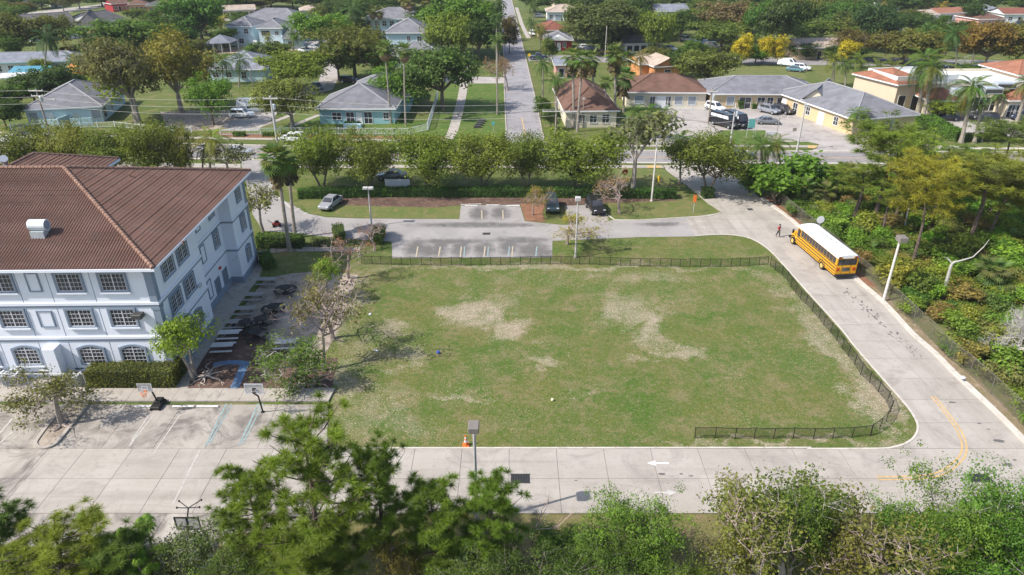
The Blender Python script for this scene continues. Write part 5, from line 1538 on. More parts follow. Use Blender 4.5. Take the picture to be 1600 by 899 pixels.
block(h, (48, 66), (124, 60), 26, 4.0, 3.2, M['r_dark'], M['w_white'], 'gable_u', wins=((.2, 1.4, 1, 1.4), (.6, 1.4, 1, 1.4)))
block(h, (124, 60), (161, 58), 24, 3.6, 3.4, M['r_dark'], M['w_white'], 'hip_v')
block(h, (160, 52), (198, 46), 16, 3.6, 2.6, M['r_dark'], M['w_white'], 'gable_u', wins=((.2, 1, 1.2, 1.4), (.5, 1, 1.2, 1.4), (.8, 1, 1.2, 1.4)))
h = house('long_building', 'long low white building with blue-grey roof and teal fascia at the left photo edge', (-45, 119), (132, 114), cat='building', depth=9, eave=3.0, rise=1.8, roof=M['r_blue'], wall=M['w_white'], kind='hip_u', trim='w_teal',
          wins=[(.05 + .105 * k, 1.2, .9, 1.4) for k in range(9)])
a = G(28, 122) - h.location
mb = MB(); mb.add([(a.x, a.y, 2.9), (a.x + 9, a.y + 1, 2.9), (a.x + 8.4, a.y - 2.2, 1.7), (a.x - 1, a.y - 2.4, 1.5), (a.x, a.y, 2.8), (a.x + 9, a.y + 1, 2.8), (a.x + 8.4, a.y - 2.2, 1.6), (a.x - 1, a.y - 2.4, 1.4)], [(0, 3, 2, 1), (4, 5, 6, 7), (0, 1, 5, 4), (1, 2, 6, 5), (2, 3, 7, 6), (3, 0, 4, 7)]); mb.build('awning', plain('bright_blue_awning', (.07, .24, .33), .6), h)
h = house('carport', 'open flat-roofed carport left of the palm and the long white building', (-20, 142), (52, 140), cat='carport')
mb = MB(); a, b = G(-20, 142) - h.location, G(52, 139) - h.location; mb.prism([(a.x, a.y), (b.x, b.y), (b.x + .5, b.y + 7), (a.x, a.y + 7)], 2.5, 2.75, bottom=True); mb.build('roof', M['r_white'], h)
for k in range(5):
    for dy in (.3, 6.7):
        p = a.lerp(b, .03 + .235 * k); mb = MB(); mb.box(p.x - .09, p.x + .09, p.y + dy - .09, p.y + dy + .09, -.05, 2.49); mb.build('post', M['w_aqua'], h)
h = house('apartment_house', 'two-storey pale blue apartment house with stepped grey roofs beside the white cars', (358, 72), (475, 74), cat='apartments')
W2S = [(f, 1.6, z, 1.4) for f in (.15, .5, .85) for z in (1.0, 3.9)]
block(h, (372, 64), (474, 66), 15, 6.0, 3.4, M['r_grey'], M['w_blue'], 'hip_u', wins=W2S, rwins=[(f, 1.3, z, 1.6) for f in (.2, .5, .8) for z in (1.0, 3.9)])
block(h, (408, 76), (444, 76), 10, 6.0, 2.2, M['r_grey'], M['w_blue'], 'hip_v', wins=[(.3, 2.6, 3.8, 1.5), (.78, 1.1, 4.0, 1.1), (.7, 1.6, .2, 2.1), (.3, 1.2, .6, 1.4)])
block(h, (360, 72), (398, 73), 10, 6.0, 2.2, M['r_grey'], M['w_blue'], 'hip_v', wins=[(.3, 1.6, 3.9, 1.4), (.75, 1.4, 3.9, 1.4), (.5, 1.6, .9, 1.4)])
block(h, (446, 78), (475, 77), 9, 3.4, 3.0, M['r_grey'], M['w_blue'], 'hip_v', wins=[(.3, 1.1, 1, 1.4)])
mb = MB(); a = G(404, 78) - h.location
for k in range(8): mb.box(a.x - 1.2, a.x, a.y - 2.4 + .3 * k, a.y - 2.1 + .3 * k, .0, .35 * (k + 1))
mb.build('outside_stair', M['trimw'], h)
h = house('pavilion', 'open grey-roofed pavilion on white posts beside the pool deck', (322, 84), (361, 82), cat='pavilion')
a, b = G(322, 84) - h.location, G(361, 82) - h.location
block(h, (340, 80), (343, 80), 1, 2.3, .2, M['r_grey'], M['w_white'], 'flat', over=.05)
mb = MB(); c_ = (a + b) / 2 + Vector((0, 3.4, 0)); e_ = [a + Vector((-.5, -.5, 2.8)), b + Vector((.5, -.5, 2.8)), b + Vector((.5, 7.4, 2.8)), a + Vector((-.5, 7.4, 2.8))]
mb.add(e_ + [c_ + Vector((0, 0, 4.9))] + [p - Vector((0, 0, .15)) for p in e_], [(0, 1, 4), (1, 2, 4), (2, 3, 4), (3, 0, 4), (8, 7, 6, 5), (0, 5, 6, 1), (1, 6, 7, 2), (2, 7, 8, 3), (3, 8, 5, 0)]); mb.build('roof', M['r_blue'], h)
for p in [a.lerp(b, f) + Vector((0, dy, 0)) for f in (0, .33, .66, 1) for dy in (0, 6.8)]:
    mb = MB(); mb.box(p.x - .14, p.x + .14, p.y - .14, p.y + .14, -.05, 2.64); mb.build('post', M['trimw'], h)
house('house', 'pale aqua house with blue-grey hip roof behind the pair of dark palms', (329, 128), (416, 128), depth=14, eave=3.0, rise=3.2, roof=M['r_blue'], wall=M['w_aqua'], kind='hip_u', wins=((.12, 1.4, 1, 1.3), (.35, 1.4, 1, 1.3), (.62, 1.2, .8, 1.6)))
h = house('apartment_house', 'two-storey pale blue apartment house behind the brown-skirted palms', (573, 60), (655, 60), cat='apartments', depth=14, eave=6.2, rise=2.8, roof=M['r_grey'], wall=M['w_blue'], kind='hip_u', wins=[(f, 1.4, z, 1.5) for f in (.08, .22, .36, .5, .64) for z in (1, 4.0)])
h = house('apartment_house', 'pale blue apartment house with its white-framed upper windows above the lower grey roof', (606, 86), (668, 86), cat='apartments', depth=15, eave=6.2, rise=3.2, roof=M['r_grey'], wall=M['w_blue'], kind='hip_v', wins=((.55, .9, 4.0, 1.3), (.82, 1.3, 3.9, 1.3), (.3, 1.2, 1, 1.3)))
house('house', 'single-storey pale blue house with grey hip roof half hidden by the round green tree', (610, 106), (694, 106), depth=12, eave=3.0, rise=2.8, roof=M['r_grey'], wall=M['w_blue'], kind='hip_u', wins=W4)
h = house('house', 'bright red house with white gable behind the white car', (853, 79), (893, 79))
block(h, (853, 79), (893, 79), 9, 3.0, 1.9, M['r_grey'], M['w_red'], 'hip_v', wins=((.3, .9, 1.0, 1.3), (.72, .9, 1.0, 1.3), (.5, 1.0, .1, 2.1, 'door')))
a, b = G(858, 79) - h.location, G(888, 79) - h.location
mb = MB(); mb.add([a + Vector((-.3, -.75, 3.02)), b + Vector((.3, -.75, 3.02)), (a + b) / 2 + Vector((0, -.75, 4.35)), a + Vector((-.3, 2.4, 3.02)), b + Vector((.3, 2.4, 3.02)), (a + b) / 2 + Vector((0, 2.6, 4.35))], [(0, 1, 2), (1, 4, 5, 2), (3, 0, 2, 5)]); mb.build('gable', M['trimw'], h)
house('house', 'house with rust-red hip roof directly behind the grey-roofed red house', (850, 64), (886, 63), depth=11, eave=3.2, rise=2.2, roof=M['r_red'], wall=M['w_peach'], kind='hip_v', wins=((.2, 1.6, 1.1, 1.1), (.7, 1.6, 1.1, 1.1)))
house('house', 'white house with tan roof, last but one on the right of the street', (855, 33), (906, 33), depth=11, eave=3.4, rise=2.2, roof=M['r_tan'], wall=M['w_white'], kind='hip_u', wins=((.12, 1.3, 1, 1.2), (.35, 2.6, .3, 2.0, 'shut'), (.7, 1.4, 1, 1.2), (.9, 1.4, 1, 1.2)))
house('house', 'small house with blue-grey roof and pinkish wall beside the street corner', (868, 122), (886, 122), depth=9, eave=3.2, rise=1.0, roof=M['r_blue'], wall=M['w_pink'], kind='gable_u', wins=((.5, 1.2, .1, 2.2, 'dark'),))
h = house('house', 'orange house with sand-coloured gabled roof behind the brown office', (1002, 124), (1062, 121))
block(h, (1022, 124), (1062, 122), 13, 3.0, 1.9, M['r_tan'], M['w_orange'], 'gable_v', wins=((.5, 1.6, 1, 1.2),))
block(h, (1000, 120), (1024, 119), 10, 3.0, 1.5, M['r_tan'], M['w_orange'], 'gable_u')
house('house', 'dark little house under the trees behind the palms and orange house', (976, 84), (1012, 83), depth=8, eave=2.8, rise=1.6, roof=M['r_dark'], wall=M['w_white'], kind='gable_u', wins=((.2, 1.6, .6, 1.6, 'dark'), (.5, 1.6, .6, 1.6, 'dark'), (.8, 1.6, .6, 1.6, 'dark')))
h = house('office_building', 'cream L-shaped office with brown shingle roof behind the tall palms', (884, 200), (1102, 168), cat='office')
block(h, (884, 200), (962, 199), 20, 3.2, 3.3, M['r_brown'], M['w_cream'], 'hip_v', wins=((.3, 1.3, .9, 1.6), (.54, 1.3, .9, 1.6), (.79, 1.3, .9, 1.6)), lwins=((.3, 1.2, .9, 1.5), (.7, 1.2, .9, 1.5)))
block(h, (978, 168), (1101, 169), 12, 3.2, 2.7, M['r_brown'], M['w_cream'], 'hip_u', wins=((.16, 1.8, .8, 1.7, 'shut'), (.33, 1.0, .1, 2.2), (.45, 2.2, .1, 2.3, 'door'), (.53, 1.0, .1, 2.2), (.66, 1.6, .7, 1.7, 'shut'), (.83, 1.6, .7, 1.7, 'shut')))
h = house('office_building', 'yellow office with grey roof and gabled white entrance by the car park', (1108, 170), (1424, 200), cat='office')
block(h, (1108, 170), (1284, 171), 13, 3.1, 2.4, M['r_grey'], M['w_yellow'], 'hip_u', wins=((.18, 1.5, .8, 1.7, 'shut'), (.31, 2.4, .1, 2.3), (.45, 1.5, .9, 1.5), (.53, 1.2, .9, 1.5), (.64, 2.2, .1, 2.3), (.76, 1.4, .9, 1.5, 'shut')), lwins=((.5, 1.2, 1, 1.2),))
block(h, (1330, 213), (1424, 205), 24, 3.1, 3.0, M['r_grey'], M['w_yellow'], 'hip_v', wins=((.3, 1.5, .8, 1.7, 'shut'), (.6, 1.5, .8, 1.7, 'shut')), lwins=((.12, 1.6, .1, 2.2, 'door'), (.28, 1.4, .1, 2.2), (.45, 1.2, .9, 1.5), (.62, 1.6, .1, 2.2, 'door'), (.8, 1.2, .9, 1.5)))
block(h, (1252, 182), (1284, 186), 12, 3.3, 2.3, M['r_grey'], M['w_cream'], 'gable_v', wins=((.5, 2.2, .1, 2.3, 'door'), (.2, .7, .6, 1.7), (.8, .7, .6, 1.7)))
h = house('shop_building', 'cream shopping plaza with orange tiled tower and dark shop fronts', (1346, 160), (1620, 178), cat='shops')
block(h, (1346, 158), (1390, 174), 14, 6.2, 0, M['r_white'], M['w_white'], 'flat', over=.05)
block(h, (1393, 176), (1436, 172), 12, 5.6, 2.0, M['r_orange'], M['w_peach'], 'hip_u', wins=((.25, 1.8, .1, 3.2, 'dark'), (.75, 1.8, .1, 3.2, 'dark')))
block(h, (1438, 176), (1640, 174), 16, 5.0, 0, M['r_white'], M['w_cream'], 'flat', over=.05, wins=[(.3 + .088 * k, 2.4, .2, 2.8, 'win') for k in range(8)])
block(h, (1446, 184), (1487, 184), 4.2, 3.4, 1.9, M['r_orange'], M['w_cream'], 'hip_u', wins=((.3, 1.4, .1, 2.3, 'dark'), (.75, 1.6, .1, 2.3, 'dark')))
block(h, (1570, 184), (1625, 184), 4.2, 3.4, 1.9, M['r_orange'], M['w_cream'], 'hip_u', wins=[(.12 + .2 * k, 1.6, .1, 2.4) for k in range(5)])
block(h, (1578, 162), (1640, 161), 12, 6.0, 2.0, M['r_orange'], M['w_peach'], 'hip_u')
for px, py, w in ((1500, 148, 3.6), (1548, 146, 3.6), (1526, 140, 1.2), (1568, 138, 4.0)):
    p = G(px, py, 5.3) - h.location; mb = MB(); mb.bevbox(p.x - w / 2, p.x + w / 2, p.y - .9, p.y + .9, 5.28, 6.5, .08); o = mb.build('roof_unit', M['metal'], h)
    mb = MB(); mb.box(p.x - w / 2 + .2, p.x + w / 2 - .2, p.y - .93, p.y - .905, 5.5, 6.2); mb.build('grille', M['dark_metal'], o)
house('house', 'ochre house with pink-tan gabled roof beyond the cross street', (1246, 94), (1318, 92), depth=9, eave=3.2, rise=1.9, roof=M['r_tan'], wall=M['w_tan'], kind='gable_u', wins=((.2, 1.6, .8, 1.5), (.45, 1.2, .1, 2.2, 'dark'), (.62, 2.0, .6, 1.7), (.85, 1.4, .8, 1.4)))
for args in [
    ('pale blue flat-roofed house with a strip of dark windows left of the dark round tree', (1379, 64), (1404, 63), 10, 3.4, 0, 'r_white', 'w_blue', 'flat'),
    ('grey-roofed house showing through the trees behind the pink-tan roof', (1236, 44), (1298, 42), 10, 3, 1.8, 'r_grey', 'w_white', 'gable_u'),
    ('small house with dark grey roof beside the tall dark pine-like tree', (1317, 46), (1338, 45), 9, 3, 1.7, 'r_dark', 'w_white', 'gable_v'),
    ('tall white house at the top edge right of the dark trees', (1365, 16), (1402, 15), 11, 6, 1.5, 'r_tan', 'w_white', 'hip_u'),
    ('white house with dark garage mouth and low rust roof near the yellow palms', (1441, 38), (1463, 37), 9, 3.2, 1.4, 'r_tan', 'w_white', 'gable_u'),
    ('wide low house with rust and white roof behind the small round tree', (1463, 34), (1514, 32), 9, 3, 1.5, 'r_orange', 'w_white', 'gable_u'),
    ('house with brown hip roof right above the orange-brown trees', (1526, 44), (1568, 43), 12, 3, 2.0, 'r_brown', 'w_pink', 'hip_u'),
    ('white house with a red metal roof at the right photo edge', (1566, 36), (1625, 36), 10, 3.2, 1.8, 'r_red', 'w_white', 'gable_u'),
    ('house with pale lilac-grey roof between the two brown-roofed ones', (1528, 28), (1562, 28), 9, 3, 1.6, 'r_blue', 'w_white', 'hip_u'),
    ('house with long lilac-grey roof among the trees right of the street', (1027, 32), (1076, 31), 12, 3.2, 2.2, 'r_blue', 'w_white', 'gable_u'),
    ('tan house at the top edge right of the street', (866, 10), (906, 9), 10, 3.2, 1.8, 'r_tan', 'w_cream', 'hip_u'),
    ('white house cut by the top edge at the far left', (40, 12), (60, 11), 9, 3.2, 1.6, 'r_tan', 'w_white', 'hip_u'),
    ('small white house right of the far left bush at the top edge', (80, 12), (99, 11), 8, 3.2, 1.6, 'r_grey', 'w_white', 'hip_u'),
    ('crimson-walled house behind the white hall', (178, 19), (203, 17), 9, 3.2, 1.6, 'r_brown', 'w_red', 'gable_u'),
    ('brick-orange house with plum roof next to the crimson one', (204, 20), (231, 19), 9, 3.2, 1.9, 'r_brown', 'w_orange', 'hip_u'),
    ('brick-orange house with dark long roof right of the plum-roofed one', (232, 21), (262, 20), 9, 3.0, 1.6, 'r_dark', 'w_orange', 'hip_u'),
    ('tan house with a row of arches beyond the big bright green tree', (350, 29), (400, 27), 9, 3.0, 1.5, 'r_tan', 'w_tan', 'gable_u'),
    ('pink house right of the apartment house at the top edge', (472, 29), (500, 28), 9, 3.0, 1.6, 'r_tan', 'w_pink', 'hip_u'),
    ('salmon house behind the date palm at the top edge', (508, 24), (540, 23), 9, 3.0, 1.6, 'r_tan', 'w_pink', 'hip_u'),
    ('grey-roofed house half hidden beyond the orange-brown trees', (1414, 8), (1440, 8), 10, 3, 1.6, 'r_grey', 'w_cream', 'hip_u'),
    ('pale house at the top right corner of the photo', (1578, 8), (1604, 8), 10, 3.2, 1.6, 'r_tan', 'w_white', 'hip_u'),
]:
    lab, bl, br, d, e, rs, rf, wl, kd = args
    arches = 'arches' in lab
    house('house', lab, bl, br, depth=d, eave=e, rise=rs, roof=M[rf], wall=M[wl], kind=kd, caps=False, over=.5 if kd != 'flat' else .4,
          wins=[(.1 + .2 * k, 2.0, .1, 2.2, 'dark') for k in range(5)] if arches else ((.18, 1.5, .9, 1.3), (.42, 1.1, .1, 2.1, 'dark'), (.7, 1.5, .9, 1.3), (.9, 1.2, .9, 1.3)))
def picket(label, pts, h, step, mat, name='fence', slat=.1, gap=.28):
    P = [G(*p) for p in pts]; r = thing(name, label, 'fence', tuple(P[0])); o = P[0]
    for a, b in zip(P, P[1:]):
        d = b - a; L = d.length; n = max(1, round(L / step))
        for k in range(n + 1):
            q = a + d * k / n - o
            if k or a is P[0]:
                mb = MB(); mb.box(q.x - .07, q.x + .07, q.y - .07, q.y + .07, -.05, h + .1); mb.build('post', mat, r)
        for k in range(n):
            p, q = a + d * (k / n) - o, a + d * ((k + 1) / n) - o
            mb = MB()
            for z in (.18, h - .08): mb.tube([p + Vector((0, 0, z)), q + Vector((0, 0, z))], .04, 4)
            m_ = max(2, int((q - p).length / gap))
            for j in range(1, m_):
                s_ = p.lerp(q, j / m_); mb.tube([s_ + Vector((0, 0, .08)), s_ + Vector((0, 0, h))], .026, 3)
            mb.build('picket_panel', mat, r)
    return r
pk = plain('pale_picket_paint', (.62, .66, .66), .6, .08)
picket('long white picket fence along the pavement in front of the teal house', [(345, 212), (470, 210), (560, 211), (640, 211), (668, 204)], 1.3, 3.4, pk)
picket('pale solid-looking fence running back beside the footpath right of the teal house', [(669, 203), (677, 178), (684, 152)], 1.6, 2.5, pk, gap=.16)
picket('low white fence in front of the pale blue house at the far left', [(18, 203), (100, 201), (180, 199), (240, 205), (300, 208)], 1.1, 3.4, pk)
picket('short white fence at the yellow office car park', [(1040, 172), (1100, 173)], 1.0, 3.0, pk)
# ================================================================== TREES AMONG THE HOUSES
FT = [  # kind, x, base y, top y, width px, colour, label [, crown x]
 ('oak0', 15, 92, 22, 70, OL, 'brown-green tree with a pale leaning trunk at the left photo edge'),
 ('oak1', 83, 86, 24, 82, OL, 'round olive tree in front of the white hall'),
 ('oval0', 20, 100, 56, 36, MG, 'mid-green tree below the brown-green one at the left photo edge'),
 ('oak2', 216, 98, 30, 112, MG, 'wide dark green tree behind the big olive pair'),
 ('olive0', 213, 192, 56, 112, (.125, .115, .06), 'grey-brown half-bare giant tree left of its yellow-olive twin'),
 ('olive1', 284, 176, 50, 112, (.17, .145, .04), 'yellow-olive giant tree right of its grey-brown twin'),
 ('airy0', 218, 192, 104, 84, RO, 'thin tree with pale limbs and yellow-green tufts by the blue house'),
 ('oak3', 334, 196, 120, 60, BG, 'bright green mop-headed tree with two pale trunks near the white cars'),
 ('oak2', 318, 74, -8, 76, (.06, .13, .025), 'tall green tree left of the two-storey blue apartments'),
 ('oval1', 268, 66, 26, 56, DG, 'dark tree mass left of the tall green one behind the olive giant'),
 ('oval2', 298, 66, 32, 48, BR, 'brownish tree beside the dark mass behind the olive giant'),
 ('oval0', 208, 36, 14, 24, PG, 'first small round tree of the orchard row behind the wide dark tree'),
 ('oval1', 226, 36, 14, 24, PG, 'second small round tree of the orchard row behind the wide dark tree'),
 ('oval2', 243, 36, 14, 24, MG, 'third small round tree of the orchard row behind the wide dark tree'),
 ('oak1', 84, 158, 104, 70, DG, 'dark tree mass behind the pale blue house roof'),
 ('oval1', 55, 160, 118, 52, DG, 'dark bushy tree left of the pale blue house roof'),
 ('oval2', 25, 170, 130, 58, MG, 'green tree behind the power pole at the far left'),
 ('oval0', 10, 200, 158, 46, DG, 'dark bush tree below the power pole at the left photo edge'),
 ('oval2', 70, 118, 90, 28, YG, 'small yellow-green tree in front of the long white building'),
 ('oval0', 150, 122, 82, 42, DG, 'dark tree right of the long white building'),
 ('oval1', 168, 128, 98, 36, DG, 'second dark tree right of the long white building'),
 ('oval1', 26, 34, 4, 46, BR, 'brownish tree by the road in the far left corner'),
 ('oval2', 42, 26, 2, 30, DG, 'dark tree right of the brownish one in the far left corner'),
 ('oval0', 66, 14, -4, 36, MG, 'green tree between the two white houses at the far left'),
 ('oval1', 5, 20, -2, 30, OL, 'olive tree touching the left photo edge at the top'),
 ('olive2', 125, 14, -12, 26, OL, 'thin dark-stemmed tree at the road above the white hall'),
 ('olive0', 100, 18, -10, 26, OL, 'thin tree with a dark stem left of the hall roof top'),
 ('oak1', 340, 22, -14, 70, MG, 'green tree at the top edge above the tall green one'),
 ('oval1', 392, 18, -8, 56, OL, 'olive tree at the top edge left of the blue apartments'),
 ('oval2', 424, 12, -12, 50, DG, 'dark tree at the top edge behind the blue apartments'),
 ('oak0', 495, 20, -10, 56, DG, 'dark tree at the top edge right of the blue apartments'),
 ('oval0', 522, 34, 2, 50, (.12, .13, .08), 'grey-green tree behind the bright green tree and the date palm'),
 ('oak1', 503, 82, 20, 78, BG, 'bright green dome tree behind the white parked cars'),
 ('oak3', 556, 124, 38, 106, OL, 'large olive tree behind the teal house, left of the palms'),
 ('oak0', 530, 128, 64, 56, PG, 'lower yellow-green side of trees left of the large olive one'),
 ('oak2', 461, 140, 82, 96, RO, 'wide light green tree between the drive and the pruned tree'),
 ('olive2', 458, 202, 120, 84, (.15, .165, .05), 'pruned pale-limbed tree with a thick trunk by the picket fence'),
 ('oak3', 630, 170, 104, 84, (.085, .155, .028), 'bright green low tree over the teal house roof'),
 ('oak0', 692, 172, 74, 100, (.075, .118, .04), 'grey-green broad tree at the footpath right of the teal house'),
 ('oak1', 702, 96, 22, 74, RO, 'yellow-green tree between the brown-skirted palm and the footpath'),
 ('oak2', 722, 84, -6, 100, (.075, .135, .025), 'tall green tree left of the street at the top'),
 ('oval0', 748, 96, 28, 48, DG, 'dark green tree over the far footpath'),
 ('bare1', 793, 142, 88, 52, (.24, .14, .09), 'pinkish bare tree leaning over the street kerb'),
 ('oval1', 796, 84, 26, 26, BR, 'dark brown narrow tree at the street edge'),
 ('oak3', 612, 22, -10, 70, DG, 'dark green tree at the top edge above the apartment roof'),
 ('oak1', 570, 24, -8, 50, MG, 'green tree at the top edge right of the date palm'),
 ('oval2', 668, 110, 76, 42, PG, 'small light tree right of the lower apartment roof'),
 ('oak2', 552, 40, -2, 60, DG, 'dark tree behind the date palm'),
 ('oak0', 941, 84, 2, 100, (.085, .10, .045), 'huge dull olive tree behind the red house'),
 ('oak3', 975, 74, 10, 74, DG, 'dark tree right of the huge olive one'),
 ('oak1', 1026, 90, 18, 54, RO, 'yellow-green tree between the palms and the parked cars'),
 ('oak2', 1062, 66, 18, 52, DG, 'dark green tree behind the parked cars on the grass'),
 ('oval0', 1097, 64, 8, 30, PG, 'tall pale olive tree behind the parked cars'),
 ('oak0', 1138, 66, 2, 86, (.145, .105, .075), 'large brown-leaved tree behind the yellow blossom trees'),
 ('oak3', 1126, 80, 32, 82, PG, 'spreading yellow-green tree behind the blue parked car'),
 ('oak1', 1194, 78, 2, 58, (.065, .135, .028), 'bright green tall tree behind the blossom trees'),
 ('oak2', 1105, 140, 78, 84, (.11, .125, .04), 'mango tree with green and rust leaves behind the brown office'),
 ('oak1', 1066, 120, 76, 46, DG, 'dark round tree left of the mango tree'),
 ('oval1', 1086, 96, 62, 40, MG, 'green bush tree at the cross street behind the mango tree'),
 ('oval2', 1180, 100, 70, 34, BG, 'green bush between two yellow blossom trees'),
 ('oak0', 1022, 112, 74, 40, OL, 'olive bush tree behind the orange house'),
 ('oak3', 900, 66, 34, 44, OL, 'olive tree right of the red-roofed house'),
 ('oak2', 836, 20, -8, 44, DG, 'dark tree at the top edge right of the street'),
 ('oak1', 880, 16, -12, 50, MG, 'green tree at the top edge behind the tan house'),
 ('oak0', 915, 24, -12, 60, DG, 'dark tree at the top edge left of the huge olive one'),
 ('oak2', 990, 30, -8, 60, DG, 'dark tree at the top edge left of the lilac roof'),
 ('oak1', 1048, 14, -12, 70, DG, 'dark tree at the top edge above the lilac roof'),
 ('oak3', 1098, 18, -12, 60, DG, 'dark tree at the top edge right of the lilac roof'),
 ('oak0', 1160, 14, -12, 70, DG, 'dark tree at the top edge above the brown-leaved tree'),
 ('oak2', 1220, 90, -4, 66, (.05, .075, .026), 'very tall dark tree left of the ochre house'),
 ('oak1', 1262, 44, -6, 66, OL, 'olive tree mass at the top edge right of the very tall dark one'),
 ('oak3', 1308, 50, -2, 62, (.06, .115, .028), 'green tree right of the olive mass at the top edge'),
 ('oak0', 1282, 66, 32, 90, PG, 'wide yellow-olive tree right behind the ochre house'),
 ('oak2', 1357, 82, 8, 60, (.042, .075, .035), 'dark blue-green tall tree right of the ochre house'),
 ('olive1', 1345, 96, 48, 70, BR, 'brownish bare-topped tree in front of the dark blue-green one'),
 ('oak1', 1410, 100, 48, 86, (.125, .115, .035), 'round rusty olive tree by the cross street'),
 ('oak3', 1424, 56, 18, 54, DG, 'dark round tree behind the rusty olive one'),
 ('oval1', 1468, 46, 24, 24, MG, 'small dark green ball tree at the bend of the far lane'),
 ('oak0', 1536, 112, 36, 78, (.17, .105, .035), 'orange-brown big tree by the road, left one'),
 ('oak2', 1582, 112, 36, 86, (.125, .115, .035), 'brown-olive big tree by the road, right one'),
 ('oval0', 1512, 40, 4, 34, DG, 'dark tree between the white house and the brown-roofed one'),
 ('oak3', 1376, 14, -12, 60, DG, 'dark tree at the top edge above the tall white house'),
 ('oak1', 1420, 24, -8, 60, DG, 'dark tree at the top edge behind the yellow palms'),
 ('oak2', 1484, 20, -8, 70, DG, 'dark tree at the top edge in the middle of the far houses'),
 ('oak0', 1545, 18, -10, 70, DG, 'dark tree at the top edge above the lilac house'),
 ('oak3', 1592, 22, -10, 50, MG, 'green tree at the top right corner'),
 ('oval2', 1256, 92, 66, 40, DG, 'dark shrub left in front of the ochre house'),
 ('oval1', 1300, 96, 70, 28, DG, 'dark shrub in front of the ochre house door'),
 ('oval0', 1388, 82, 58, 30, MG, 'small green tree next to the pale blue flat-roofed house'),
 ('oak1', 1475, 186, 156, 52, (.17, .21, .035), 'yellow-green bushy tree beside the plaza hedge'),
 ('oval2', 1508, 130, 98, 40, MG, 'green tree behind the plaza roof'),
 ('oak1', 1594, 128, 88, 40, PG, 'light green tree at the right photo edge above the plaza'),
 ('oval0', 1612, 250, 190, 50, MG, 'green tree cut by the right photo edge at the main road'),
 ('oval1', 858, 96, 58, 22, PG, 'small bush tree in front of the red house'),
 ('oak2', 955, 76, 44, 60, OL, 'olive shrub tree among the palms right of the red house'),
 ('oak0', 1004, 62, 30, 50, DG, 'dark shrub tree above the dark little house'),
]
FT += [
 ('oak2', 30, 60, 30, 50, DG, 'dark shrub tree on the verge left of the white hall'),
 ('oval0', 122, 152, 118, 46, DG, 'dark tree between the orange play frame and the blue house roof'),
 ('oak3', 262, 76, 40, 70, DG, 'dark tree between the orchard row and the yellow-olive giant'),
 ('oval1', 352, 76, 44, 34, MG, 'green shrub tree beside the pavilion posts'),
 ('oval2', 398, 96, 66, 30, MG, 'small tree at the pool deck corner'),
 ('oval0', 440, 96, 66, 36, PG, 'light shrub tree in front of the apartment stairs'),
 ('oak1', 545, 96, 52, 46, DG, 'dark tree right of the bright green dome'),
 ('oval1', 598, 126, 78, 44, MG, 'green tree behind the first tall palm at the teal house'),
 ('oak2', 655, 128, 92, 50, MG, 'mid-green tree between the grey roof and the grey-green broad tree'),
 ('oak0', 676, 60, 12, 58, MG, 'green tree right of the apartment roof with the skirted palms'),
 ('oak3', 762, 66, 6, 42, DG, 'dark tree behind the royal palms of the street'),
 ('oak1', 640, 14, -12, 60, DG, 'dark tree at the top edge above the skirted palms'),
 ('oak2', 690, 18, -14, 70, MG, 'green tree at the top edge left of the tall street tree'),
 ('oak0', 458, 14, -12, 50, OL, 'olive tree at the top edge over the apartment roof'),
 ('oval0', 250, 12, -10, 50, DG, 'dark tree at the top edge above the terracotta houses'),
 ('oval2', 282, 30, -4, 40, BR, 'brown tree right of the terracotta houses'),
 ('oval1', 160, 10, -12, 40, MG, 'green tree at the top edge above the hall roof'),
 ('oval0', 212, 10, -10, 36, YG, 'yellow-green tree at the top edge behind the crimson house'),
 ('oval2', 375, 44, 18, 30, MG, 'green tree in front of the arched tan house'),
 ('oak3', 850, 62, 40, 28, DG, 'dark shrub tree left of the rust-roofed house'),
 ('oak1', 912, 46, 12, 44, DG, 'dark tree right of the tan-roofed white house'),
 ('oak0', 1046, 56, 24, 46, MG, 'green tree under the lilac-roofed house'),
 ('oak2', 1078, 46, 14, 44, PG, 'light green tree at the corner of the lilac-roofed house'),
 ('oak1', 1170, 52, 14, 50, DG, 'dark tree between the brown-leaved and bright green ones'),
 ('oak3', 1246, 70, 34, 54, DG, 'dark tree behind the left end of the ochre house'),
 ('oak0', 1336, 70, 26, 44, OL, 'olive tree left of the dark blue-green tall tree'),
 ('oak2', 1330, 98, 72, 46, DG, 'dark shrub tree at the cross street right of the ochre house'),
 ('oval0', 1458, 78, 46, 30, MG, 'green tree between the pale palms behind the rusty olive one'),
 ('oak1', 1500, 60, 34, 46, DG, 'dark tree left of the orange-brown pair'),
 ('oak3', 1340, 12, -12, 50, DG, 'dark tree at the top edge left of the tall white house'),
 ('oak0', 1290, 12, -12, 60, OL, 'olive tree at the top edge behind the green one'),
 ('oak2', 1452, 12, -12, 50, MG, 'green tree at the top edge above the garage-mouthed house'),
 ('oak1', 1515, 10, -12, 50, DG, 'dark tree at the top edge left of the lilac house'),
 ('oak2', 1380, 40, 16, 40, DG, 'dark tree above the pale blue flat-roofed house'),
 ('oval1', 1000, 20, -10, 50, PG, 'light tree at the top edge over the lilac roof'),
 ('oak3', 860, 204, 168, 26, DG, 'dark shrub at the left wall of the brown office'),
 ('oval2', 846, 184, 150, 24, MG, 'green shrub tree on the verge right of the street'),
]
for f_ in FT: T_(*f_[:7])
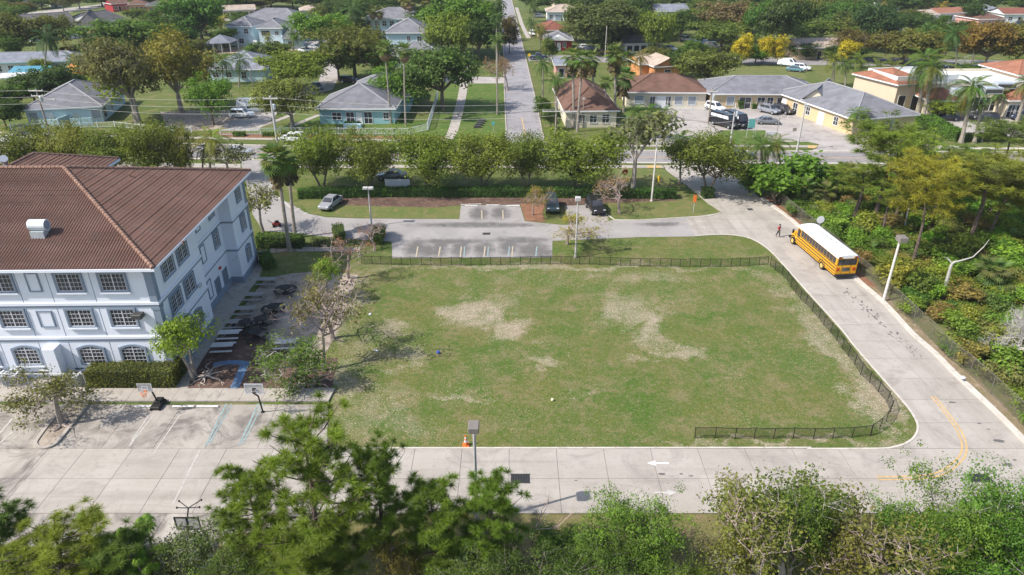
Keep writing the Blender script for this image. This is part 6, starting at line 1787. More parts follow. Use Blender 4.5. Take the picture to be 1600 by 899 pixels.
for x, yb, yt, w, lab in ((1157, 102, 52, 34, 'yellow blossom tree, leftmost of the three along the cross street'), (1191, 102, 56, 24, 'yellow blossom tree, middle one of the three along the cross street'),
                          (1214, 102, 55, 28, 'yellow blossom tree, right one of the three along the cross street'), (1323, 108, 62, 32, 'yellow blossom tree in front of the ochre house'), (1010, 12, -8, 26, 'yellow blossom tree at the top edge left of the lilac roof')):
    T_('oval%d' % (x % 3), x, yb, yt, w * .8, (.40, .31, .03), lab)
FL = [('the white hall', (128, 50)), ('the long white building', (60, 105)), ('the two-storey blue apartments', (420, 60)), ('the apartments with skirted palms', (612, 45)), ('the red house', (872, 70)), ('the tan-roofed white house', (880, 28)),
      ('the orange house', (1032, 110)), ('the lilac-roofed house', (1050, 24)), ('the ochre house', (1282, 80)), ('the yellow blossom trees', (1190, 75)), ('the pale blue flat-roofed house', (1392, 58)), ('the tall white house', (1384, 10)),
      ('the garage-mouthed white house', (1452, 32)), ('the house with a red metal roof', (1590, 32)), ('the crimson-walled house', (190, 16)), ('the arched tan house', (375, 25)), ('the salmon house', (524, 22)), ('the dark little house', (994, 76)), ('the far footpath', (728, 70))]
KEEP = [(772, 880, 0, 230), (40, 200, 14, 62), (352, 480, 4, 80), (572, 670, 12, 90), (320, 420, 66, 130), (460, 540, 62, 150), (846, 908, 14, 82), (1000, 1068, 88, 125), (1040, 1125, 55, 80), (1110, 1262, 86, 126), (1140, 1230, 50, 100), (1244, 1322, 58, 96), (1376, 1406, 42, 66), (1436, 1516, 16, 40), (1524, 1600, 14, 46), (820, 1600, 86, 112), (-20, 140, 78, 122), (690, 770, 110, 230), (1360, 1404, 0, 18), (1026, 1078, 10, 32), (202, 264, 4, 22), (346, 402, 8, 30), (240, 300, 24, 44)]
fr_ = random.Random(5); FTN = []
KND = [(DG, 'dark green'), (MG, 'mid-green'), (OL, 'olive'), (PG, 'pale green'), (DG, 'dark green'), (BR, 'brownish'), (MG, 'mid-green')]
tries = 0
while len(FTN) < 74 and tries < 5000:
    tries += 1
    x, yt = fr_.uniform(-10, 1610), fr_.uniform(-8, 92); hpx = fr_.uniform(22, 36) + yt * .32; yb = yt + hpx; w = hpx * fr_.uniform(.9, 1.45)
    if yb > (118 if x < 330 else 84 if x > 880 else 100): continue
    if any(a - w * .35 < x < b + w * .35 and c < yb + 3 and yt + 6 < d for a, b, c, d in KEEP): continue
    if any(abs(x - q[0]) < (w + q[3]) * .33 and abs(yb - q[1]) < 16 for q in FTN): continue
    c, cn = fr_.choice(KND); lm = min(FL, key=lambda l: (l[1][0] - x) ** 2 + 4 * (l[1][1] - yb) ** 2)
    FTN.append((x, yb, yt, w, c, cn, lm[0], (lm[1][0] - x) ** 2 + 4 * (lm[1][1] - yb) ** 2))
for x, yb, yt, w, c, cn, lm, dd in FTN:
    same = sorted(q[7] for q in FTN if q[5] == cn and q[6] == lm)
    T_(fr_.choice(['oak0', 'oak1', 'oak2', 'oak3', 'oval0', 'oval1', 'oval2']), x, yb, yt, w, tuple(v * fr_.uniform(.85, 1.15) for v in c),
       'garden tree, %s, %s of its colour to %s' % (cn, ORD[same.index(dd)], lm))
skf = dict(brown=1.0)
for a in [
 ('fan', 611, 194, 68, 34, (.09, .13, .04), 'tall fan palm at the left of the two in front of the teal house', None, 602), ('fan', 634, 197, 72, 32, (.085, .12, .04), 'tall fan palm at the right of the two in front of the teal house', None, 632),
 ('fan', 686, 84, 14, 38, (.10, .13, .05), 'brown-skirted fan palm right of the apartment roof', None, 688), ('fan', 633, 58, -10, 30, (.12, .12, .05), 'brown-skirted palm before the apartment roof, left', None, 634),
 ('fan', 640, 60, -4, 26, (.12, .12, .05), 'brown-skirted palm before the apartment roof, close to the left one', None, 641), ('fan', 668, 58, -4, 28, (.12, .12, .05), 'brown-skirted palm before the apartment roof, right', None, 667),
 ('fan', 580, 62, 12, 22, (.11, .12, .05), 'skirted palm at the left end of the apartment wall', None, 582), ('fan', 590, 62, 14, 20, (.11, .12, .05), 'second skirted palm at the left end of the apartment wall', None, 593)]:
    far_palm(*a[:7], group=a[7], xt=a[8], brown=1.0)
for a in [
 ('royal', 777, 179, 54, 34, (.07, .11, .04), 'royal palm with a white trunk on the lawn left of the street'), ('royal', 776, 132, 20, 30, (.05, .085, .035), 'royal palm behind the white-trunked one on the street verge'), ('royal', 780, 92, -4, 32, (.045, .08, .035), 'dark royal palm farthest up the street verge'),
 ('coco', 553, 62, 2, 58, (.06, .10, .04), 'large dark date palm behind the bright green dome tree'), ('coco', 346, 66, 24, 30, (.26, .23, .05), 'yellow palm left of the blue apartments'),
 ('coco', 348, 132, 86, 42, (.05, .09, .035), 'dark palm before the aqua house, left one'), ('coco', 374, 136, 84, 44, (.05, .09, .035), 'dark palm before the aqua house, right one'),
 ('coco', 366, 68, 28, 26, (.08, .11, .05), 'thin palm in front of the blue apartments'), ('coco', 376, 66, 40, 22, (.07, .10, .045), 'small palm right of the thin one at the blue apartments'),
 ('coco', 418, 86, 52, 24, (.14, .14, .05), 'small palm at the apartment entrance, left'), ('coco', 459, 84, 52, 26, (.10, .12, .04), 'small palm at the apartment entrance, right'),
 ('coco', 412, 98, 68, 26, (.08, .11, .04), 'short palm near the pool deck'), ('coco', 112, 118, 84, 34, (.07, .11, .045), 'palm in front of the orange play frame'), ('coco', 74, 134, 46, 58, (.035, .065, .03), 'dark leaning palm over the long white building'),
 ('coco', 848, 170, 90, 40, (.065, .11, .035), 'dark green palm at the street verge beside the brown office'), ('coco', 868, 178, 116, 42, (.07, .13, .035), 'bright palm left of the brown office roof'),
 ('coco', 925, 64, 24, 40, (.17, .17, .045), 'yellow coconut palm under the huge olive tree'), ('coco', 949, 88, 36, 42, (.16, .16, .045), 'second yellow coconut palm right of the red house'),
 ('coco', 890, 48, 16, 26, (.16, .19, .045), 'light palm beside the white tan-roofed house'), ('coco', 833, 34, 2, 30, (.075, .11, .045), 'palm on the lawn right of the street top'), ('coco', 844, 80, 38, 34, (.15, .14, .05), 'palm in front of the white car at the red house'),
 ('coco', 984, 60, 22, 40, (.07, .12, .035), 'green palm between the dark trees right of the red house'), ('coco', 830, 60, 30, 24, (.05, .085, .035), 'dark palm by the street signs'),
 ('royal', 1450, 92, 38, 36, (.06, .11, .035), 'palm right of the rusty olive tree'), ('royal', 1492, 122, 42, 46, (.05, .10, .035), 'royal palm in front of the far road, dark'), ('coco', 1477, 92, 58, 36, (.20, .17, .04), 'yellow palm left of the dark royal one'), ('royal', 1520, 100, 42, 40, (.06, .105, .04), 'leaning palm before the orange-brown tree'),
 ('coco', 1302, 136, 82, 42, (.15, .16, .045), 'yellow-green palm behind the yellow office, first from the left'), ('coco', 1320, 140, 92, 34, (.08, .12, .04), 'dark palm behind the yellow office roof'), ('coco', 1342, 134, 84, 42, (.13, .16, .045), 'palm behind the white plaza wall'),
 ('coco', 1374, 128, 96, 42, (.12, .145, .04), 'low palm above the white plaza wall'), ('coco', 1396, 128, 96, 42, (.14, .145, .04), 'low palm behind the orange tower'),
 ('coco', 1412, 22, 2, 26, (.20, .17, .04), 'yellow palm in the far row, left'), ('coco', 1446, 24, 4, 26, (.22, .17, .04), 'yellow palm in the far row, middle'), ('coco', 1474, 28, 4, 28, (.24, .17, .04), 'yellow palm in the far row, right'),
 ('coco', 1388, 18, -4, 26, (.18, .16, .04), 'yellow palm beside the tall white house'),
 ('coco', 728, 94, 40, 26, (.06, .10, .035), 'dark palm over the far footpath'), ('coco', 1000, 128, 80, 40, (.16, .13, .05), 'brownish palm in front of the orange house'),
 ]:
    far_palm(*a)
for a in [
 ('fan', 896, 200, 80, 42, (.10, .135, .04), 'tall fan palm before the brown office, left of its pair', 894), ('fan', 902, 206, 86, 40, (.085, .12, .035), 'tall fan palm before the brown office, right of its pair', 910),
 ('fan', 928, 178, 84, 38, (.10, .13, .045), 'fan palm behind the ridge of the brown office', 924), ('fan', 960, 192, 76, 44, (.105, .135, .045), 'tallest fan palm between the two brown roofs', 960),
 ('fan', 974, 176, 112, 46, (.06, .11, .03), 'bushy dark fan palm in the corner of the brown office', 975), ('fan', 946, 190, 124, 30, (.09, .13, .04), 'short thin fan palm against the brown roof', 946), ('fan', 976, 150, 84, 36, (.10, .12, .045), 'fan palm rising behind the junction of the brown roofs', 978)]:
    palm(*a[:7], xt=a[7], n=20, skirt=a[4] >= 38)
for a in [
 ('coco', 996, 216, 166, 40, (.07, .12, .035), 'green palm at the office car park, left of three', 992), ('coco', 1012, 218, 166, 40, (.075, .13, .035), 'green palm at the office car park, middle of three', 1012), ('coco', 1033, 220, 168, 42, (.08, .13, .035), 'green palm at the office car park, right of three', 1036),
 ('royal', 1433, 180, 80, 76, (.075, .12, .035), 'tall royal palm before the orange tower, left trunk', 1446), ('royal', 1442, 186, 92, 74, (.10, .135, .04), 'tall royal palm before the orange tower, right trunk', 1457),
 ('royal', 1501, 224, 122, 74, (.075, .125, .035), 'big royal palm with a white trunk at the plaza entrance', 1519), ('royal', 1522, 224, 158, 26, (.10, .13, .04), 'thin royal palm right of the big one at the plaza entrance', 1532),
 ('royal', 1555, 182, 138, 36, (.085, .13, .04), 'small royal palm before the plaza shop fronts', 1562), ('royal', 1588, 194, 120, 50, (.085, .125, .04), 'royal palm leaning at the right end of the plaza', 1606),
 ('coco', 1330, 216, 170, 36, (.085, .13, .035), 'palm at the corner of the yellow office, left', 1336), ('coco', 1348, 212, 172, 34, (.08, .125, .035), 'palm at the corner of the yellow office, right', 1352)]:
    palm(*a[:7], xt=a[7], n=18)

# ================================================================== CLIPPED HEDGES
def hedge(label, pts, w, h, color, group=None, dens=55, leaf=.11, name='hedge', mound=.0):
    """a clipped hedge along a ground line, leaves over a solid twiggy core"""
    P = [G(*p) for p in pts]; r = thing(name, label, 'hedge', tuple(P[0]), 0, group); o = P[0]
    core = MB(); V_, T_l = [], []
    for a, b in zip(P, P[1:]):
        a, b = a - o, b - o; d = b - a; L = d.length; d /= L; n_ = Vector((-d.y, d.x, 0))
        q = [a, b, b + n_ * w, a + n_ * w]
        core.prism([(p.x, p.y) for p in [q[0] + n_ * .1 + d * .1, q[1] + n_ * .1 - d * .1, q[2] - n_ * .1 - d * .1, q[3] - n_ * .1 + d * .1]], 0, h - .12)
        cnt = int((L * w + 2 * h * (L + w)) * dens)
        s, t_ = rng.uniform(0, L, cnt), rng.uniform(0, w, cnt); z = rng.uniform(.05, h, cnt)
        face = rng.choice(5, cnt, p=np.array([L * w, L * h, L * h, w * h, w * h]) / (L * w + 2 * h * (L + w)))
        z[face == 0] = h; t_[face == 1] = 0; t_[face == 2] = w; s[face == 3] = 0; s[face == 4] = L
        X = np.stack([a.x + d.x * s + n_.x * t_, a.y + d.y * s + n_.y * t_, z], 1) + rng.normal(0, .06, (cnt, 3)) + np.sin(s * 1.7 + t_ * 2)[:, None] * np.array([0, 0, .05])
        N0 = np.zeros((cnt, 3)); N0[face == 0] = (0, 0, 1); N0[face == 1] = (-n_.x, -n_.y, 0); N0[face == 2] = (n_.x, n_.y, 0); N0[face == 3] = (-d.x, -d.y, 0); N0[face == 4] = (d.x, d.y, 0)
        V_.append(leaf_faces(X, N0 + rng.normal(0, .55, (cnt, 3)), leaf * rng.uniform(.6, 1.3, cnt), .6))
        T_l.append(.5 + .22 * np.sin(s * .9 + 2 * np.sin(t_ * 1.3 + z)) + rng.uniform(-.3, .3, cnt))
    c = core.build('twigs', M['hedge_core'], r)
    link('foliage', np_mesh('hedge_foliage', np.concatenate(V_), 4, np.concatenate(T_l), M['leaf']), r, color=color)
    return r
M['hedge_core'] = plain('hedge_inside', (.045, .065, .022), .95, .3)
hedge('big clipped brownish hedge in front of the school wall', [(139, 608), (274, 608)], 2.5, 1.75, (.115, .115, .035), dens=120, leaf=.085)
hedge('long dark hedge under the row of trees by the main road', [(466, 312), (600, 309), (860, 310), (1056, 312)], 1.5, 1.25, (.05, .115, .022), dens=45, leaf=.13)
hedge('short dark hedge block at the mouth of the drive', [(1100, 312), (1116, 311)], 1.4, 1.5, (.05, .085, .03))
hedge('clipped hedge between the school corner and the leaning fan palm', [(401, 388), (471, 390)], 1.5, 1.5, (.075, .125, .028), dens=70)
hedge('box-shaped hedge beside the footpath by the picnic tables', [(413, 424), (432, 420)], 2.9, 1.3, (.075, .135, .03), dens=80, leaf=.09)
hedge('rounded hedge left of the pinkish bush at the parking lot', [(524, 382), (541, 380)], 3.6, 1.3, (.095, .125, .03), dens=70, leaf=.09)
hedge('square hedge at the foot of the two-headed light pole', [(577, 384), (596, 384)], 3.6, 1.2, (.10, .155, .03), dens=70, leaf=.09)
hedge('low dark hedge along the path behind the school yard', [(486, 386), (530, 387)], 1.0, .8, (.07, .085, .035), dens=60)
hedge('bright green sloping hedge beside the plaza car park', [(1428, 192), (1452, 206), (1474, 219), (1492, 222)], 3.4, 1.7, (.085, .16, .028), dens=30, leaf=.18)
hedge('dark hedge along the plaza car park by the main road', [(1500, 222), (1536, 222), (1570, 222)], 1.4, 1.3, (.05, .085, .028), dens=40, leaf=.16)
hedge('low box hedge at the yellow office wall, left', [(1134, 170), (1145, 170)], 1.2, 1.2, (.06, .11, .03), dens=30, leaf=.2)
hedge('tall round hedge at the yellow office wall, second', [(1153, 171), (1161, 171)], 1.2, 1.7, (.07, .12, .03), dens=30, leaf=.2)
hedge('low box hedge at the yellow office wall, third', [(1175, 171), (1182, 171)], 1.2, 1.1, (.06, .11, .03), dens=30, leaf=.2)
hedge('small hedge under the windows of the teal house', [(538, 199), (563, 199)], 1.0, .9, (.04, .08, .028), dens=30, leaf=.2)
hedge('rust-brown hedge before the long white building', [(95, 84), (140, 83)], 2.0, 1.6, (.16, .09, .03), dens=14, leaf=.3)
for k, (x, y) in enumerate([(373, 214), (419, 214), (450, 213)]):
    hedge('low shrub in the mulch before the picket fence, ' + ('left', 'middle', 'right')[k], [(x - 9, y), (x + 9, y)], .9, .7, (.07, .11, .03), dens=40, leaf=.16, name='low_shrub')

# ================================================================== NEAR TREES along the bottom
T_('pine_near0', 560, 925, 624, 172, (.185, .225, .034), 'tall pine in front, left of centre, its crown over the light concrete', cat='pine tree', name='pine_tree', xc=508, rz=1.2)
T_('pine_near1', 606, 900, 655, 84, (.15, .20, .036), 'pine just right behind the tallest front pine, trunk visible below', cat='pine tree', name='pine_tree', xc=606, rz=.3)
T_('pine_near1', 424, 905, 690, 90, (.175, .215, .034), 'pine at the left flank of the tallest front pine', cat='pine tree', name='pine_tree', xc=420, rz=2.1)
T_('pine_near2', 684, 900, 712, 100, (.175, .225, .036), 'shorter front pine between the tallest pine and the light pole', cat='pine tree', name='pine_tree', rz=1.0)
T_('pine_near2', 766, 905, 712, 92, (.15, .21, .034), 'front pine right under the box-headed light pole', cat='pine tree', name='pine_tree', rz=3.0)
T_('pine_near1', 14, 925, 728, 110, (.115, .16, .04), 'dark pine in the bottom left corner', cat='pine tree', name='pine_tree')
T_('pine_near0', 118, 960, 790, 160, (.22, .23, .036), 'yellow-green pine near the bottom left corner', cat='pine tree', name='pine_tree', rz=.5)
T_('pine_near2', 205, 950, 806, 105, (.14, .185, .04), 'dull green pine right of the yellow-green one at the bottom', cat='pine tree', name='pine_tree')
T_('pine_near1', 505, 960, 790, 120, (.17, .2, .036), 'low pine below the tallest front pine', cat='pine tree', name='pine_tree', rz=4)
T_('pine_near2', 1085, 960, 866, 70, (.13, .155, .034), 'small yellowish pine top at the bottom edge', cat='pine tree', name='pine_tree')
SCHF = (.115, .20, .034)
T_('schefflera0', 172, 905, 762, 44, SCHF, 'umbrella-leaved plant with a single stem behind the front pines, left', cat='plant', name='umbrella_plant')
T_('schefflera0', 252, 905, 780, 46, SCHF, 'umbrella-leaved plant standing before the dark hoop frame', cat='plant', name='umbrella_plant')
T_('schefflera1', 224, 935, 818, 60, (.14, .23, .036), 'lower umbrella-leaved plant between the two taller ones', cat='plant', name='umbrella_plant')
T_('schefflera1', 245, 960, 860, 50, (.15, .23, .036), 'umbrella-leaved plant at the bottom edge, left', cat='plant', name='umbrella_plant')
T_('schefflera1', 1468, 930, 758, 66, (.10, .19, .034), 'drooping umbrella-leaved plant rising from the dense right bushes', cat='plant', name='umbrella_plant')
T_('mixed0', 345, 920, 800, 130, (.115, .145, .07), 'grey-green sparse tree at the bottom, left of the tallest pine')
T_('mixed0', 300, 930, 826, 90, (.12, .14, .075), 'grey twiggy bush below the dark hoop frame', cat='bush', name='bush')
T_('sapling', 828, 872, 752, 70, GY, 'bare sapling in front of the lower drive')
T_('near1', 985, 905, 762, 128, (.115, .185, .034), 'leafy light green tree top in front of the arrow on the drive')
T_('near0', 935, 915, 795, 84, (.095, .15, .032), 'green bush tree left below the light green one', cat='bush', name='bush')
T_('near2', 868, 890, 812, 82, (.085, .165, .03), 'low green bush near the bare sapling', cat='bush', name='bush')
T_('near0', 920, 950, 846, 150, (.075, .115, .03), 'dark green bush at the bottom edge, centre', cat='bush', name='bush')
T_('mixed1', 1150, 915, 728, 170, (.15, .155, .05), 'reddish twiggy tree with few leaves, right of centre')
T_('mixed0', 1220, 920, 735, 190, (.115, .14, .045), 'thin grey-limbed tree over the right half of the drive')
T_('near1', 1230, 925, 742, 100, (.105, .155, .034), 'leafy green crown in the middle of the twiggy trees')
T_('mixed1', 1320, 930, 770, 190, (.145, .14, .05), 'rusty sparse tree between the twiggy trees and the dense green ones')
T_('mixed0', 1180, 940, 790, 150, (.15, .15, .04), 'yellow-green bush under the reddish twiggy tree', cat='bush', name='bush')
T_('mixed1', 1285, 950, 800, 170, (.14, .125, .04), 'olive bush at the bottom below the rusty tree', cat='bush', name='bush')
T_('near1', 1390, 930, 778, 120, (.10, .175, .034), 'green bush tree at the left flank of the dense right trees')
T_('near2', 1445, 915, 738, 140, (.105, .165, .03), 'dense green tree covering the lower end of the yellow line')
T_('near0', 1540, 915, 732, 150, (.09, .18, .03), 'dense bright green tree in the bottom right, next to last')
T_('near1', 1615, 920, 748, 140, (.10, .20, .03), 'bright green tree cut by the right edge at the bottom')
T_('near2', 1560, 960, 820, 180, (.085, .17, .03), 'green bush in the bottom right corner', cat='bush', name='bush')
T_('near0', 1440, 960, 830, 160, (.08, .155, .03), 'green bush at the bottom edge below the umbrella plant', cat='bush', name='bush')
T_('near1', 730, 960, 855, 120, (.09, .13, .034), 'dark bush at the bottom below the light pole pines', cat='bush', name='bush')
T_('near2', 810, 955, 845, 110, (.07, .10, .03), 'dark bush at the bottom right of the white boards', cat='bush', name='bush')
T_('near1', 622, 960, 850, 90, (.13, .105, .035), 'rusty bush between the two front pine trunks', cat='bush', name='bush')
T_('near0', 380, 965, 850, 110, (.095, .135, .036), 'green bush at the bottom left of the low pine', cat='bush', name='bush')
T_('near2', 60, 970, 850, 140, (.12, .145, .034), 'green bush in the bottom left corner', cat='bush', name='bush')
T_('near0', 1040, 975, 880, 110, (.10, .14, .034), 'green bush at the bottom beside the small yellowish pine', cat='bush', name='bush')
cover('ground_cover', [(-40, 18), (45, 18), (40, 31.6), (24, 31.8), (-8, 32.2), (-22, 30.5), (-40, 29.5)], 9000, .1, (.12, .145, .036), .35)
# ================================================================== VEHICLES
t = NT('car_paint')
oi = t.n('ShaderNodeObjectInfo'); t.lk(oi.outputs['Color'], t.b.inputs['Base Color'])
t.b.inputs['Coat Weight'].default_value = .6; t.b.inputs['Coat Roughness'].default_value = .06
M['paint'] = t.done(None, .35, .4)
M['tyre'] = plain('tyre_rubber', (.02, .02, .02), .85)
M['rim'] = plain('alloy_rim', (.45, .46, .48), .35, .1, 4, .6)
M['lamp'] = plain('clear_lamp', (.75, .76, .78), .15)
M['tail'] = plain('red_lamp', (.45, .02, .02), .25)
M['car_glass'] = M['glass']
def wheel_meshes(r, w):
    a = MB(); Mx = Matrix.Rotation(math.pi / 2, 4, 'X')
    a.lathe([(r * .6, -w / 2), (r * .92, -w / 2), (r, -w * .3), (r, w * .3), (r * .92, w / 2), (r * .6, w / 2)], 16, mat=Mx)
    b = MB(); b.lathe([(r * .61, -w / 2 - .004), (r * .5, -w / 2 - .012), (r * .15, -w / 2 + .03), (.05, -w / 2 - .01)], 10, mat=Mx); b.lathe([(.05, w / 2 + .01), (r * .15, w / 2 - .03), (r * .5, w / 2 + .012), (r * .61, w / 2 + .004)], 10, mat=Mx)
    return a.mesh('tyre', M['tyre']), b.mesh('rim', M['rim'])
def loft(sections, mats, name):
    """sections: list of equal-length loops along x"""
    mb = MB(); n = len(sections[0])
    vs = [p for s in sections for p in s]; fs = []
    for i in range(len(sections) - 1):
        for k in range(n):
            j = (k + 1) % n; fs.append((i * n + k, i * n + j, (i + 1) * n + j, (i + 1) * n + k))
    fs.append(tuple(range(n - 1, -1, -1))); fs.append(tuple((len(sections) - 1) * n + k for k in range(n)))
    mb.add(vs, fs); return mb.mesh(name, mats, smooth=False)
CARS = {}
CS = {   # length, width, height, body stations (x, z low, z belt, half width), cabin (x0 base, x1 base, x0 roof, x1 roof), belt, wheel x, wheel radius
 'sedan': dict(L=4.7, st=[(-2.33, .42, .74, .78), (-2.2, .28, .90, .86), (-1.5, .24, .95, .90), (0, .22, .93, .91), (1.1, .24, .90, .90), (1.95, .28, .76, .85), (2.3, .40, .62, .74)], cab=(-1.75, 1.05, -1.0, .30), H=1.45, belt=.92, wx=(-1.4, 1.42), r=.33, hw=.80),
 'suv': dict(L=4.8, st=[(-2.36, .5, .85, .84), (-2.25, .34, 1.06, .92), (-1.4, .30, 1.10, .95), (0, .28, 1.08, .96), (1.2, .30, 1.05, .95), (2.0, .34, .95, .90), (2.35, .48, .78, .80)], cab=(-2.2, 1.15, -1.95, .45), H=1.74, belt=1.07, wx=(-1.42, 1.45), r=.37, hw=.85),
 'van': dict(L=5.6, st=[(-2.8, .45, 1.15, .94), (-2.72, .36, 1.2, .98), (-1, .33, 1.2, 1.0), (1.2, .33, 1.18, 1.0), (1.95, .36, 1.08, .96), (2.6, .40, .95, .9), (2.8, .5, .8, .82)], cab=(-2.72, 1.85, -2.66, 1.0), H=2.15, belt=1.18, wx=(-1.7, 1.75), r=.36, hw=.95),
 'pickup': dict(L=5.6, st=[(-2.8, .5, .98, .92), (-2.7, .40, 1.02, .96), (-1, .38, 1.04, .97), (.6, .36, 1.06, .97), (1.6, .38, 1.04, .96), (2.5, .42, .92, .92), (2.75, .52, .8, .84)], cab=(-.9, 1.2, -.65, .6), H=1.85, belt=1.05, wx=(-1.75, 1.75), r=.4, hw=.86),
 'minibus': dict(L=6.4, st=[(-3.2, .45, 1.3, 1.0), (-3.15, .38, 1.35, 1.04), (-1, .36, 1.35, 1.06), (1.2, .36, 1.35, 1.06), (2.2, .38, 1.2, 1.02), (2.9, .42, 1.0, .95), (3.2, .5, .85, .85)], cab=(-3.12, 2.3, -3.0, 1.7), H=2.6, belt=1.34, wx=(-2.0, 2.0), r=.38, hw=1.02)}
def car_meshes(kind):
    c = CS[kind]; secs = []
    for x, zl, zb, hw in c['st']:
        zm = zl + (zb - zl) * .55
        secs.append([Vector((x, -hw * .9, zl)), Vector((x, -hw, zl + .12)), Vector((x, -hw, zm)), Vector((x, -hw * .9, zb)), Vector((x, hw * .9, zb)), Vector((x, hw, zm)), Vector((x, hw, zl + .12)), Vector((x, hw * .9, zl))])
    body = loft(secs, M['paint'], 'body')
    a0, a1, r0, r1 = c['cab']; H, bz, hw = c['H'], c['belt'] - .02, c['hw']; rw = hw * .80
    B = [Vector(p) for p in ((a0, -hw, bz), (a1, -hw, bz), (a1, hw, bz), (a0, hw, bz))]
    Rr = [Vector(p) for p in ((r0, -rw, H - .05), (r1, -rw, H - .05), (r1, rw, H - .05), (r0, rw, H - .05))]
    g_ = MB()
    van = kind == 'van'
    m_ = MB(); m_.add([*B, *Rr], [(0, 1, 5, 4), (1, 2, 6, 5), (2, 3, 7, 6), (3, 0, 4, 7)])
    cabin = m_.mesh('cabin', M['paint']) if van else None
    glasses = []
    def pane(i, j, u0, u1, v0, v1, nm):
        p = MB(); b0, b1 = B[i], B[j]; t0, t1 = Rr[i], Rr[j]
        q = [b0.lerp(b1, u0).lerp(t0.lerp(t1, u0), v0), b0.lerp(b1, u1).lerp(t0.lerp(t1, u1), v0), b0.lerp(b1, u1).lerp(t0.lerp(t1, u1), v1), b0.lerp(b1, u0).lerp(t0.lerp(t1, u0), v1)]
        n_ = (q[1] - q[0]).cross(q[3] - q[0]).normalized() * .012
        p.add([x + n_ for x in q], [(0, 1, 2, 3)]); glasses.append((nm, p.mesh(nm, M['frame_white'] if kind == 'minibus' and nm != 'windscreen' else M['car_glass'])))
    pane(1, 2, .05, .95, .06, .94, 'windscreen')
    if not van:
        pane(3, 0, .12, .88, *((.08, .9) if kind != 'minibus' else (.34, .78)), 'rear_window')
        k = [(.08, .5), (.53, .92)] if kind != 'minibus' else [(.04, .33), (.35, .63), (.65, .93)]
        v0, v1 = (.1, .9) if kind != 'minibus' else (.34, .78)
        for a, b in k: pane(0, 1, a, b, v0, v1, 'side_window')
        for a, b in k: pane(2, 3, 1 - b, 1 - a, v0, v1, 'side_window')
        m_ = MB(); m_.add([*B, *Rr], [(0, 1, 5, 4), (1, 2, 6, 5), (2, 3, 7, 6), (3, 0, 4, 7)]); cabin = m_.mesh('cabin', M['paint'])
    else:
        pane(0, 1, .74, .93, .12, .85, 'side_window'); pane(2, 3, .07, .26, .12, .85, 'side_window')
    rf = MB(); i = .06
    rf.add([*Rr, *[Vector((p.x * .97 + .0, p.y * .9, H)) for p in Rr]], [(0, 1, 5, 4), (1, 2, 6, 5), (2, 3, 7, 6), (3, 0, 4, 7), (4, 5, 6, 7)])
    return dict(body=body, cabin=cabin, glass=glasses, roof=rf.mesh('roof', M['paint']), wheel=wheel_meshes(c['r'], .22))
LM = MB(); LM.bevbox(-.05, .05, -.16, .16, -.07, .07, .02); ME_HEAD, ME_TAIL = LM.mesh('headlight', M['lamp']), LM.mesh('tail_light', M['tail'])
PLM = MB(); PLM.box(-.012, .012, -.16, .16, -.06, .06); ME_PLATE = PLM.mesh('number_plate', M['frame_white'])
def car(kind, px, py, deg, color, label, cat='car', group=None, glass=None, name='parked_car'):
    if kind not in CARS: CARS[kind] = car_meshes(kind)
    d, c = CARS[kind], CS[kind]
    p = G(px, py)
    r = thing(name, label, cat, (p.x, p.y, .06), R(deg), group)
    link('body', d['body'], r, color=color); link('cabin', d['cabin'], r, color=color); link('roof', d['roof'], r, color=color)
    for nm, me in d['glass']: link(nm, me, r)
    for x in c['wx']:
        for s in (-1, 1):
            w = link('wheel', d['wheel'][0], r, (x, s * (c['st'][3][3] - .1), c['r'])); link('rim', d['wheel'][1], w)
    e = c['st'][-2]; f = c['st'][1]
    for s in (-1, 1):
        link('headlight', ME_HEAD, r, (e[0] + .18, s * e[3] * .70, e[2] - .1)); link('tail_light', ME_TAIL, r, (f[0] - .08, s * f[3] * .78, f[2] - .14))
    link('number_plate', ME_PLATE, r, (-c['L'] / 2 - .0, 0, .62))
    return r
WH, SI, GR, BK, NV, MA = (.72, .73, .74), (.42, .44, .46), (.16, .17, .18), (.015, .015, .018), (.02, .03, .06), (.06, .015, .02)
car('sedan', 517, 323, -104, (.30, .31, .32), 'grey sedan on the grass before the hedge, nose to the camera')
car('suv', 862, 327, -88, (.035, .055, .06), 'dark green car parked nose out beside the red mulch')
car('suv', 930, 330, -80, BK, 'black car parked nose out between the bare trees')
car('suv', 458, 222, 172, WH, 'white car stopped on the verge beside the tall grey pole', name='car')
car('sedan', 372, 242, 4, SI, 'silver sedan driving on the main road behind the school roof', name='car')
car('sedan', 152, 238, 4, WH, 'white car half hidden by the trees behind the school wing', name='car')
car('sedan', 18, 223, 176, WH, 'white car at the left photo edge on the main road', name='car')
car('pickup', 42, 213, 172, NV, 'dark blue pickup under the power pole at the far left', 'pickup truck', name='pickup_truck')
car('sedan', 612, 280, 180, GR, 'dark car glimpsed through the row trees left of the banner', name='car')
car('sedan', 1158, 248, 2, NV, 'dark blue car on the main road beside the coconut palms', name='car')
car('van', 393, 170, 2, WH, 'white panel van with dark front window on the apartment drive', 'van', name='panel_van')
car('suv', 379, 184, 2, WH, 'white car just below the white van on the apartment drive')
car('suv', 402, 176, 20, WH, 'white car hidden behind the pruned tree at the drive')
car('sedan', 478, 82, -25, WH, 'white car parked at the apartments, lower of two')
car('sedan', 492, 77, -25, SI, 'silver-white car parked at the apartments, upper of two')
car('sedan', 503, 74, -60, BK, 'dark car in the shade behind the white ones at the apartments')
car('suv', 546, 130, -10, BK, 'black car under the large olive tree behind the teal house')
car('sedan', 496, 139, -60, (.02, .08, .20), 'blue car at the drive behind the wide light green tree')
car('suv', 1117, 173, -60, WH, 'white car parked by the corner of the yellow office')
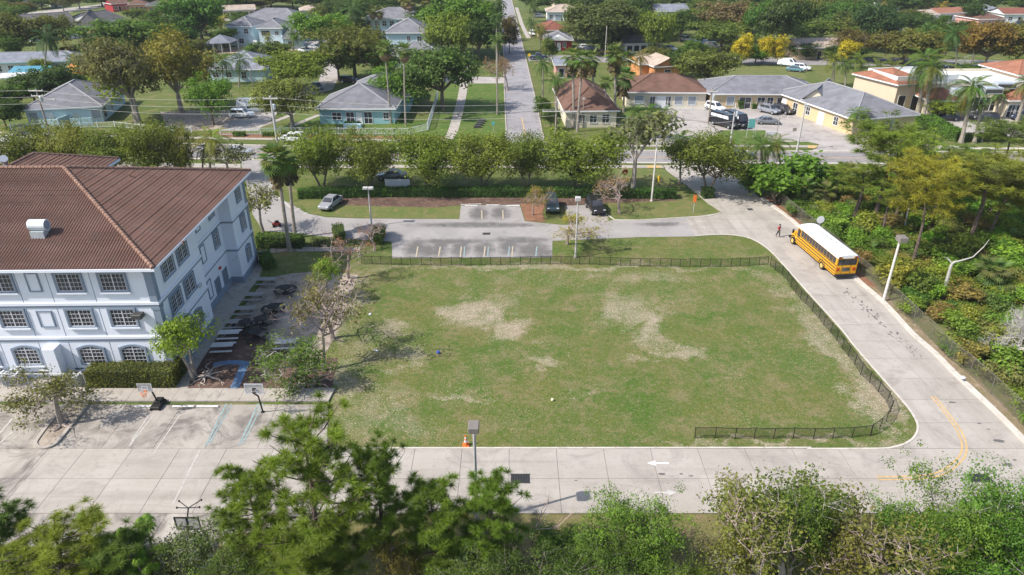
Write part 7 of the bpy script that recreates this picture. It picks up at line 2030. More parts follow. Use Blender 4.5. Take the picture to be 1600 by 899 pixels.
car('minibus', 1131, 198, -58, BK, 'black minibus with white window panels, left of two', 'minibus', name='minibus')
car('minibus', 1150, 197, -70, BK, 'black minibus with white rear panel, right of two', 'minibus', name='minibus')
car('suv', 1201, 177, -55, (.22, .23, .26), 'grey car parked beside the black one at the yellow office')
car('suv', 1223, 177, -60, BK, 'black car parked right of the grey one at the yellow office')
car('sedan', 1199, 194, -6, GR, 'dark grey sedan parked alone in the middle of the office lot')
car('sedan', 1278, 185, 174, MA, 'dark maroon sedan parked before the gabled entrance')
car('sedan', 1478, 188, 176, BK, 'black car half behind the yellow-green bush at the plaza')
car('suv', 1538, 190, 168, BK, 'black car in the plaza lot behind the big royal palm')
car('sedan', 1526, 186, 170, GR, 'dark car beside the black one in the plaza lot')
car('suv', 1597, 188, 165, NV, 'dark blue car at the right edge of the plaza lot')
car('sedan', 875, 78, 2, WH, 'white car before the bright red house')
car('suv', 832, 56, -80, WH, 'white car on the drive left of the red-roofed house')
car('sedan', 913, 77, 10, WH, 'white car right of the red house')
car('sedan', 923, 79, -20, NV, 'dark car beside the white one right of the red house')
car('pickup', 841, 93, 4, NV, 'dark pickup at the street corner below the red house', 'pickup truck', name='pickup_truck')
car('suv', 843, 28, 0, GR, 'grey car on the lawn before the white tan-roofed house')
car('suv', 1071, 65, -70, WH, 'white car at the end of the parked cars on the grass')
car('sedan', 1083, 69, -20, NV, 'dark car second in the parked cars on the grass')
car('pickup', 1101, 72, -20, (.02, .07, .22), 'bright blue pickup on the grass behind the mango tree', 'pickup truck', name='pickup_truck')
car('van', 1112, 77, -15, (.60, .55, .50), 'pale boxy vehicle next to the bright blue pickup', 'van', name='panel_van')
car('sedan', 1048, 79, -60, SI, 'silver car under the trees right of the dark little house')
car('sedan', 966, 79, 0, BK, 'black car in the shade left of the dark little house')
car('van', 1231, 104, -30, WH, 'white car at the cross street beside the vacant lawn', 'car')
car('suv', 1252, 110, -30, WH, 'white car right of the teal one at the cross street')
car('sedan', 1242, 112, -30, (.08, .19, .22), 'teal car between two white ones at the cross street')
car('sedan', 1484, 46, -15, GR, 'dark grey car on the far lane near the small ball tree')
car('suv', 1597, 40, 0, (.02, .05, .12), 'blue car at the white house on the right photo edge')
car('sedan', 1487, 107, 178, NV, 'dark car on the cross road behind the royal palms', name='car')
car('suv', 1586, 104, 178, GR, 'dark car on the cross road by the brown-olive tree', name='car')
car('sedan', 1452, 40, 0, BK, 'black car in the mouth of the white house garage')

def school_bus():
    fl, rl = G(1246, 390), G(1301, 438)
    f = (fl - rl); f.z = 0; L = 10.9; f.normalize()
    ang = math.atan2(f.y, f.x)
    c = rl + f * L / 2 + Vector((f.y, -f.x, 0)) * 1.24
    r = thing('school_bus', 'yellow school bus with a white roof parked on the concrete drive', 'school bus', (c.x, c.y, .06), ang)
    M['bus'] = plain('bus_yellow', (.74, .36, .018), .4, .06, 2); M['bus_white'] = plain('bus_roof_white', (.80, .80, .80), .5, .04)
    hx, hw = L / 2, 1.22
    xb, xf = -hx, hx - 1.75          # rear wall, windscreen
    def sec(x, k=1.0, top=3.0, low=.55):
        w = hw * k
        return [Vector((x, -w, low)), Vector((x, -w, 1.3)), Vector((x, -w, 1.75)), Vector((x, -w * .985, 2.52)), Vector((x, w * .985, 2.52)), Vector((x, w, 1.75)), Vector((x, w, 1.3)), Vector((x, w, low))]
    b = loft([sec(xb), sec(xb + .06), sec(xf - .1), sec(xf, .97)], M['bus'], 'body'); link('body', b, r)
    def rs(x, k=1.0, h=0.0):
        w = hw * .985 * k; pts = [Vector((x, -w, 2.525))]
        for j in range(9):
            a = math.pi * j / 8; pts.append(Vector((x, -w * math.cos(a) * (1 if abs(math.cos(a)) > .99 else .985), 2.60 + (.42 - h) * math.sin(a) ** .75)))
        pts.append(Vector((x, w, 2.525))); return pts
    link('roof', loft([rs(xb - .02, .985, .10), rs(xb + .25), rs(xf - .5), rs(xf - .1, .98, .06), rs(xf + .12, .9, .25)], M['bus_white'], 'roof'), r)
    hd = [[Vector((x, -w, z0)), Vector((x, -w, z1 - .18)), Vector((x, -w * .8, z1)), Vector((x, w * .8, z1)), Vector((x, w, z1 - .18)), Vector((x, w, z0))] for x, w, z0, z1 in ((xf - .02, 1.02, .6, 1.62), (xf + .9, .98, .6, 1.52), (hx - .12, .88, .62, 1.34), (hx, .8, .7, 1.15))]
    link('hood', loft(hd, M['bus'], 'hood'), r)
    for s in (-1, 1):
        fm = MB(); fm.bevbox(xf + .15, xf + 1.35, s * 1.0 - .17, s * 1.0 + .17, .62, 1.12, .1); fm.build('fender', M['bus'], r)
    m_ = MB(); m_.bevbox(hx - .05, hx + .18, -1.15, 1.15, .42, .68, .04); m_.build('bumper', M['black'], r)
    m_ = MB(); m_.bevbox(xb - .2, xb + .03, -1.2, 1.2, .40, .66, .04); m_.build('bumper', M['black'], r)
    m_ = MB(); m_.box(hx - .01, hx + .02, -.6, .6, .75, 1.1); m_.build('grille', M['black'], r)
    n = 12; x0, x1 = xb + .25, xf - .95; st = (x1 - x0) / n
    wm = MB(); wm.box(-st * .41, st * .41, -.012, .012, 0, .62); me = wm.mesh('window', M['glass'])
    fm = MB(); fm.box(-st * .46, st * .46, -.004, .006, -.05, .67); mf = fm.mesh('window_frame', M['black'])
    for s in (-1, 1):
        for k in range(n):
            w = link('window', me, r, (x0 + (k + .5) * st, s * (hw * .992 + .006), 1.83)); link('window_frame', mf, w)
        d = MB(); d.box(xf - .82, xf - .18, s * hw * .995 - .015, s * hw * .995 + .015, 1.5, 2.4); d.build('driver_window' if s > 0 else 'door', M['glass'], r)
        for z, h in ((1.64, .09), (1.32, .11), (.98, .11), (.70, .07)):
            d = MB(); d.box(xb + .02, xf - .12, s * hw * 1.0 - .018, s * hw * 1.0 + .018, z, z + h); d.build('rub_rail', M['black'], r)
        d = MB(); d.tube([(xf + .3, s * 1.05, 1.6), (xf + .55, s * 1.4, 1.75)], .025, 5); d.bevbox(xf + .5, xf + .62, s * 1.4 - .12, s * 1.4 + .12, 1.5, 2.0, .03); d.build('mirror', M['black'], r)
    d = MB(); d.box(xf + .002, xf + .03, -1.02, -.03, 1.68, 2.45); d.box(xf + .002, xf + .03, .03, 1.02, 1.68, 2.45); d.build('windscreen', M['glass'], r)
    for y0, y1 in ((-1.02, -.52), (-.40, .40), (.52, 1.02)):
        d = MB(); d.box(xb - .025, xb - .002, y0, y1, 1.78, 2.38); w = d.build('rear_window', M['glass'], r)
        d = MB(); d.box(xb - .018, xb - .001, y0 - .05, y1 + .05, 1.73, 2.43); d.build('window_frame', M['black'], w)
    d = MB(); d.box(xb - .02, xb - .001, -.42, .42, .98, 1.42); d.build('door_window', M['glass'], r)
    d = MB()
    for y in (-.5, .5): d.box(xb - .016, xb - .001, y - .012, y + .012, .7, 2.5)
    d.build('door_seam', M['black'], r)
    for s in (-1, 1):
        for y, m, nm in ((1.0, M['tail'], 'stop_lamp'), (.72, plain('amber_lamp', (.55, .22, .02), .3), 'warning_lamp')):
            d = MB(); Mx = Matrix.Translation((xb - .01, s * y, 2.62)) @ Matrix.Rotation(-math.pi / 2, 4, 'Y'); d.lathe([(.10, 0), (.10, .03), (.04, .045)], 10, mat=Mx); d.build(nm, m, r)
        d = MB(); d.bevbox(xb - .04, xb - .001, s * .95 - .18, s * .95 + .18, 2.50, 2.75, .02); d.build('lamp_panel', M['black'], r)
        for z in (1.32, 1.12):
            d = MB(); d.box(xb - .035, xb - .001, s * .92 - .17, s * .92 + .17, z - .06, z + .06); d.build('tail_light', M['tail'], r)
        d = MB(); Mx = Matrix.Translation((hx - .02, s * .68, .92)) @ Matrix.Rotation(math.pi / 2, 4, 'Y'); d.lathe([(.11, 0), (.11, .04)], 12, mat=Mx); d.build('headlight', M['lamp'], r)
    tm = wheel_meshes(.50, .30)
    yr = plain('bus_wheel_hub', (.62, .42, .12), .5)
    for x in (hx - 1.05, -hx + 2.75):
        for s in (-1, 1):
            w = link('wheel', tm[0], r, (x, s * 1.08, .44)); hb = MB(); Mx = Matrix.Rotation(-math.pi / 2 * s, 4, 'X'); hb.lathe([(.28, .152), (.26, .162), (.1, .13), (.08, .18)], 12, mat=Mx); hb.build('hub', yr, w)
            a = MB(); a.tube([(x + .66 * math.cos(k * math.pi / 8), s * 1.225, .46 + .66 * math.sin(k * math.pi / 8)) for k in range(9)], .05, 4); a.build('wheel_arch', M['black'], r)
    m_ = MB(); m_.box(xb + .2, xf, -1.0, 1.0, .36, .56); m_.build('chassis', M['black'], r)
    for x in (-3.2, 2.2): m_ = MB(); m_.bevbox(x - .3, x + .3, -.3, .3, 3.0, 3.07, .02); m_.build('roof_hatch', M['bus_white'], r)
    m_ = MB()
    for x, y, lx in ((.2, .1, .5), (-.5, -.05, .7), (-1.3, -.1, .5), (3.0, 0, .25), (-2.4, -.2, .2)): m_.box(x - lx / 2, x + lx / 2, y - .05, y + .05, 3.0, 3.027)
    m_.build('roof_marking', M['black'], r)
    return r
school_bus()

# ================================================================== PERSON on the drive
def person():
    p = G(1215, 371.5)
    r = thing('person', 'person in a red top and dark trousers walking on the concrete drive', 'person', (p.x, p.y, .06), R(-60))
    def skin(name, V, E, rad, mat, sub=1):
        me = bpy.data.meshes.new(name); me.from_pydata(V, E, []); me.materials.append(mat)
        o = link(name, me, r)
        md = o.modifiers.new('skin', 'SKIN'); md.use_smooth_shade = True
        for i, q in enumerate(rad): me.skin_vertices[0].data[i].radius = (q, q) if not isinstance(q, tuple) else q
        me.skin_vertices[0].data[0].use_root = True
        o.modifiers.new('sub', 'SUBSURF').levels = sub; o.modifiers['sub'].render_levels = sub
        return o
    sk = plain('skin_tone', (.28, .16, .11), .6, .05)
    V = [(0, 0, .95), (0, 0, 1.15), (.01, 0, 1.40), (.02, 0, 1.50), (.03, 0, 1.60), (.03, 0, 1.72)]
    rd = [(.12, .15), (.10, .14), (.10, .16), .055, (.085, .075), (.075, .065)]
    E = [(0, 1), (1, 2), (2, 3), (3, 4), (4, 5)]
    def chain(st, pts, rads):
        k = st
        for q, rr in zip(pts, rads): V.append(q); rd.append(rr); E.append((k, len(V) - 1)); k = len(V) - 1
        return k
    for s, sw in ((1, .18), (-1, -.16)):
        chain(0, [(.0, s * .1, .88), (sw * .6, s * .1, .50), (sw * 1.1 - .05, s * .1, .08), (sw * 1.1 + .10, s * .1, .035)], [.085, .06, .042, .035])
        h = chain(2, [(.0, s * .19, 1.40), (-sw * .5, s * .24, 1.13), (-sw * .9 + .12, s * .24, .93), (-sw * .9 + .17, s * .24, .87)], [.055, .042, .032, (.022, .036)])
        bx, bz = V[h][0], V[h][2]
        for k in range(4): chain(h, [(bx + .03, s * .24 + (k - 1.5) * .018, bz - .05), (bx + .035, s * .24 + (k - 1.5) * .018, bz - .09 + abs(k - 1.3) * .01)], [.009, .007])
        chain(h, [(bx + .045, s * .21, bz - .02), (bx + .06, s * .20, bz - .055)], [.010, .008])
    skin('body', V, E, rd, sk, 1)
    V2 = [(0, 0, 1.0), (0, 0, 1.18), (.01, 0, 1.42), (.01, 0, 1.47)]
    E2 = [(0, 1), (1, 2), (2, 3)]; r2 = [(.14, .17), (.125, .16), (.12, .175), (.07, .08)]
    for s, sw in ((1, .18), (-1, -.16)):
        V2 += [(0, s * .2, 1.40), (-sw * .35, s * .245, 1.2)]; E2 += [(2, len(V2) - 2), (len(V2) - 2, len(V2) - 1)]; r2 += [.072, .066]
    skin('shirt', V2, E2, r2, plain('red_cloth', (.50, .04, .06), .85))
    V3 = [(0, 0, 1.0), (0, 0, .9)]; E3 = [(0, 1)]; r3 = [(.135, .165), (.125, .16)]
    for s, sw in ((1, .18), (-1, -.16)):
        V3 += [(0.02, s * .1, .82), (sw * .6, s * .1, .50), (sw * 1.1 - .05, s * .1, .13)]; k = len(V3); E3 += [(1, k - 3), (k - 3, k - 2), (k - 2, k - 1)]; r3 += [.105, .08, .06]
    skin('trousers', V3, E3, r3, plain('dark_cloth', (.03, .025, .03), .9))
    hb = MB(); hb.lathe([(.02, -.13), (.085, -.06), (.10, .02), (.085, .075), (.03, .105)], 10, c=(.015, 0, 1.69)); hb.build('hair', plain('dark_hair', (.02, .015, .012), .7), r)
    fc = MB()
    for s in (-1, 1): fc.box(.108, .116, s * .03 - .01, s * .03 + .01, 1.655, 1.667)
    fc.build('eyes', M['black'], r)
    nb = MB(); nb.box(.105, .13, -.012, .012, 1.62, 1.65); nb.build('nose', sk, r)
    return r
person()

# ================================================================== FENCES of the field and the wood
M['fence_black'] = plain('black_fence', (.020, .019, .018), .6, .2)
M['fence_old'] = plain('weathered_wire', (.16, .145, .115), .8, .25)
def field_fence(label, pts, h, step, pitch, w, mat, wob=.0, name='field_fence', smooth_k=3, rail=True):
    P = smooth_line([G(*p) for p in pts], smooth_k); o = P[0].copy()
    r = thing(name, label, 'fence', tuple(o))
    S = [0]
    for a, b in zip(P, P[1:]): S.append(S[-1] + (b - a).length)
    n = max(2, round(S[-1] / step)); Q = []
    for k in range(n + 1):
        s = S[-1] * k / n; i = max(j for j in range(len(S)) if S[j] <= s + 1e-6); i = min(i, len(P) - 2)
        q = P[i].lerp(P[i + 1], (s - S[i]) / max(1e-6, S[i + 1] - S[i])) - o
        Q.append(q + Vector((rng.normal(0, wob), rng.normal(0, wob), 0)))
    pm = MB(); pm.tube([(0, 0, -.1), (0, 0, h + .05)], .03, 6); pme = pm.mesh('post', mat)
    for k, q in enumerate(Q):
        link('post', pme, r, q, (rng.normal(0, .03), rng.normal(0, .03), 0))
        if k:
            a = Q[k - 1]
            if rail:
                m_ = MB(); z0 = h - .02 + rng.normal(0, wob * .3)
                m_.tube([a + Vector((0, 0, h)), (a + q) / 2 + Vector((0, 0, z0)), q + Vector((0, 0, h))], .024, 4); m_.build('rail', mat, r)
            m_ = MB(); wire_panel(a, q, .03, h - .02, pitch, w, m_); m_.build('wire_mesh', mat, r)
    return r
field_fence('low black fence along the far edge of the field', [(566, 413), (610, 414.5), (700, 415.5), (780, 415), (863, 413.5), (940, 415), (1000, 417), (1080, 418), (1150, 417), (1200, 414)], 1.05, 1.15, .13, .015, M['fence_black'], .05)
field_fence('low black fence running down the right side of the field', [(1203, 414), (1222, 432), (1240, 454), (1264, 482), (1290, 512), (1322, 552), (1348, 588), (1364, 606), (1382, 624), (1390, 643), (1386, 660), (1374, 672), (1360, 682)], 1.1, 1.4, .13, .016, M['fence_black'], .07)
field_fence('low black fence along the near right edge of the field', [(1358, 682), (1340, 685), (1290, 686.5), (1200, 686.5), (1140, 686), (1086, 685)], 1.05, 1.5, .13, .016, M['fence_black'], .03)
field_fence('short black fence along the path behind the school yard', [(402, 396), (440, 394), (500, 393), (548, 395)], 1.05, 2.2, .16, .008, M['fence_black'], .03)
field_fence('weathered chain-link fence between the drive and the wood', FEN_R, 1.75, 3.0, .15, .017, M['fence_old'], .08, 'chain_link_fence', 2)

# ================================================================== POLES, LAMPS, SIGNS
M['pole'] = plain('grey_pole', (.46, .44, .42), .6, .12); M['pole_wood'] = plain('wooden_pole', (.30, .255, .21), .9, .2); M['pole_white'] = plain('pale_pole', (.62, .58, .53), .7, .14)
def top_h(base, py): return ZAT(py, base.y)
M['lamp_box'] = plain('brown_grey_housing', (.20, .175, .155), .6, .1)
def light_pole(px, pyb, pyt, label, rad=.10, mat='pole', head='box', hs=(.75, .45, .32), tilt=0):
    b = G(px, pyb); H = top_h(b, pyt); r = thing('light_pole', label, 'lamp post', tuple(b))
    mb = MB(); mb.tube([(0, 0, -.1), (0, 0, H - .05)], [rad * 1.15, rad * .8], 8); mb.build('pole', M[mat], r)
    mb = MB(); mb.lathe([(rad * 2.2, -.02), (rad * 2.2, .12), (rad * 1.4, .22)], 8); mb.build('base', M['walk'], r)
    if head == 'box':
        mb = MB(); mb.bevbox(-hs[0] / 2, hs[0] / 2, -hs[1] - .05, hs[1] * .3, H - hs[2], H, .04); h_ = mb.build('lamp_head', M['lamp_box'], r)
        mb = MB(); mb.box(-hs[0] / 2 + .05, hs[0] / 2 - .05, -hs[1], hs[1] * .25, H - hs[2] - .02, H - hs[2] - .002); mb.build('lens', M['lamp'], h_)
    elif head == 'twin':
        for s in (-1, 1): mb = MB(); mb.bevbox(s * .35 - .32, s * .35 + .32, -.28, .28, H - .34, H - .04, .05); mb.build('lamp_head', M['pole'], r)
    elif head == 'pale':
        mb = MB(); mb.bevbox(-hs[0] / 2, hs[0] / 2, -hs[1] / 2, hs[1] / 2, H - hs[2], H, .04); mb.build('lamp_head', M['pole'], r)
    elif head == 'arm':
        mb = MB(); mb.tube([(0, 0, H - .3), (.6, 0, H + .05), (1.5, 0, H + .1)], .05, 6); mb.build('arm', M[mat], r)
        mb = MB(); mb.bevbox(1.4, 2.1, -.16, .16, H + .02, H + .18, .04); mb.build('lamp_head', M['pole'], r)
    elif head == 'ball':
        mb = MB(); mb.lathe([(.05, -.35), (.3, -.22), (.38, 0), (.3, .22), (.05, .35)], 12, c=(0, 0, H)); mb.build('lamp_globe', M['dark_metal'], r)
    return r
light_pole(581, 354, 292, 'grey pole with two lamp heads beside the square hedge', head='twin')
light_pole(899, 403, 308, 'grey light pole on the grass just behind the field fence', head='pale', hs=(.62, .6, .45))
light_pole(736, 846, 684, 'light pole with a big brown box head by the traffic cone', .11, hs=(.66, .62, .42)).location = (-2.3, 33.87, 0)
light_pole(1380, 471, 368, 'pale wooden pole with a dark box lamp in front of the wood', .135, 'pole_white', hs=(.85, .7, .5))
light_pole(1018, 315, 222, 'tapered silver pole at the end of the hedge by the drive', .12, 'pole_white', head='none')
light_pole(1212, 218, 184, 'street lamp with a short arm at the office car park', .08, 'pole_wood', head='arm')
light_pole(1534, 222, 195, 'brown ball-headed lamp beside the thin royal palm', .1, 'pole_wood', head='ball')
light_pole(1500, 118, 88, 'white lamp post with a hood at the cross road', .1, 'pole_white', head='arm')
light_pole(739, 92, 42, 'thin grey pole on the far lawn left of the street', .1, 'pole', head='none')
light_pole(400, 165, 108, 'thin wooden pole with lamp beside the white van', .1, 'pole_wood', head='pale', hs=(.5, .5, .4))
light_pole(1032, 80, 42, 'white wooden pole between the far trees right of the street', .12, 'pole_white', head='none')
light_pole(945, 95, 40, 'thin pale pole among the coconut palms', .09, 'pole_white', head='none')
light_pole(1297, 135, 98, 'wooden pole with white box behind the yellow office roof', .11, 'pole_wood', head='pale', hs=(.5, .4, .7))
POLES = {}
def utility_pole(key, px, pyb, pyt, label, arms=((.5, 2.4),), mat='pole_wood', lamp=None, rad=.16, cans=0):
    b = G(px, pyb); H = top_h(b, pyt); r = thing('utility_pole', label, 'utility pole', tuple(b))
    mb = MB(); mb.tube([(0, 0, -.1), (0, 0, H)], [rad * 1.2, rad * .8], 8); mb.build('pole', M[mat], r)
    for dz, w in arms:
        mb = MB(); mb.box(-w / 2, w / 2, -.24, -.12, H - dz - .1, H - dz + .06); a = mb.build('crossarm', M['pole_white'], r)
        for x in (-w / 2 + .12, 0, w / 2 - .12): mb = MB(); mb.lathe([(.05, 0), (.09, .1), (.05, .22)], 6, c=(x, -.18, H - dz + .06)); mb.build('insulator', M['metal'], a)
    for k in range(cans): mb = MB(); mb.lathe([(.22, 0), (.24, .1), (.24, .8), (.16, .88)], 10, c=(.4, -.1 + k * .3, H - 2.2)); mb.build('transformer', M['metal'], r)
    if lamp: mb = MB(); mb.tube([(0, 0, H - lamp), (1.2, -.2, H - lamp + .7), (2.6, -.3, H - lamp + .75)], .05, 5); mb.bevbox(2.5, 3.2, -.45, -.15, H - lamp + .66, H - lamp + .84, .04); mb.build('lamp_arm', M['pole'], r)
    POLES[key] = b + Vector((0, -.18, H)); return r
utility_pole('a', 78, 211, 139, 'wooden power pole with street lamp at the far left', ((.3, 2.6), (1.2, 2.2)), lamp=2.6, cans=2)
utility_pole('b', 436, 238, 150, 'tall grey power pole beside the white car on the verge', ((.4, 2.4),), 'pole', rad=.22, cans=1)
utility_pole('c', 868, 214, 158, 'dark power pole with white crossarm at the street corner', ((1.8, 5.0),), rad=.17)
utility_pole('d', 1106, 194, 138, 'wooden power pole between the brown and the yellow office', ((.6, 2.2),), cans=1)
utility_pole('e', 1245, 236, 160, 'slanting-looking power pole with lamp at the office car park exit', ((.6, .6),), 'pole', rad=.15)
utility_pole('f', 1140, 231, 162, 'grey pole with lamp head behind the minibuses', ((.8, 1.2),), 'pole', rad=.14, cans=1)
utility_pole('g', 910, 200, 152, 'thin wooden pole at the wall corner of the brown office', ((.3, .5),), 'pole_wood', rad=.1)
def wire(a, b, sag, dz=0, dx=0, label='overhead wire'):
    p, q = POLES[a] + Vector((dx, 0, dz)), POLES[b] + Vector((dx, 0, dz)); r = thing('power_line', label, 'power line', tuple(p))
    L = [p.lerp(q, k / 12) - p - Vector((0, 0, sag * 4 * (k / 12) * (1 - k / 12))) for k in range(13)]
    mb = MB(); mb.tube(L, .022, 3, cap=False); mb.build('cable', M['pole_white'], r)
W_ = Vector
POLES['z'] = POLES['a'] + Vector((-60, 10, 0)); POLES['h'] = POLES['e'] + Vector((60, -3, 1))
for a, b, la in (('z', 'a', 'left of the far left pole'), ('a', 'b', 'between the far left pole and the tall grey pole'), ('b', 'c', 'between the tall grey pole and the street corner pole'), ('c', 'f', 'from the street corner pole past the cream office')):
    for dz, nm in ((-.2, 'top'), (-1.4, 'second'), (-2.6, 'third')) if a != 'c' else ((-1.8, 'top'), (-3.0, 'second')):
        wire(a, b, 1.0, dz, 0, '%s overhead wire %s' % (nm, la))
def sign(px, pyb, pyt, w, h, col, label, name='sign', posts=1, shape='rect', cat='sign', pm='pole'):
    b = G(px, pyb); H = max(.6, top_h(b, pyt)); r = thing(name, label, cat, tuple(b))
    mb = MB()
    for k in range(posts): x = 0 if posts == 1 else (-w / 2 + w * k / (posts - 1)); mb.tube([(x, .03, -.05), (x, .03, H - .02)], .04, 6)
    mb.build('post', M[pm], r)
    mb = MB()
    if shape == 'rect': mb.bevbox(-w / 2, w / 2, -.045, -.012, H - h, H, .008)
    else:
        n = 8 if shape == 'oct' else (4 if shape == 'dia' else 20); Mx = Matrix.Translation((0, -.015, H - h / 2)) @ Matrix.Rotation(math.pi / 2, 4, 'X') @ Matrix.Rotation(math.pi / n if n == 8 else 0, 4, 'Z')
        mb.lathe([(w / 2, -.0), (w / 2, .03)], n, mat=Mx)
    mb.build('panel', col, r); return r
ylw = plain('sign_yellow', (.75, .48, .03), .5); tealp = plain('sign_teal', (.12, .38, .36), .5); org = plain('safety_orange', (.75, .17, .03), .55)
sign(1276, 372, 338, .95, .95, M['bus_white'], 'round white disc on a post behind the front of the bus', 'mirror_post', shape='round')
sign(622, 300, 280, 3.6, 1.3, M['frame_white'], 'white banner strung above the long hedge', 'banner', posts=3)
sign(975, 292, 264, .9, .9, M['red'], 'red sign glimpsed behind the half-bare tree', 'stop_sign', shape='oct')
sign(827, 98, 83, 1.1, 1.1, ylw, 'yellow diamond road sign at the cross street corner', 'road_sign', shape='dia')
sign(771, 205, 190, .55, .7, tealp, 'small teal sign on the lawn left of the street', 'small_sign')
sign(1171, 217, 186, 1.2, 1.6, tealp, 'teal and white sign on tall posts before the office car park', posts=2)
sign(1180, 214, 160, .8, .4, M['pole_wood'], 'narrow sign on a thin tall post in the office car park')
sign(1238, 222, 200, .7, .6, M['pole_wood'], 'small brown sign at the edge of the office car park')
sign(1204, 222, 206, 2.2, 1.0, M['frame_white'], 'white board low on the verge of the office car park', posts=2)
sign(1083, 333, 305, .45, 1.0, org, 'orange marker panel on the grass by the drive', 'marker_post')
sign(457, 314, 296, .18, 1.6, M['pole_white'], 'short pale post at the left end of the long hedge', 'marker_post')
def hydrant(px, py, label, col):
    b = G(px, py); r = thing('fire_hydrant', label, 'fire hydrant', tuple(b)); s = 1.35
    mb = MB(); mb.lathe([(.16 * s, 0), (.16 * s, .06 * s), (.11 * s, .1 * s), (.11 * s, .5 * s), (.14 * s, .53 * s), (.12 * s, .62 * s), (.05 * s, .72 * s), (.03 * s, .76 * s)], 10); mb.build('barrel', col, r)
    mb = MB()
    for d in ((1, 0), (-1, 0), (0, -1)): mb.tube([(d[0] * .1 * s, d[1] * .1 * s, .42 * s), (d[0] * .2 * s, d[1] * .2 * s, .42 * s)], .06 * s, 8)
    mb.build('outlet', col, r)
hydrant(1029, 284, 'yellow fire hydrant on the verge near the drive mouth', ylw); hydrant(1570, 183, 'yellow hydrant in the plaza bed before the shop fronts', ylw)
def cone(px, py, label, s=1.0):
    b = G(px, py); r = thing('traffic_cone', label, 'traffic cone', (b.x, b.y, .06))
    mb = MB(); mb.lathe([(.15 * s, .04), (.115 * s, .28 * s), (.085 * s, .5 * s), (.04 * s, .85 * s), (.03 * s, .87 * s)], 12); mb.build('cone', org, r)
    mb = MB(); mb.lathe([(.118 * s, .29 * s), (.094 * s, .46 * s)], 12); mb.lathe([(.078 * s, .56 * s), (.060 * s, .70 * s)], 12); mb.build('stripe', M['frame_white'], r)
    mb = MB(); mb.bevbox(-.22 * s, .22 * s, -.22 * s, .22 * s, 0, .05, .01); mb.build('base', org, r)
cone(728, 697, 'orange traffic cone on the grass edge beside the box-headed pole', 1.15); cone(725, 803, 'orange traffic cone behind the front pines at the lower edge of the drive')
def grate(px, py, label, w=1.35, d=.85):
    b = G(px, py); r = thing('drain_grate', label, 'drain', (b.x, b.y, .062)); mb = MB()
    mb.box(-w / 2, w / 2, -d / 2, d / 2, -.03, .004); mb.build('pit', M['black'], r)
    f = MB(); f.box(-w / 2 - .06, w / 2 + .06, -d / 2 - .06, -d / 2, -.03, .012); f.box(-w / 2 - .06, w / 2 + .06, d / 2, d / 2 + .06, -.03, .012)
    f.build('frame', M['dark_metal'], r)
    for k in range(12): s = MB(); s.box(-w / 2 + .02 + k * w / 12, -w / 2 + .06 + k * w / 12, -d / 2, d / 2, .004, .010); s.build('bar', M['dark_metal'], r)
grate(813, 749, 'black drain grate in the joint of the lower drive'); grate(1530, 748, 'dark drain grate at the lower right of the drive', 1.6, .7); grate(1172, 328, 'small dark drain at the shaded bend of the drive', .7, .6)
grate(760, 366, 'drain grate in the middle of the parking lot', .9, .5)

# ================================================================== SCHOOL YARD FURNITURE
M['table_grey'] = plain('grey_table_top', (.30, .29, .275), .6, .12); M['table_white'] = plain('pale_table_top', (.55, .54, .52), .6, .1)
def make_table(mat):
    r = thing('picnic_table', 'x', 'picnic table', group='rectangular picnic tables along the school walk')
    for k in range(3): mb = MB(); mb.bevbox(-.98, .98, -.39 + k * .27, -.14 + k * .27, .72, .76, .01); mb.build('plank', mat, r)
    for y in (-.72, .72): mb = MB(); mb.bevbox(-.98, .98, y - .14, y + .14, .43, .47, .01); mb.build('bench', mat, r)
    for x in (-.68, .68):
        mb = MB(); mb.tube([(x, -.2, .72), (x, -.42, .02)], .03, 5); mb.tube([(x, .2, .72), (x, .42, .02)], .03, 5); mb.tube([(x, -.8, .41), (x, .8, .41)], .03, 5); mb.build('leg', M['dark_metal'], r)
    return r
tg, tw = make_table(M['table_grey']), make_table(M['table_white'])
for i, (px, py, kind, lab) in enumerate([(417, 446, 0, 'picnic table nearest the box-shaped hedge'), (398, 470, 0, 'second picnic table from the box-shaped hedge'), (383, 492, 0, 'third picnic table from the box-shaped hedge'),
                                          (370, 513, 0, 'fourth picnic table, just beyond the pale one'), (360, 530, 1, 'pale-topped picnic table, upper of the two near the green corner tree'), (350, 550, 1, 'pale-topped picnic table closest to the green corner tree')]):
    src = (tg, tw)[kind]; p = G(px, py)
    first = (i == 0 or i == 4)
    o = src if first else dup(src)
    o.location = (p.x, p.y, .05); o.rotation_euler = (0, 0, R(2 + i * .6)); o['label'] = lab
for px, py, lab in ((448, 545, 'pale picnic table under the low green tree by the front walk'),):
    o = dup(tw); p = G(px, py); o.location = (p.x, p.y, .05); o['label'] = lab
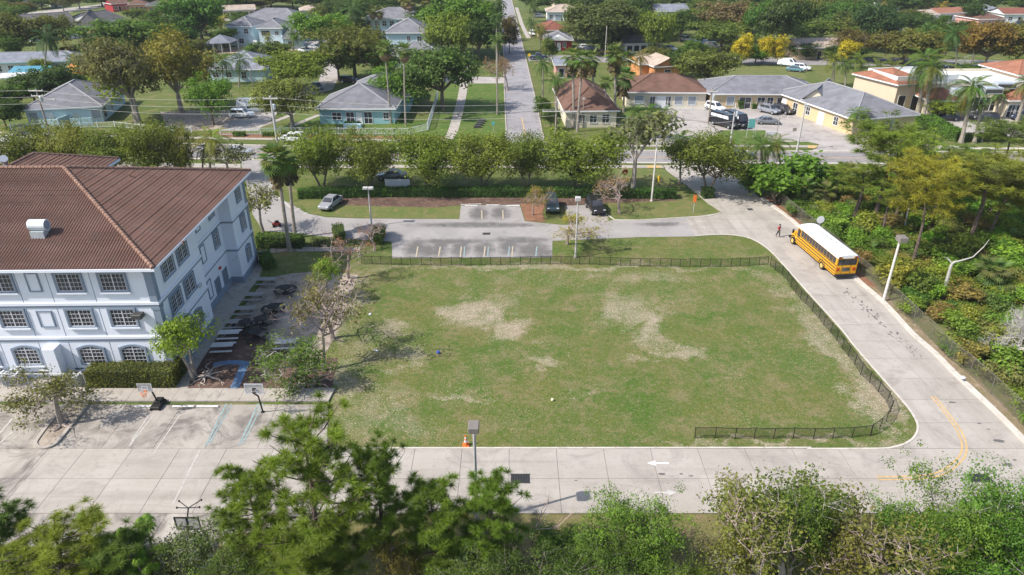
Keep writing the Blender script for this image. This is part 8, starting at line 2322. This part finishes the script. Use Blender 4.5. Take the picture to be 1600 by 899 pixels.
def make_round():
    r = thing('round_table', 'x', 'round table', group='round black tables on the bare soil')
    mb = MB(); mb.lathe([(.60, .70), (.62, .72), (.62, .75), (.58, .77)], 20); mb.build('table_top', M['fence_black'], r)
    mb = MB(); mb.tube([(0, 0, 0), (0, 0, .71)], .07, 8); mb.lathe([(.4, 0), (.4, .03), (.1, .08)], 12); mb.build('pedestal', M['fence_black'], r)
    for k in range(4):
        a0 = k * Q + .2; sb = MB(); n = 7
        pts = [(a0 + (Q - .4) * j / (n - 1)) for j in range(n)]
        sb.add([(rr * math.cos(a), rr * math.sin(a), z) for a in pts for rr, z in ((.92, .45), (1.24, .45), (1.24, .41), (.92, .41))],
               [(4 * j + q, 4 * j + (q + 1) % 4, 4 * j + 4 + (q + 1) % 4, 4 * j + 4 + q) for j in range(n - 1) for q in range(4)]); sb.build('seat', M['fence_black'], r)
        a = a0 + (Q - .4) / 2; lg = MB(); lg.tube([(.1 * math.cos(a), .1 * math.sin(a), .2), (.75 * math.cos(a), .75 * math.sin(a), .16), (1.08 * math.cos(a), 1.08 * math.sin(a), .41)], .03, 5); lg.tube([(1.08 * math.cos(a), 1.08 * math.sin(a), .41), (1.12 * math.cos(a), 1.12 * math.sin(a), 0)], .03, 5); lg.build('leg', M['fence_black'], r)
    return r
rt = make_round()
for i, (px, py, lab) in enumerate([(447, 459, 'round black table farthest from the front walk'), (428, 489, 'round black table second farthest from the front walk'), (412, 508, 'round black table in the middle of the five'), (400, 529, 'round black table next nearest the front walk'), (384, 514, 'round black table closest to the pale picnic tables')]):
    o = rt if i == 0 else dup(rt); p = G(px, py); o.location = (p.x, p.y, .05); o.rotation_euler = (0, 0, i * .7); o['label'] = lab
M['root'] = plain('pale_root', (.40, .33, .28), .9, .2)
for px, py, n, ln, lab in ((322, 590, 11, 2.6, 'pale surface roots spreading round the foot of the corner tree'), (478, 602, 13, 3.0, 'pale surface roots spreading before the low green tree by the walk'), (98, 668, 9, 1.7, 'pale surface roots in the kerbed island'), (545, 440, 9, 2.2, 'surface roots of the pinkish tree at the field corner')):
    b = G(px, py); r = thing('tree_roots', lab, 'roots', tuple(b))
    mb = MB()
    for k in range(n):
        a = 6.28 * k / n + rng.normal(0, .2); L = [Vector((0, 0, .16))]; l_ = ln * rng.uniform(.5, 1)
        for j in range(1, 6): L.append(Vector((math.cos(a + rng.normal(0, .18)) * l_ * j / 5, math.sin(a + rng.normal(0, .18)) * l_ * j / 5, .14 - .03 * j + (.13 if px == 98 else .05))))
        mb.tube(L, [.10, .085, .07, .055, .04, .02], 5)
    mb.build('root', M['root'], r)
def hoop(base, board, face, label, base_kind, w=1.15, h=.75, clear=True, rz=0):
    r = thing('basketball_hoop', label, 'basketball hoop', tuple(base)); o = base
    c = board - o; s = 1 if face < 0 else -1          # face -1: board towards the camera
    f = MB(); t_ = .05
    for x0, x1, z0, z1 in ((-w / 2, w / 2, h / 2 - t_, h / 2), (-w / 2, w / 2, -h / 2, -h / 2 + t_), (-w / 2, -w / 2 + t_, -h / 2 + t_, h / 2 - t_), (w / 2 - t_, w / 2, -h / 2 + t_, h / 2 - t_)):
        f.box(c.x + x0, c.x + x1, c.y - .02, c.y + .02, c.z + z0, c.z + z1)
    f.build('board_frame', M['frame_white'] if base_kind == 'ground' else M['pole'], r)
    g_ = MB(); g_.box(c.x - w / 2 + t_, c.x + w / 2 - t_, c.y - .008, c.y + .008, c.z - h / 2 + t_, c.z + h / 2 - t_); g_.build('backboard', M['board'], r)
    sq = MB(); a = .24; b_ = .19
    for sg in (-1, 1):
        yy0, yy1 = (c.y + sg * .010, c.y + sg * .014)
        y0, y1 = min(yy0, yy1), max(yy0, yy1)
        sq.box(c.x - a, c.x + a, y0, y1, c.z - .22 + 2 * b_ - .045, c.z - .22 + 2 * b_); sq.box(c.x - a, c.x + a, y0, y1, c.z - .22, c.z - .175)
        sq.box(c.x - a, c.x - a + .045, y0, y1, c.z - .175, c.z - .265 + 2 * b_); sq.box(c.x + a - .045, c.x + a, y0, y1, c.z - .175, c.z - .265 + 2 * b_)
    sq.build('target_square', M['frame_white'], r)
    rim = MB(); ry = c.y - s * .32; rim.tube([(c.x + .23 * math.cos(k * .3927), ry + .23 * math.sin(k * .3927), c.z - .28) for k in range(17)], .018, 5); rim.box(c.x - .06, c.x + .06, min(c.y, c.y - s * .1), max(c.y, c.y - s * .1), c.z - .31, c.z - .25); rm = rim.build('rim', org, r)
    net = MB()
    for k in range(10):
        a1, a2 = k * .628, (k + 1) * .628
        net.tube([(c.x + .22 * math.cos(a1), ry + .22 * math.sin(a1), c.z - .29), (c.x + .12 * math.cos(a2), ry + .12 * math.sin(a2), c.z - .68)], .008, 3, cap=False); net.tube([(c.x + .22 * math.cos(a2), ry + .22 * math.sin(a2), c.z - .29), (c.x + .12 * math.cos(a1), ry + .12 * math.sin(a1), c.z - .68)], .008, 3, cap=False)
    net.build('net', M['frame_white'] if base_kind == 'ground' else org, rm)
    p = MB(); p.tube([(0, 0, .1), (c.x * .35, c.y * .35, c.z * .62), (c.x, c.y + s * .35, c.z - .1)], .065, 8); p.tube([(c.x, c.y + s * .35, c.z - .1), (c.x, c.y + s * .03, c.z + .15)], .035, 6); p.tube([(c.x * .6, c.y * .6 + s * .15, c.z * .8), (c.x, c.y + s * .03, c.z - .25)], .035, 6); p.build('pole', M['fence_black'], r)
    if base_kind == 'wheels':
        q = MB(); q.bevbox(-.42, .42, -.75, .55, .0, .32, .08); q.bevbox(-.3, .3, -.2, .5, .32, .5, .06); q.build('water_base', M['fence_black'], r)
        for x in (-.35, .35): k = MB(); k.lathe([(.1, -.03), (.1, .03)], 10, mat=Matrix.Translation((x, -.72, .1)) @ Matrix.Rotation(math.pi / 2, 4, 'Y')); k.build('wheel', M['tyre'], r)
    else:
        q = MB(); q.lathe([(.16, 0), (.16, .03), (.08, .06)], 10); q.build('base_plate', M['fence_black'], r)
    return r
t = NT('clear_backboard'); t.b.inputs['Alpha'].default_value = .45
M['board'] = t.done((.45, .47, .48), .25, .4)
b1 = G(249, 634); b1.z = .06
hoop(b1, G(226, 606, 2.75), -1, 'movable basketball hoop with a black wheeled base and orange net', 'wheels')
b2 = G(411, 645); b2.z = .06
h2 = hoop(b2, G(397, 608, 2.9), 1, 'fixed basketball hoop with a white-framed board seen from behind', 'ground', 1.45, .95)
c2 = G(397, 608, 2.9) - b2
mk = MB()
for (x0, z0, x1, z1) in ((-.17, -.16, -.10, .12), (-.10, .12, .0, -.14), (.0, -.14, .10, .12), (.10, .12, .17, -.16)):
    d_ = Vector((x1 - x0, 0, z1 - z0)).normalized(); n_ = Vector((-d_.z, 0, d_.x)) * .028
    a_, e_ = c2 + Vector((x0, -.018, z0)), c2 + Vector((x1, -.018, z1)); mk.quad(a_ - n_, e_ - n_, e_ + n_, a_ + n_)
mk.build('emblem', M['black'], h2)
b3 = G(290, 858); r3 = thing('basketball_hoop', 'dark hoop frame with crossed struts above the plants at the lot edge', 'basketball hoop', tuple(b3))
zt = 3.3
bd = G(293, 818, 2.9) - b3
f = MB()
for x0, x1, z0, z1 in ((-.75, .75, .43, .5), (-.75, .75, -.5, -.43), (-.75, -.68, -.43, .43), (.68, .75, -.43, .43), (-.3, .3, -.3, -.24), (-.03, .03, -.43, .43)): f.box(bd.x + x0, bd.x + x1, bd.y - .03, bd.y + .03, bd.z + z0, bd.z + z1)
f.build('board_frame', M['fence_black'], r3)
f = MB(); f.box(bd.x - .68, bd.x + .68, bd.y - .01, bd.y + .01, bd.z - .43, bd.z + .43); f.build('backboard', M['board'], r3)
f = MB(); top = bd + Vector((0, .5, .75)); f.tube([bd + Vector((0, .05, .2)), top], .05, 6); f.tube([(0, .6, 0), (bd.x * .6, bd.y + .6, bd.z - .3), bd + Vector((0, .1, -.1))], .07, 8); f.build('pole', M['fence_black'], r3)
for dx, dy in ((-.72, .45), (.6, .55), (-.62, -.1), (.72, -.05)):
    f = MB(); e = top + Vector((dx, dy, .12)); f.tube([top, e], .03, 5); f.lathe([(.05, -.05), (.06, 0), (.05, .05)], 8, c=tuple(e)); f.build('strut', M['fence_black'], r3)
ws = MB(); ws.bevbox(-.9, .9, -.08, .08, 0, .12, .03); wsm = ws.mesh('wheel_stop', plain('white_wheel_stop', (.66, .64, .61), .8, .15))
for px, py, lab in ((228, 637, 'white wheel stop left of the black hoop base'), (287, 637, 'white wheel stop right of the black hoop base'), (325, 637, 'white wheel stop nearest the teal stripes'),
                    (737, 323, 'wheel stop of the left stall by the hedge'), (770, 322, 'wheel stop of the middle stall by the hedge'), (802, 323, 'wheel stop of the right stall by the hedge')):
    p = G(px, py); o = link('wheel_stop', wsm, None, (p.x, p.y, .06)); setp(o, lab, 'wheel stop', 'white wheel stops at the head of the stalls')
def ball(px, py, rad, col, label):
    p = G(px, py); mb = MB(); mb.lathe([(rad * math.sin(math.pi * k / 8) + .002, -rad * math.cos(math.pi * k / 8)) for k in range(9)], 12); o = mb.build('ball', col, smooth=True, loc=(p.x, p.y, rad + .02)); setp(o, label, 'ball')
ball(685, 553, .16, plain('blue_ball', (.03, .10, .45), .5), 'small blue ball lying on the field'); ball(863, 627, .13, plain('pale_yellow_ball', (.75, .72, .45), .5), 'small pale yellow ball lying on the field')
def scrap(px, py, L, w, rz, label, z=.05):
    p = G(px, py); mb = MB(); mb.add([(-L / 2, -w / 2, 0), (L / 2, -w / 2, .02), (L / 2, w / 2, .06), (-L / 2, w / 2, .03), (-L / 2, -w / 2, .012), (L / 2, -w / 2, .032), (L / 2, w / 2, .072), (-L / 2, w / 2, .042)], [(3, 2, 1, 0), (4, 5, 6, 7), (0, 1, 5, 4), (1, 2, 6, 5), (2, 3, 7, 6), (3, 0, 4, 7)])
    o = mb.build('paper_scrap', M['frame_white'], loc=(p.x, p.y, z), rot=(0, 0, rz)); setp(o, label, 'litter')
scrap(578, 492, .35, .2, 1.4, 'white scrap of paper on the field by the shaded grass'); scrap(588, 549, .5, .14, -.6, 'white stick-like scrap on the field near the low tree'); scrap(1502, 598, .4, .3, .4, 'white scrap caught in the growth behind the lower right fence', .5); scrap(1512, 545, .35, .3, .9, 'white scrap by the broken tree stump', .5)
for k, (px, py, L) in enumerate(((728, 872, 1.6), (744, 866, 1.9), (752, 868, 1.9))):
    p = G(px, py); mb = MB(); mb.bevbox(-.13, .13, -L / 2, L / 2, .45, .5, .012); o = mb.build('board', M['table_white'], loc=(p.x, p.y, 0), rot=(0, 0, R(-4)))
    setp(o, ('left weathered white board lying among the front pines', 'middle weathered white board lying among the front pines', 'right weathered white board lying among the front pines')[k], 'board')
b = G(433, 354); r = thing('garden_mower', 'small red garden machine standing beside the fan palm trunk', 'mower', (b.x, b.y, .04), .4)
mb = MB(); mb.bevbox(-.5, .4, -.3, .3, .2, .5, .07); mb.build('deck', M['red'], r)
mb = MB(); mb.bevbox(-.2, .3, -.2, .2, .5, .75, .06); mb.build('engine', M['black'], r)
mb = MB(); mb.tube([(-.45, -.22, .45), (-1.0, -.25, .95), (-1.0, .25, .95), (-.45, .22, .45)], .025, 5); mb.build('handle', M['black'], r)
for x in (-.4, .35):
    for y in (-.34, .34): mb = MB(); mb.lathe([(.17, -.05), (.17, .05)], 12, mat=Matrix.Translation((x, y, .17)) @ Matrix.Rotation(math.pi / 2, 4, 'X')); mb.build('wheel', M['tyre'], r)
b = G(123, 121); r = thing('play_frame', 'orange and yellow climbing frame before the long white building', 'play frame', tuple(b))
pe, py_ = plain('play_orange', (.70, .22, .03), .5), plain('play_yellow', (.75, .52, .03), .5)
for x in (-1.6, 0, 1.6):
    for y in (-.8, .8): mb = MB(); mb.box(x - .12, x + .12, y - .12, y + .12, 0, 2.6); mb.build('post', py_, r)
for x in (-.8, .8):
    mb = MB(); mb.bevbox(x - .7, x + .7, -.7, .7, 1.1, 1.25, .03); mb.build('platform', pe, r)
    mb = MB(); mb.add([(x - .95, -.95, 2.6), (x + .95, -.95, 2.6), (x + .95, .95, 2.6), (x - .95, .95, 2.6), (x, 0, 3.4)], [(0, 1, 4), (1, 2, 4), (2, 3, 4), (3, 0, 4), (3, 2, 1, 0)]); mb.build('roof', pe if x < 0 else py_, r)
mb = MB(); mb.add([(1.5, -.4, 1.2), (1.5, .4, 1.2), (3.2, .4, .2), (3.2, -.4, .2), (1.5, -.4, 1.1), (1.5, .4, 1.1), (3.2, .4, .1), (3.2, -.4, .1)], [(0, 1, 2, 3), (7, 6, 5, 4), (0, 3, 7, 4), (1, 5, 6, 2), (0, 4, 5, 1), (3, 2, 6, 7)]); mb.build('slide', plain('play_red', (.6, .06, .04), .4), r)
b = G(746, 200); r = thing('bench_stack', 'row of dark slab seats on the lawn beside the street footpath', 'seats', tuple(b))
for k in range(4): mb = MB(); mb.bevbox(-.7 + k * .25, .7 + k * .25, k * 1.6 - .3, k * 1.6 + .3, .0, .5, .05); mb.build('slab', M['dark_metal'], r)
# ================================================================== AIR
t = NT('haze_air'); t.t.nodes.remove(t.b)
pv_ = t.n('ShaderNodeVolumePrincipled'); pv_.inputs['Color'].default_value = (.82, .88, .95, 1); pv_.inputs['Density'].default_value = .00012
t.lk(pv_.outputs[0], t.out.inputs['Volume'])
mb = MB(); mb.box(-900, 900, -100, 1500, -1.0, 42)
hz = mb.build('haze', t.mat); hz['kind'] = 'stuff'
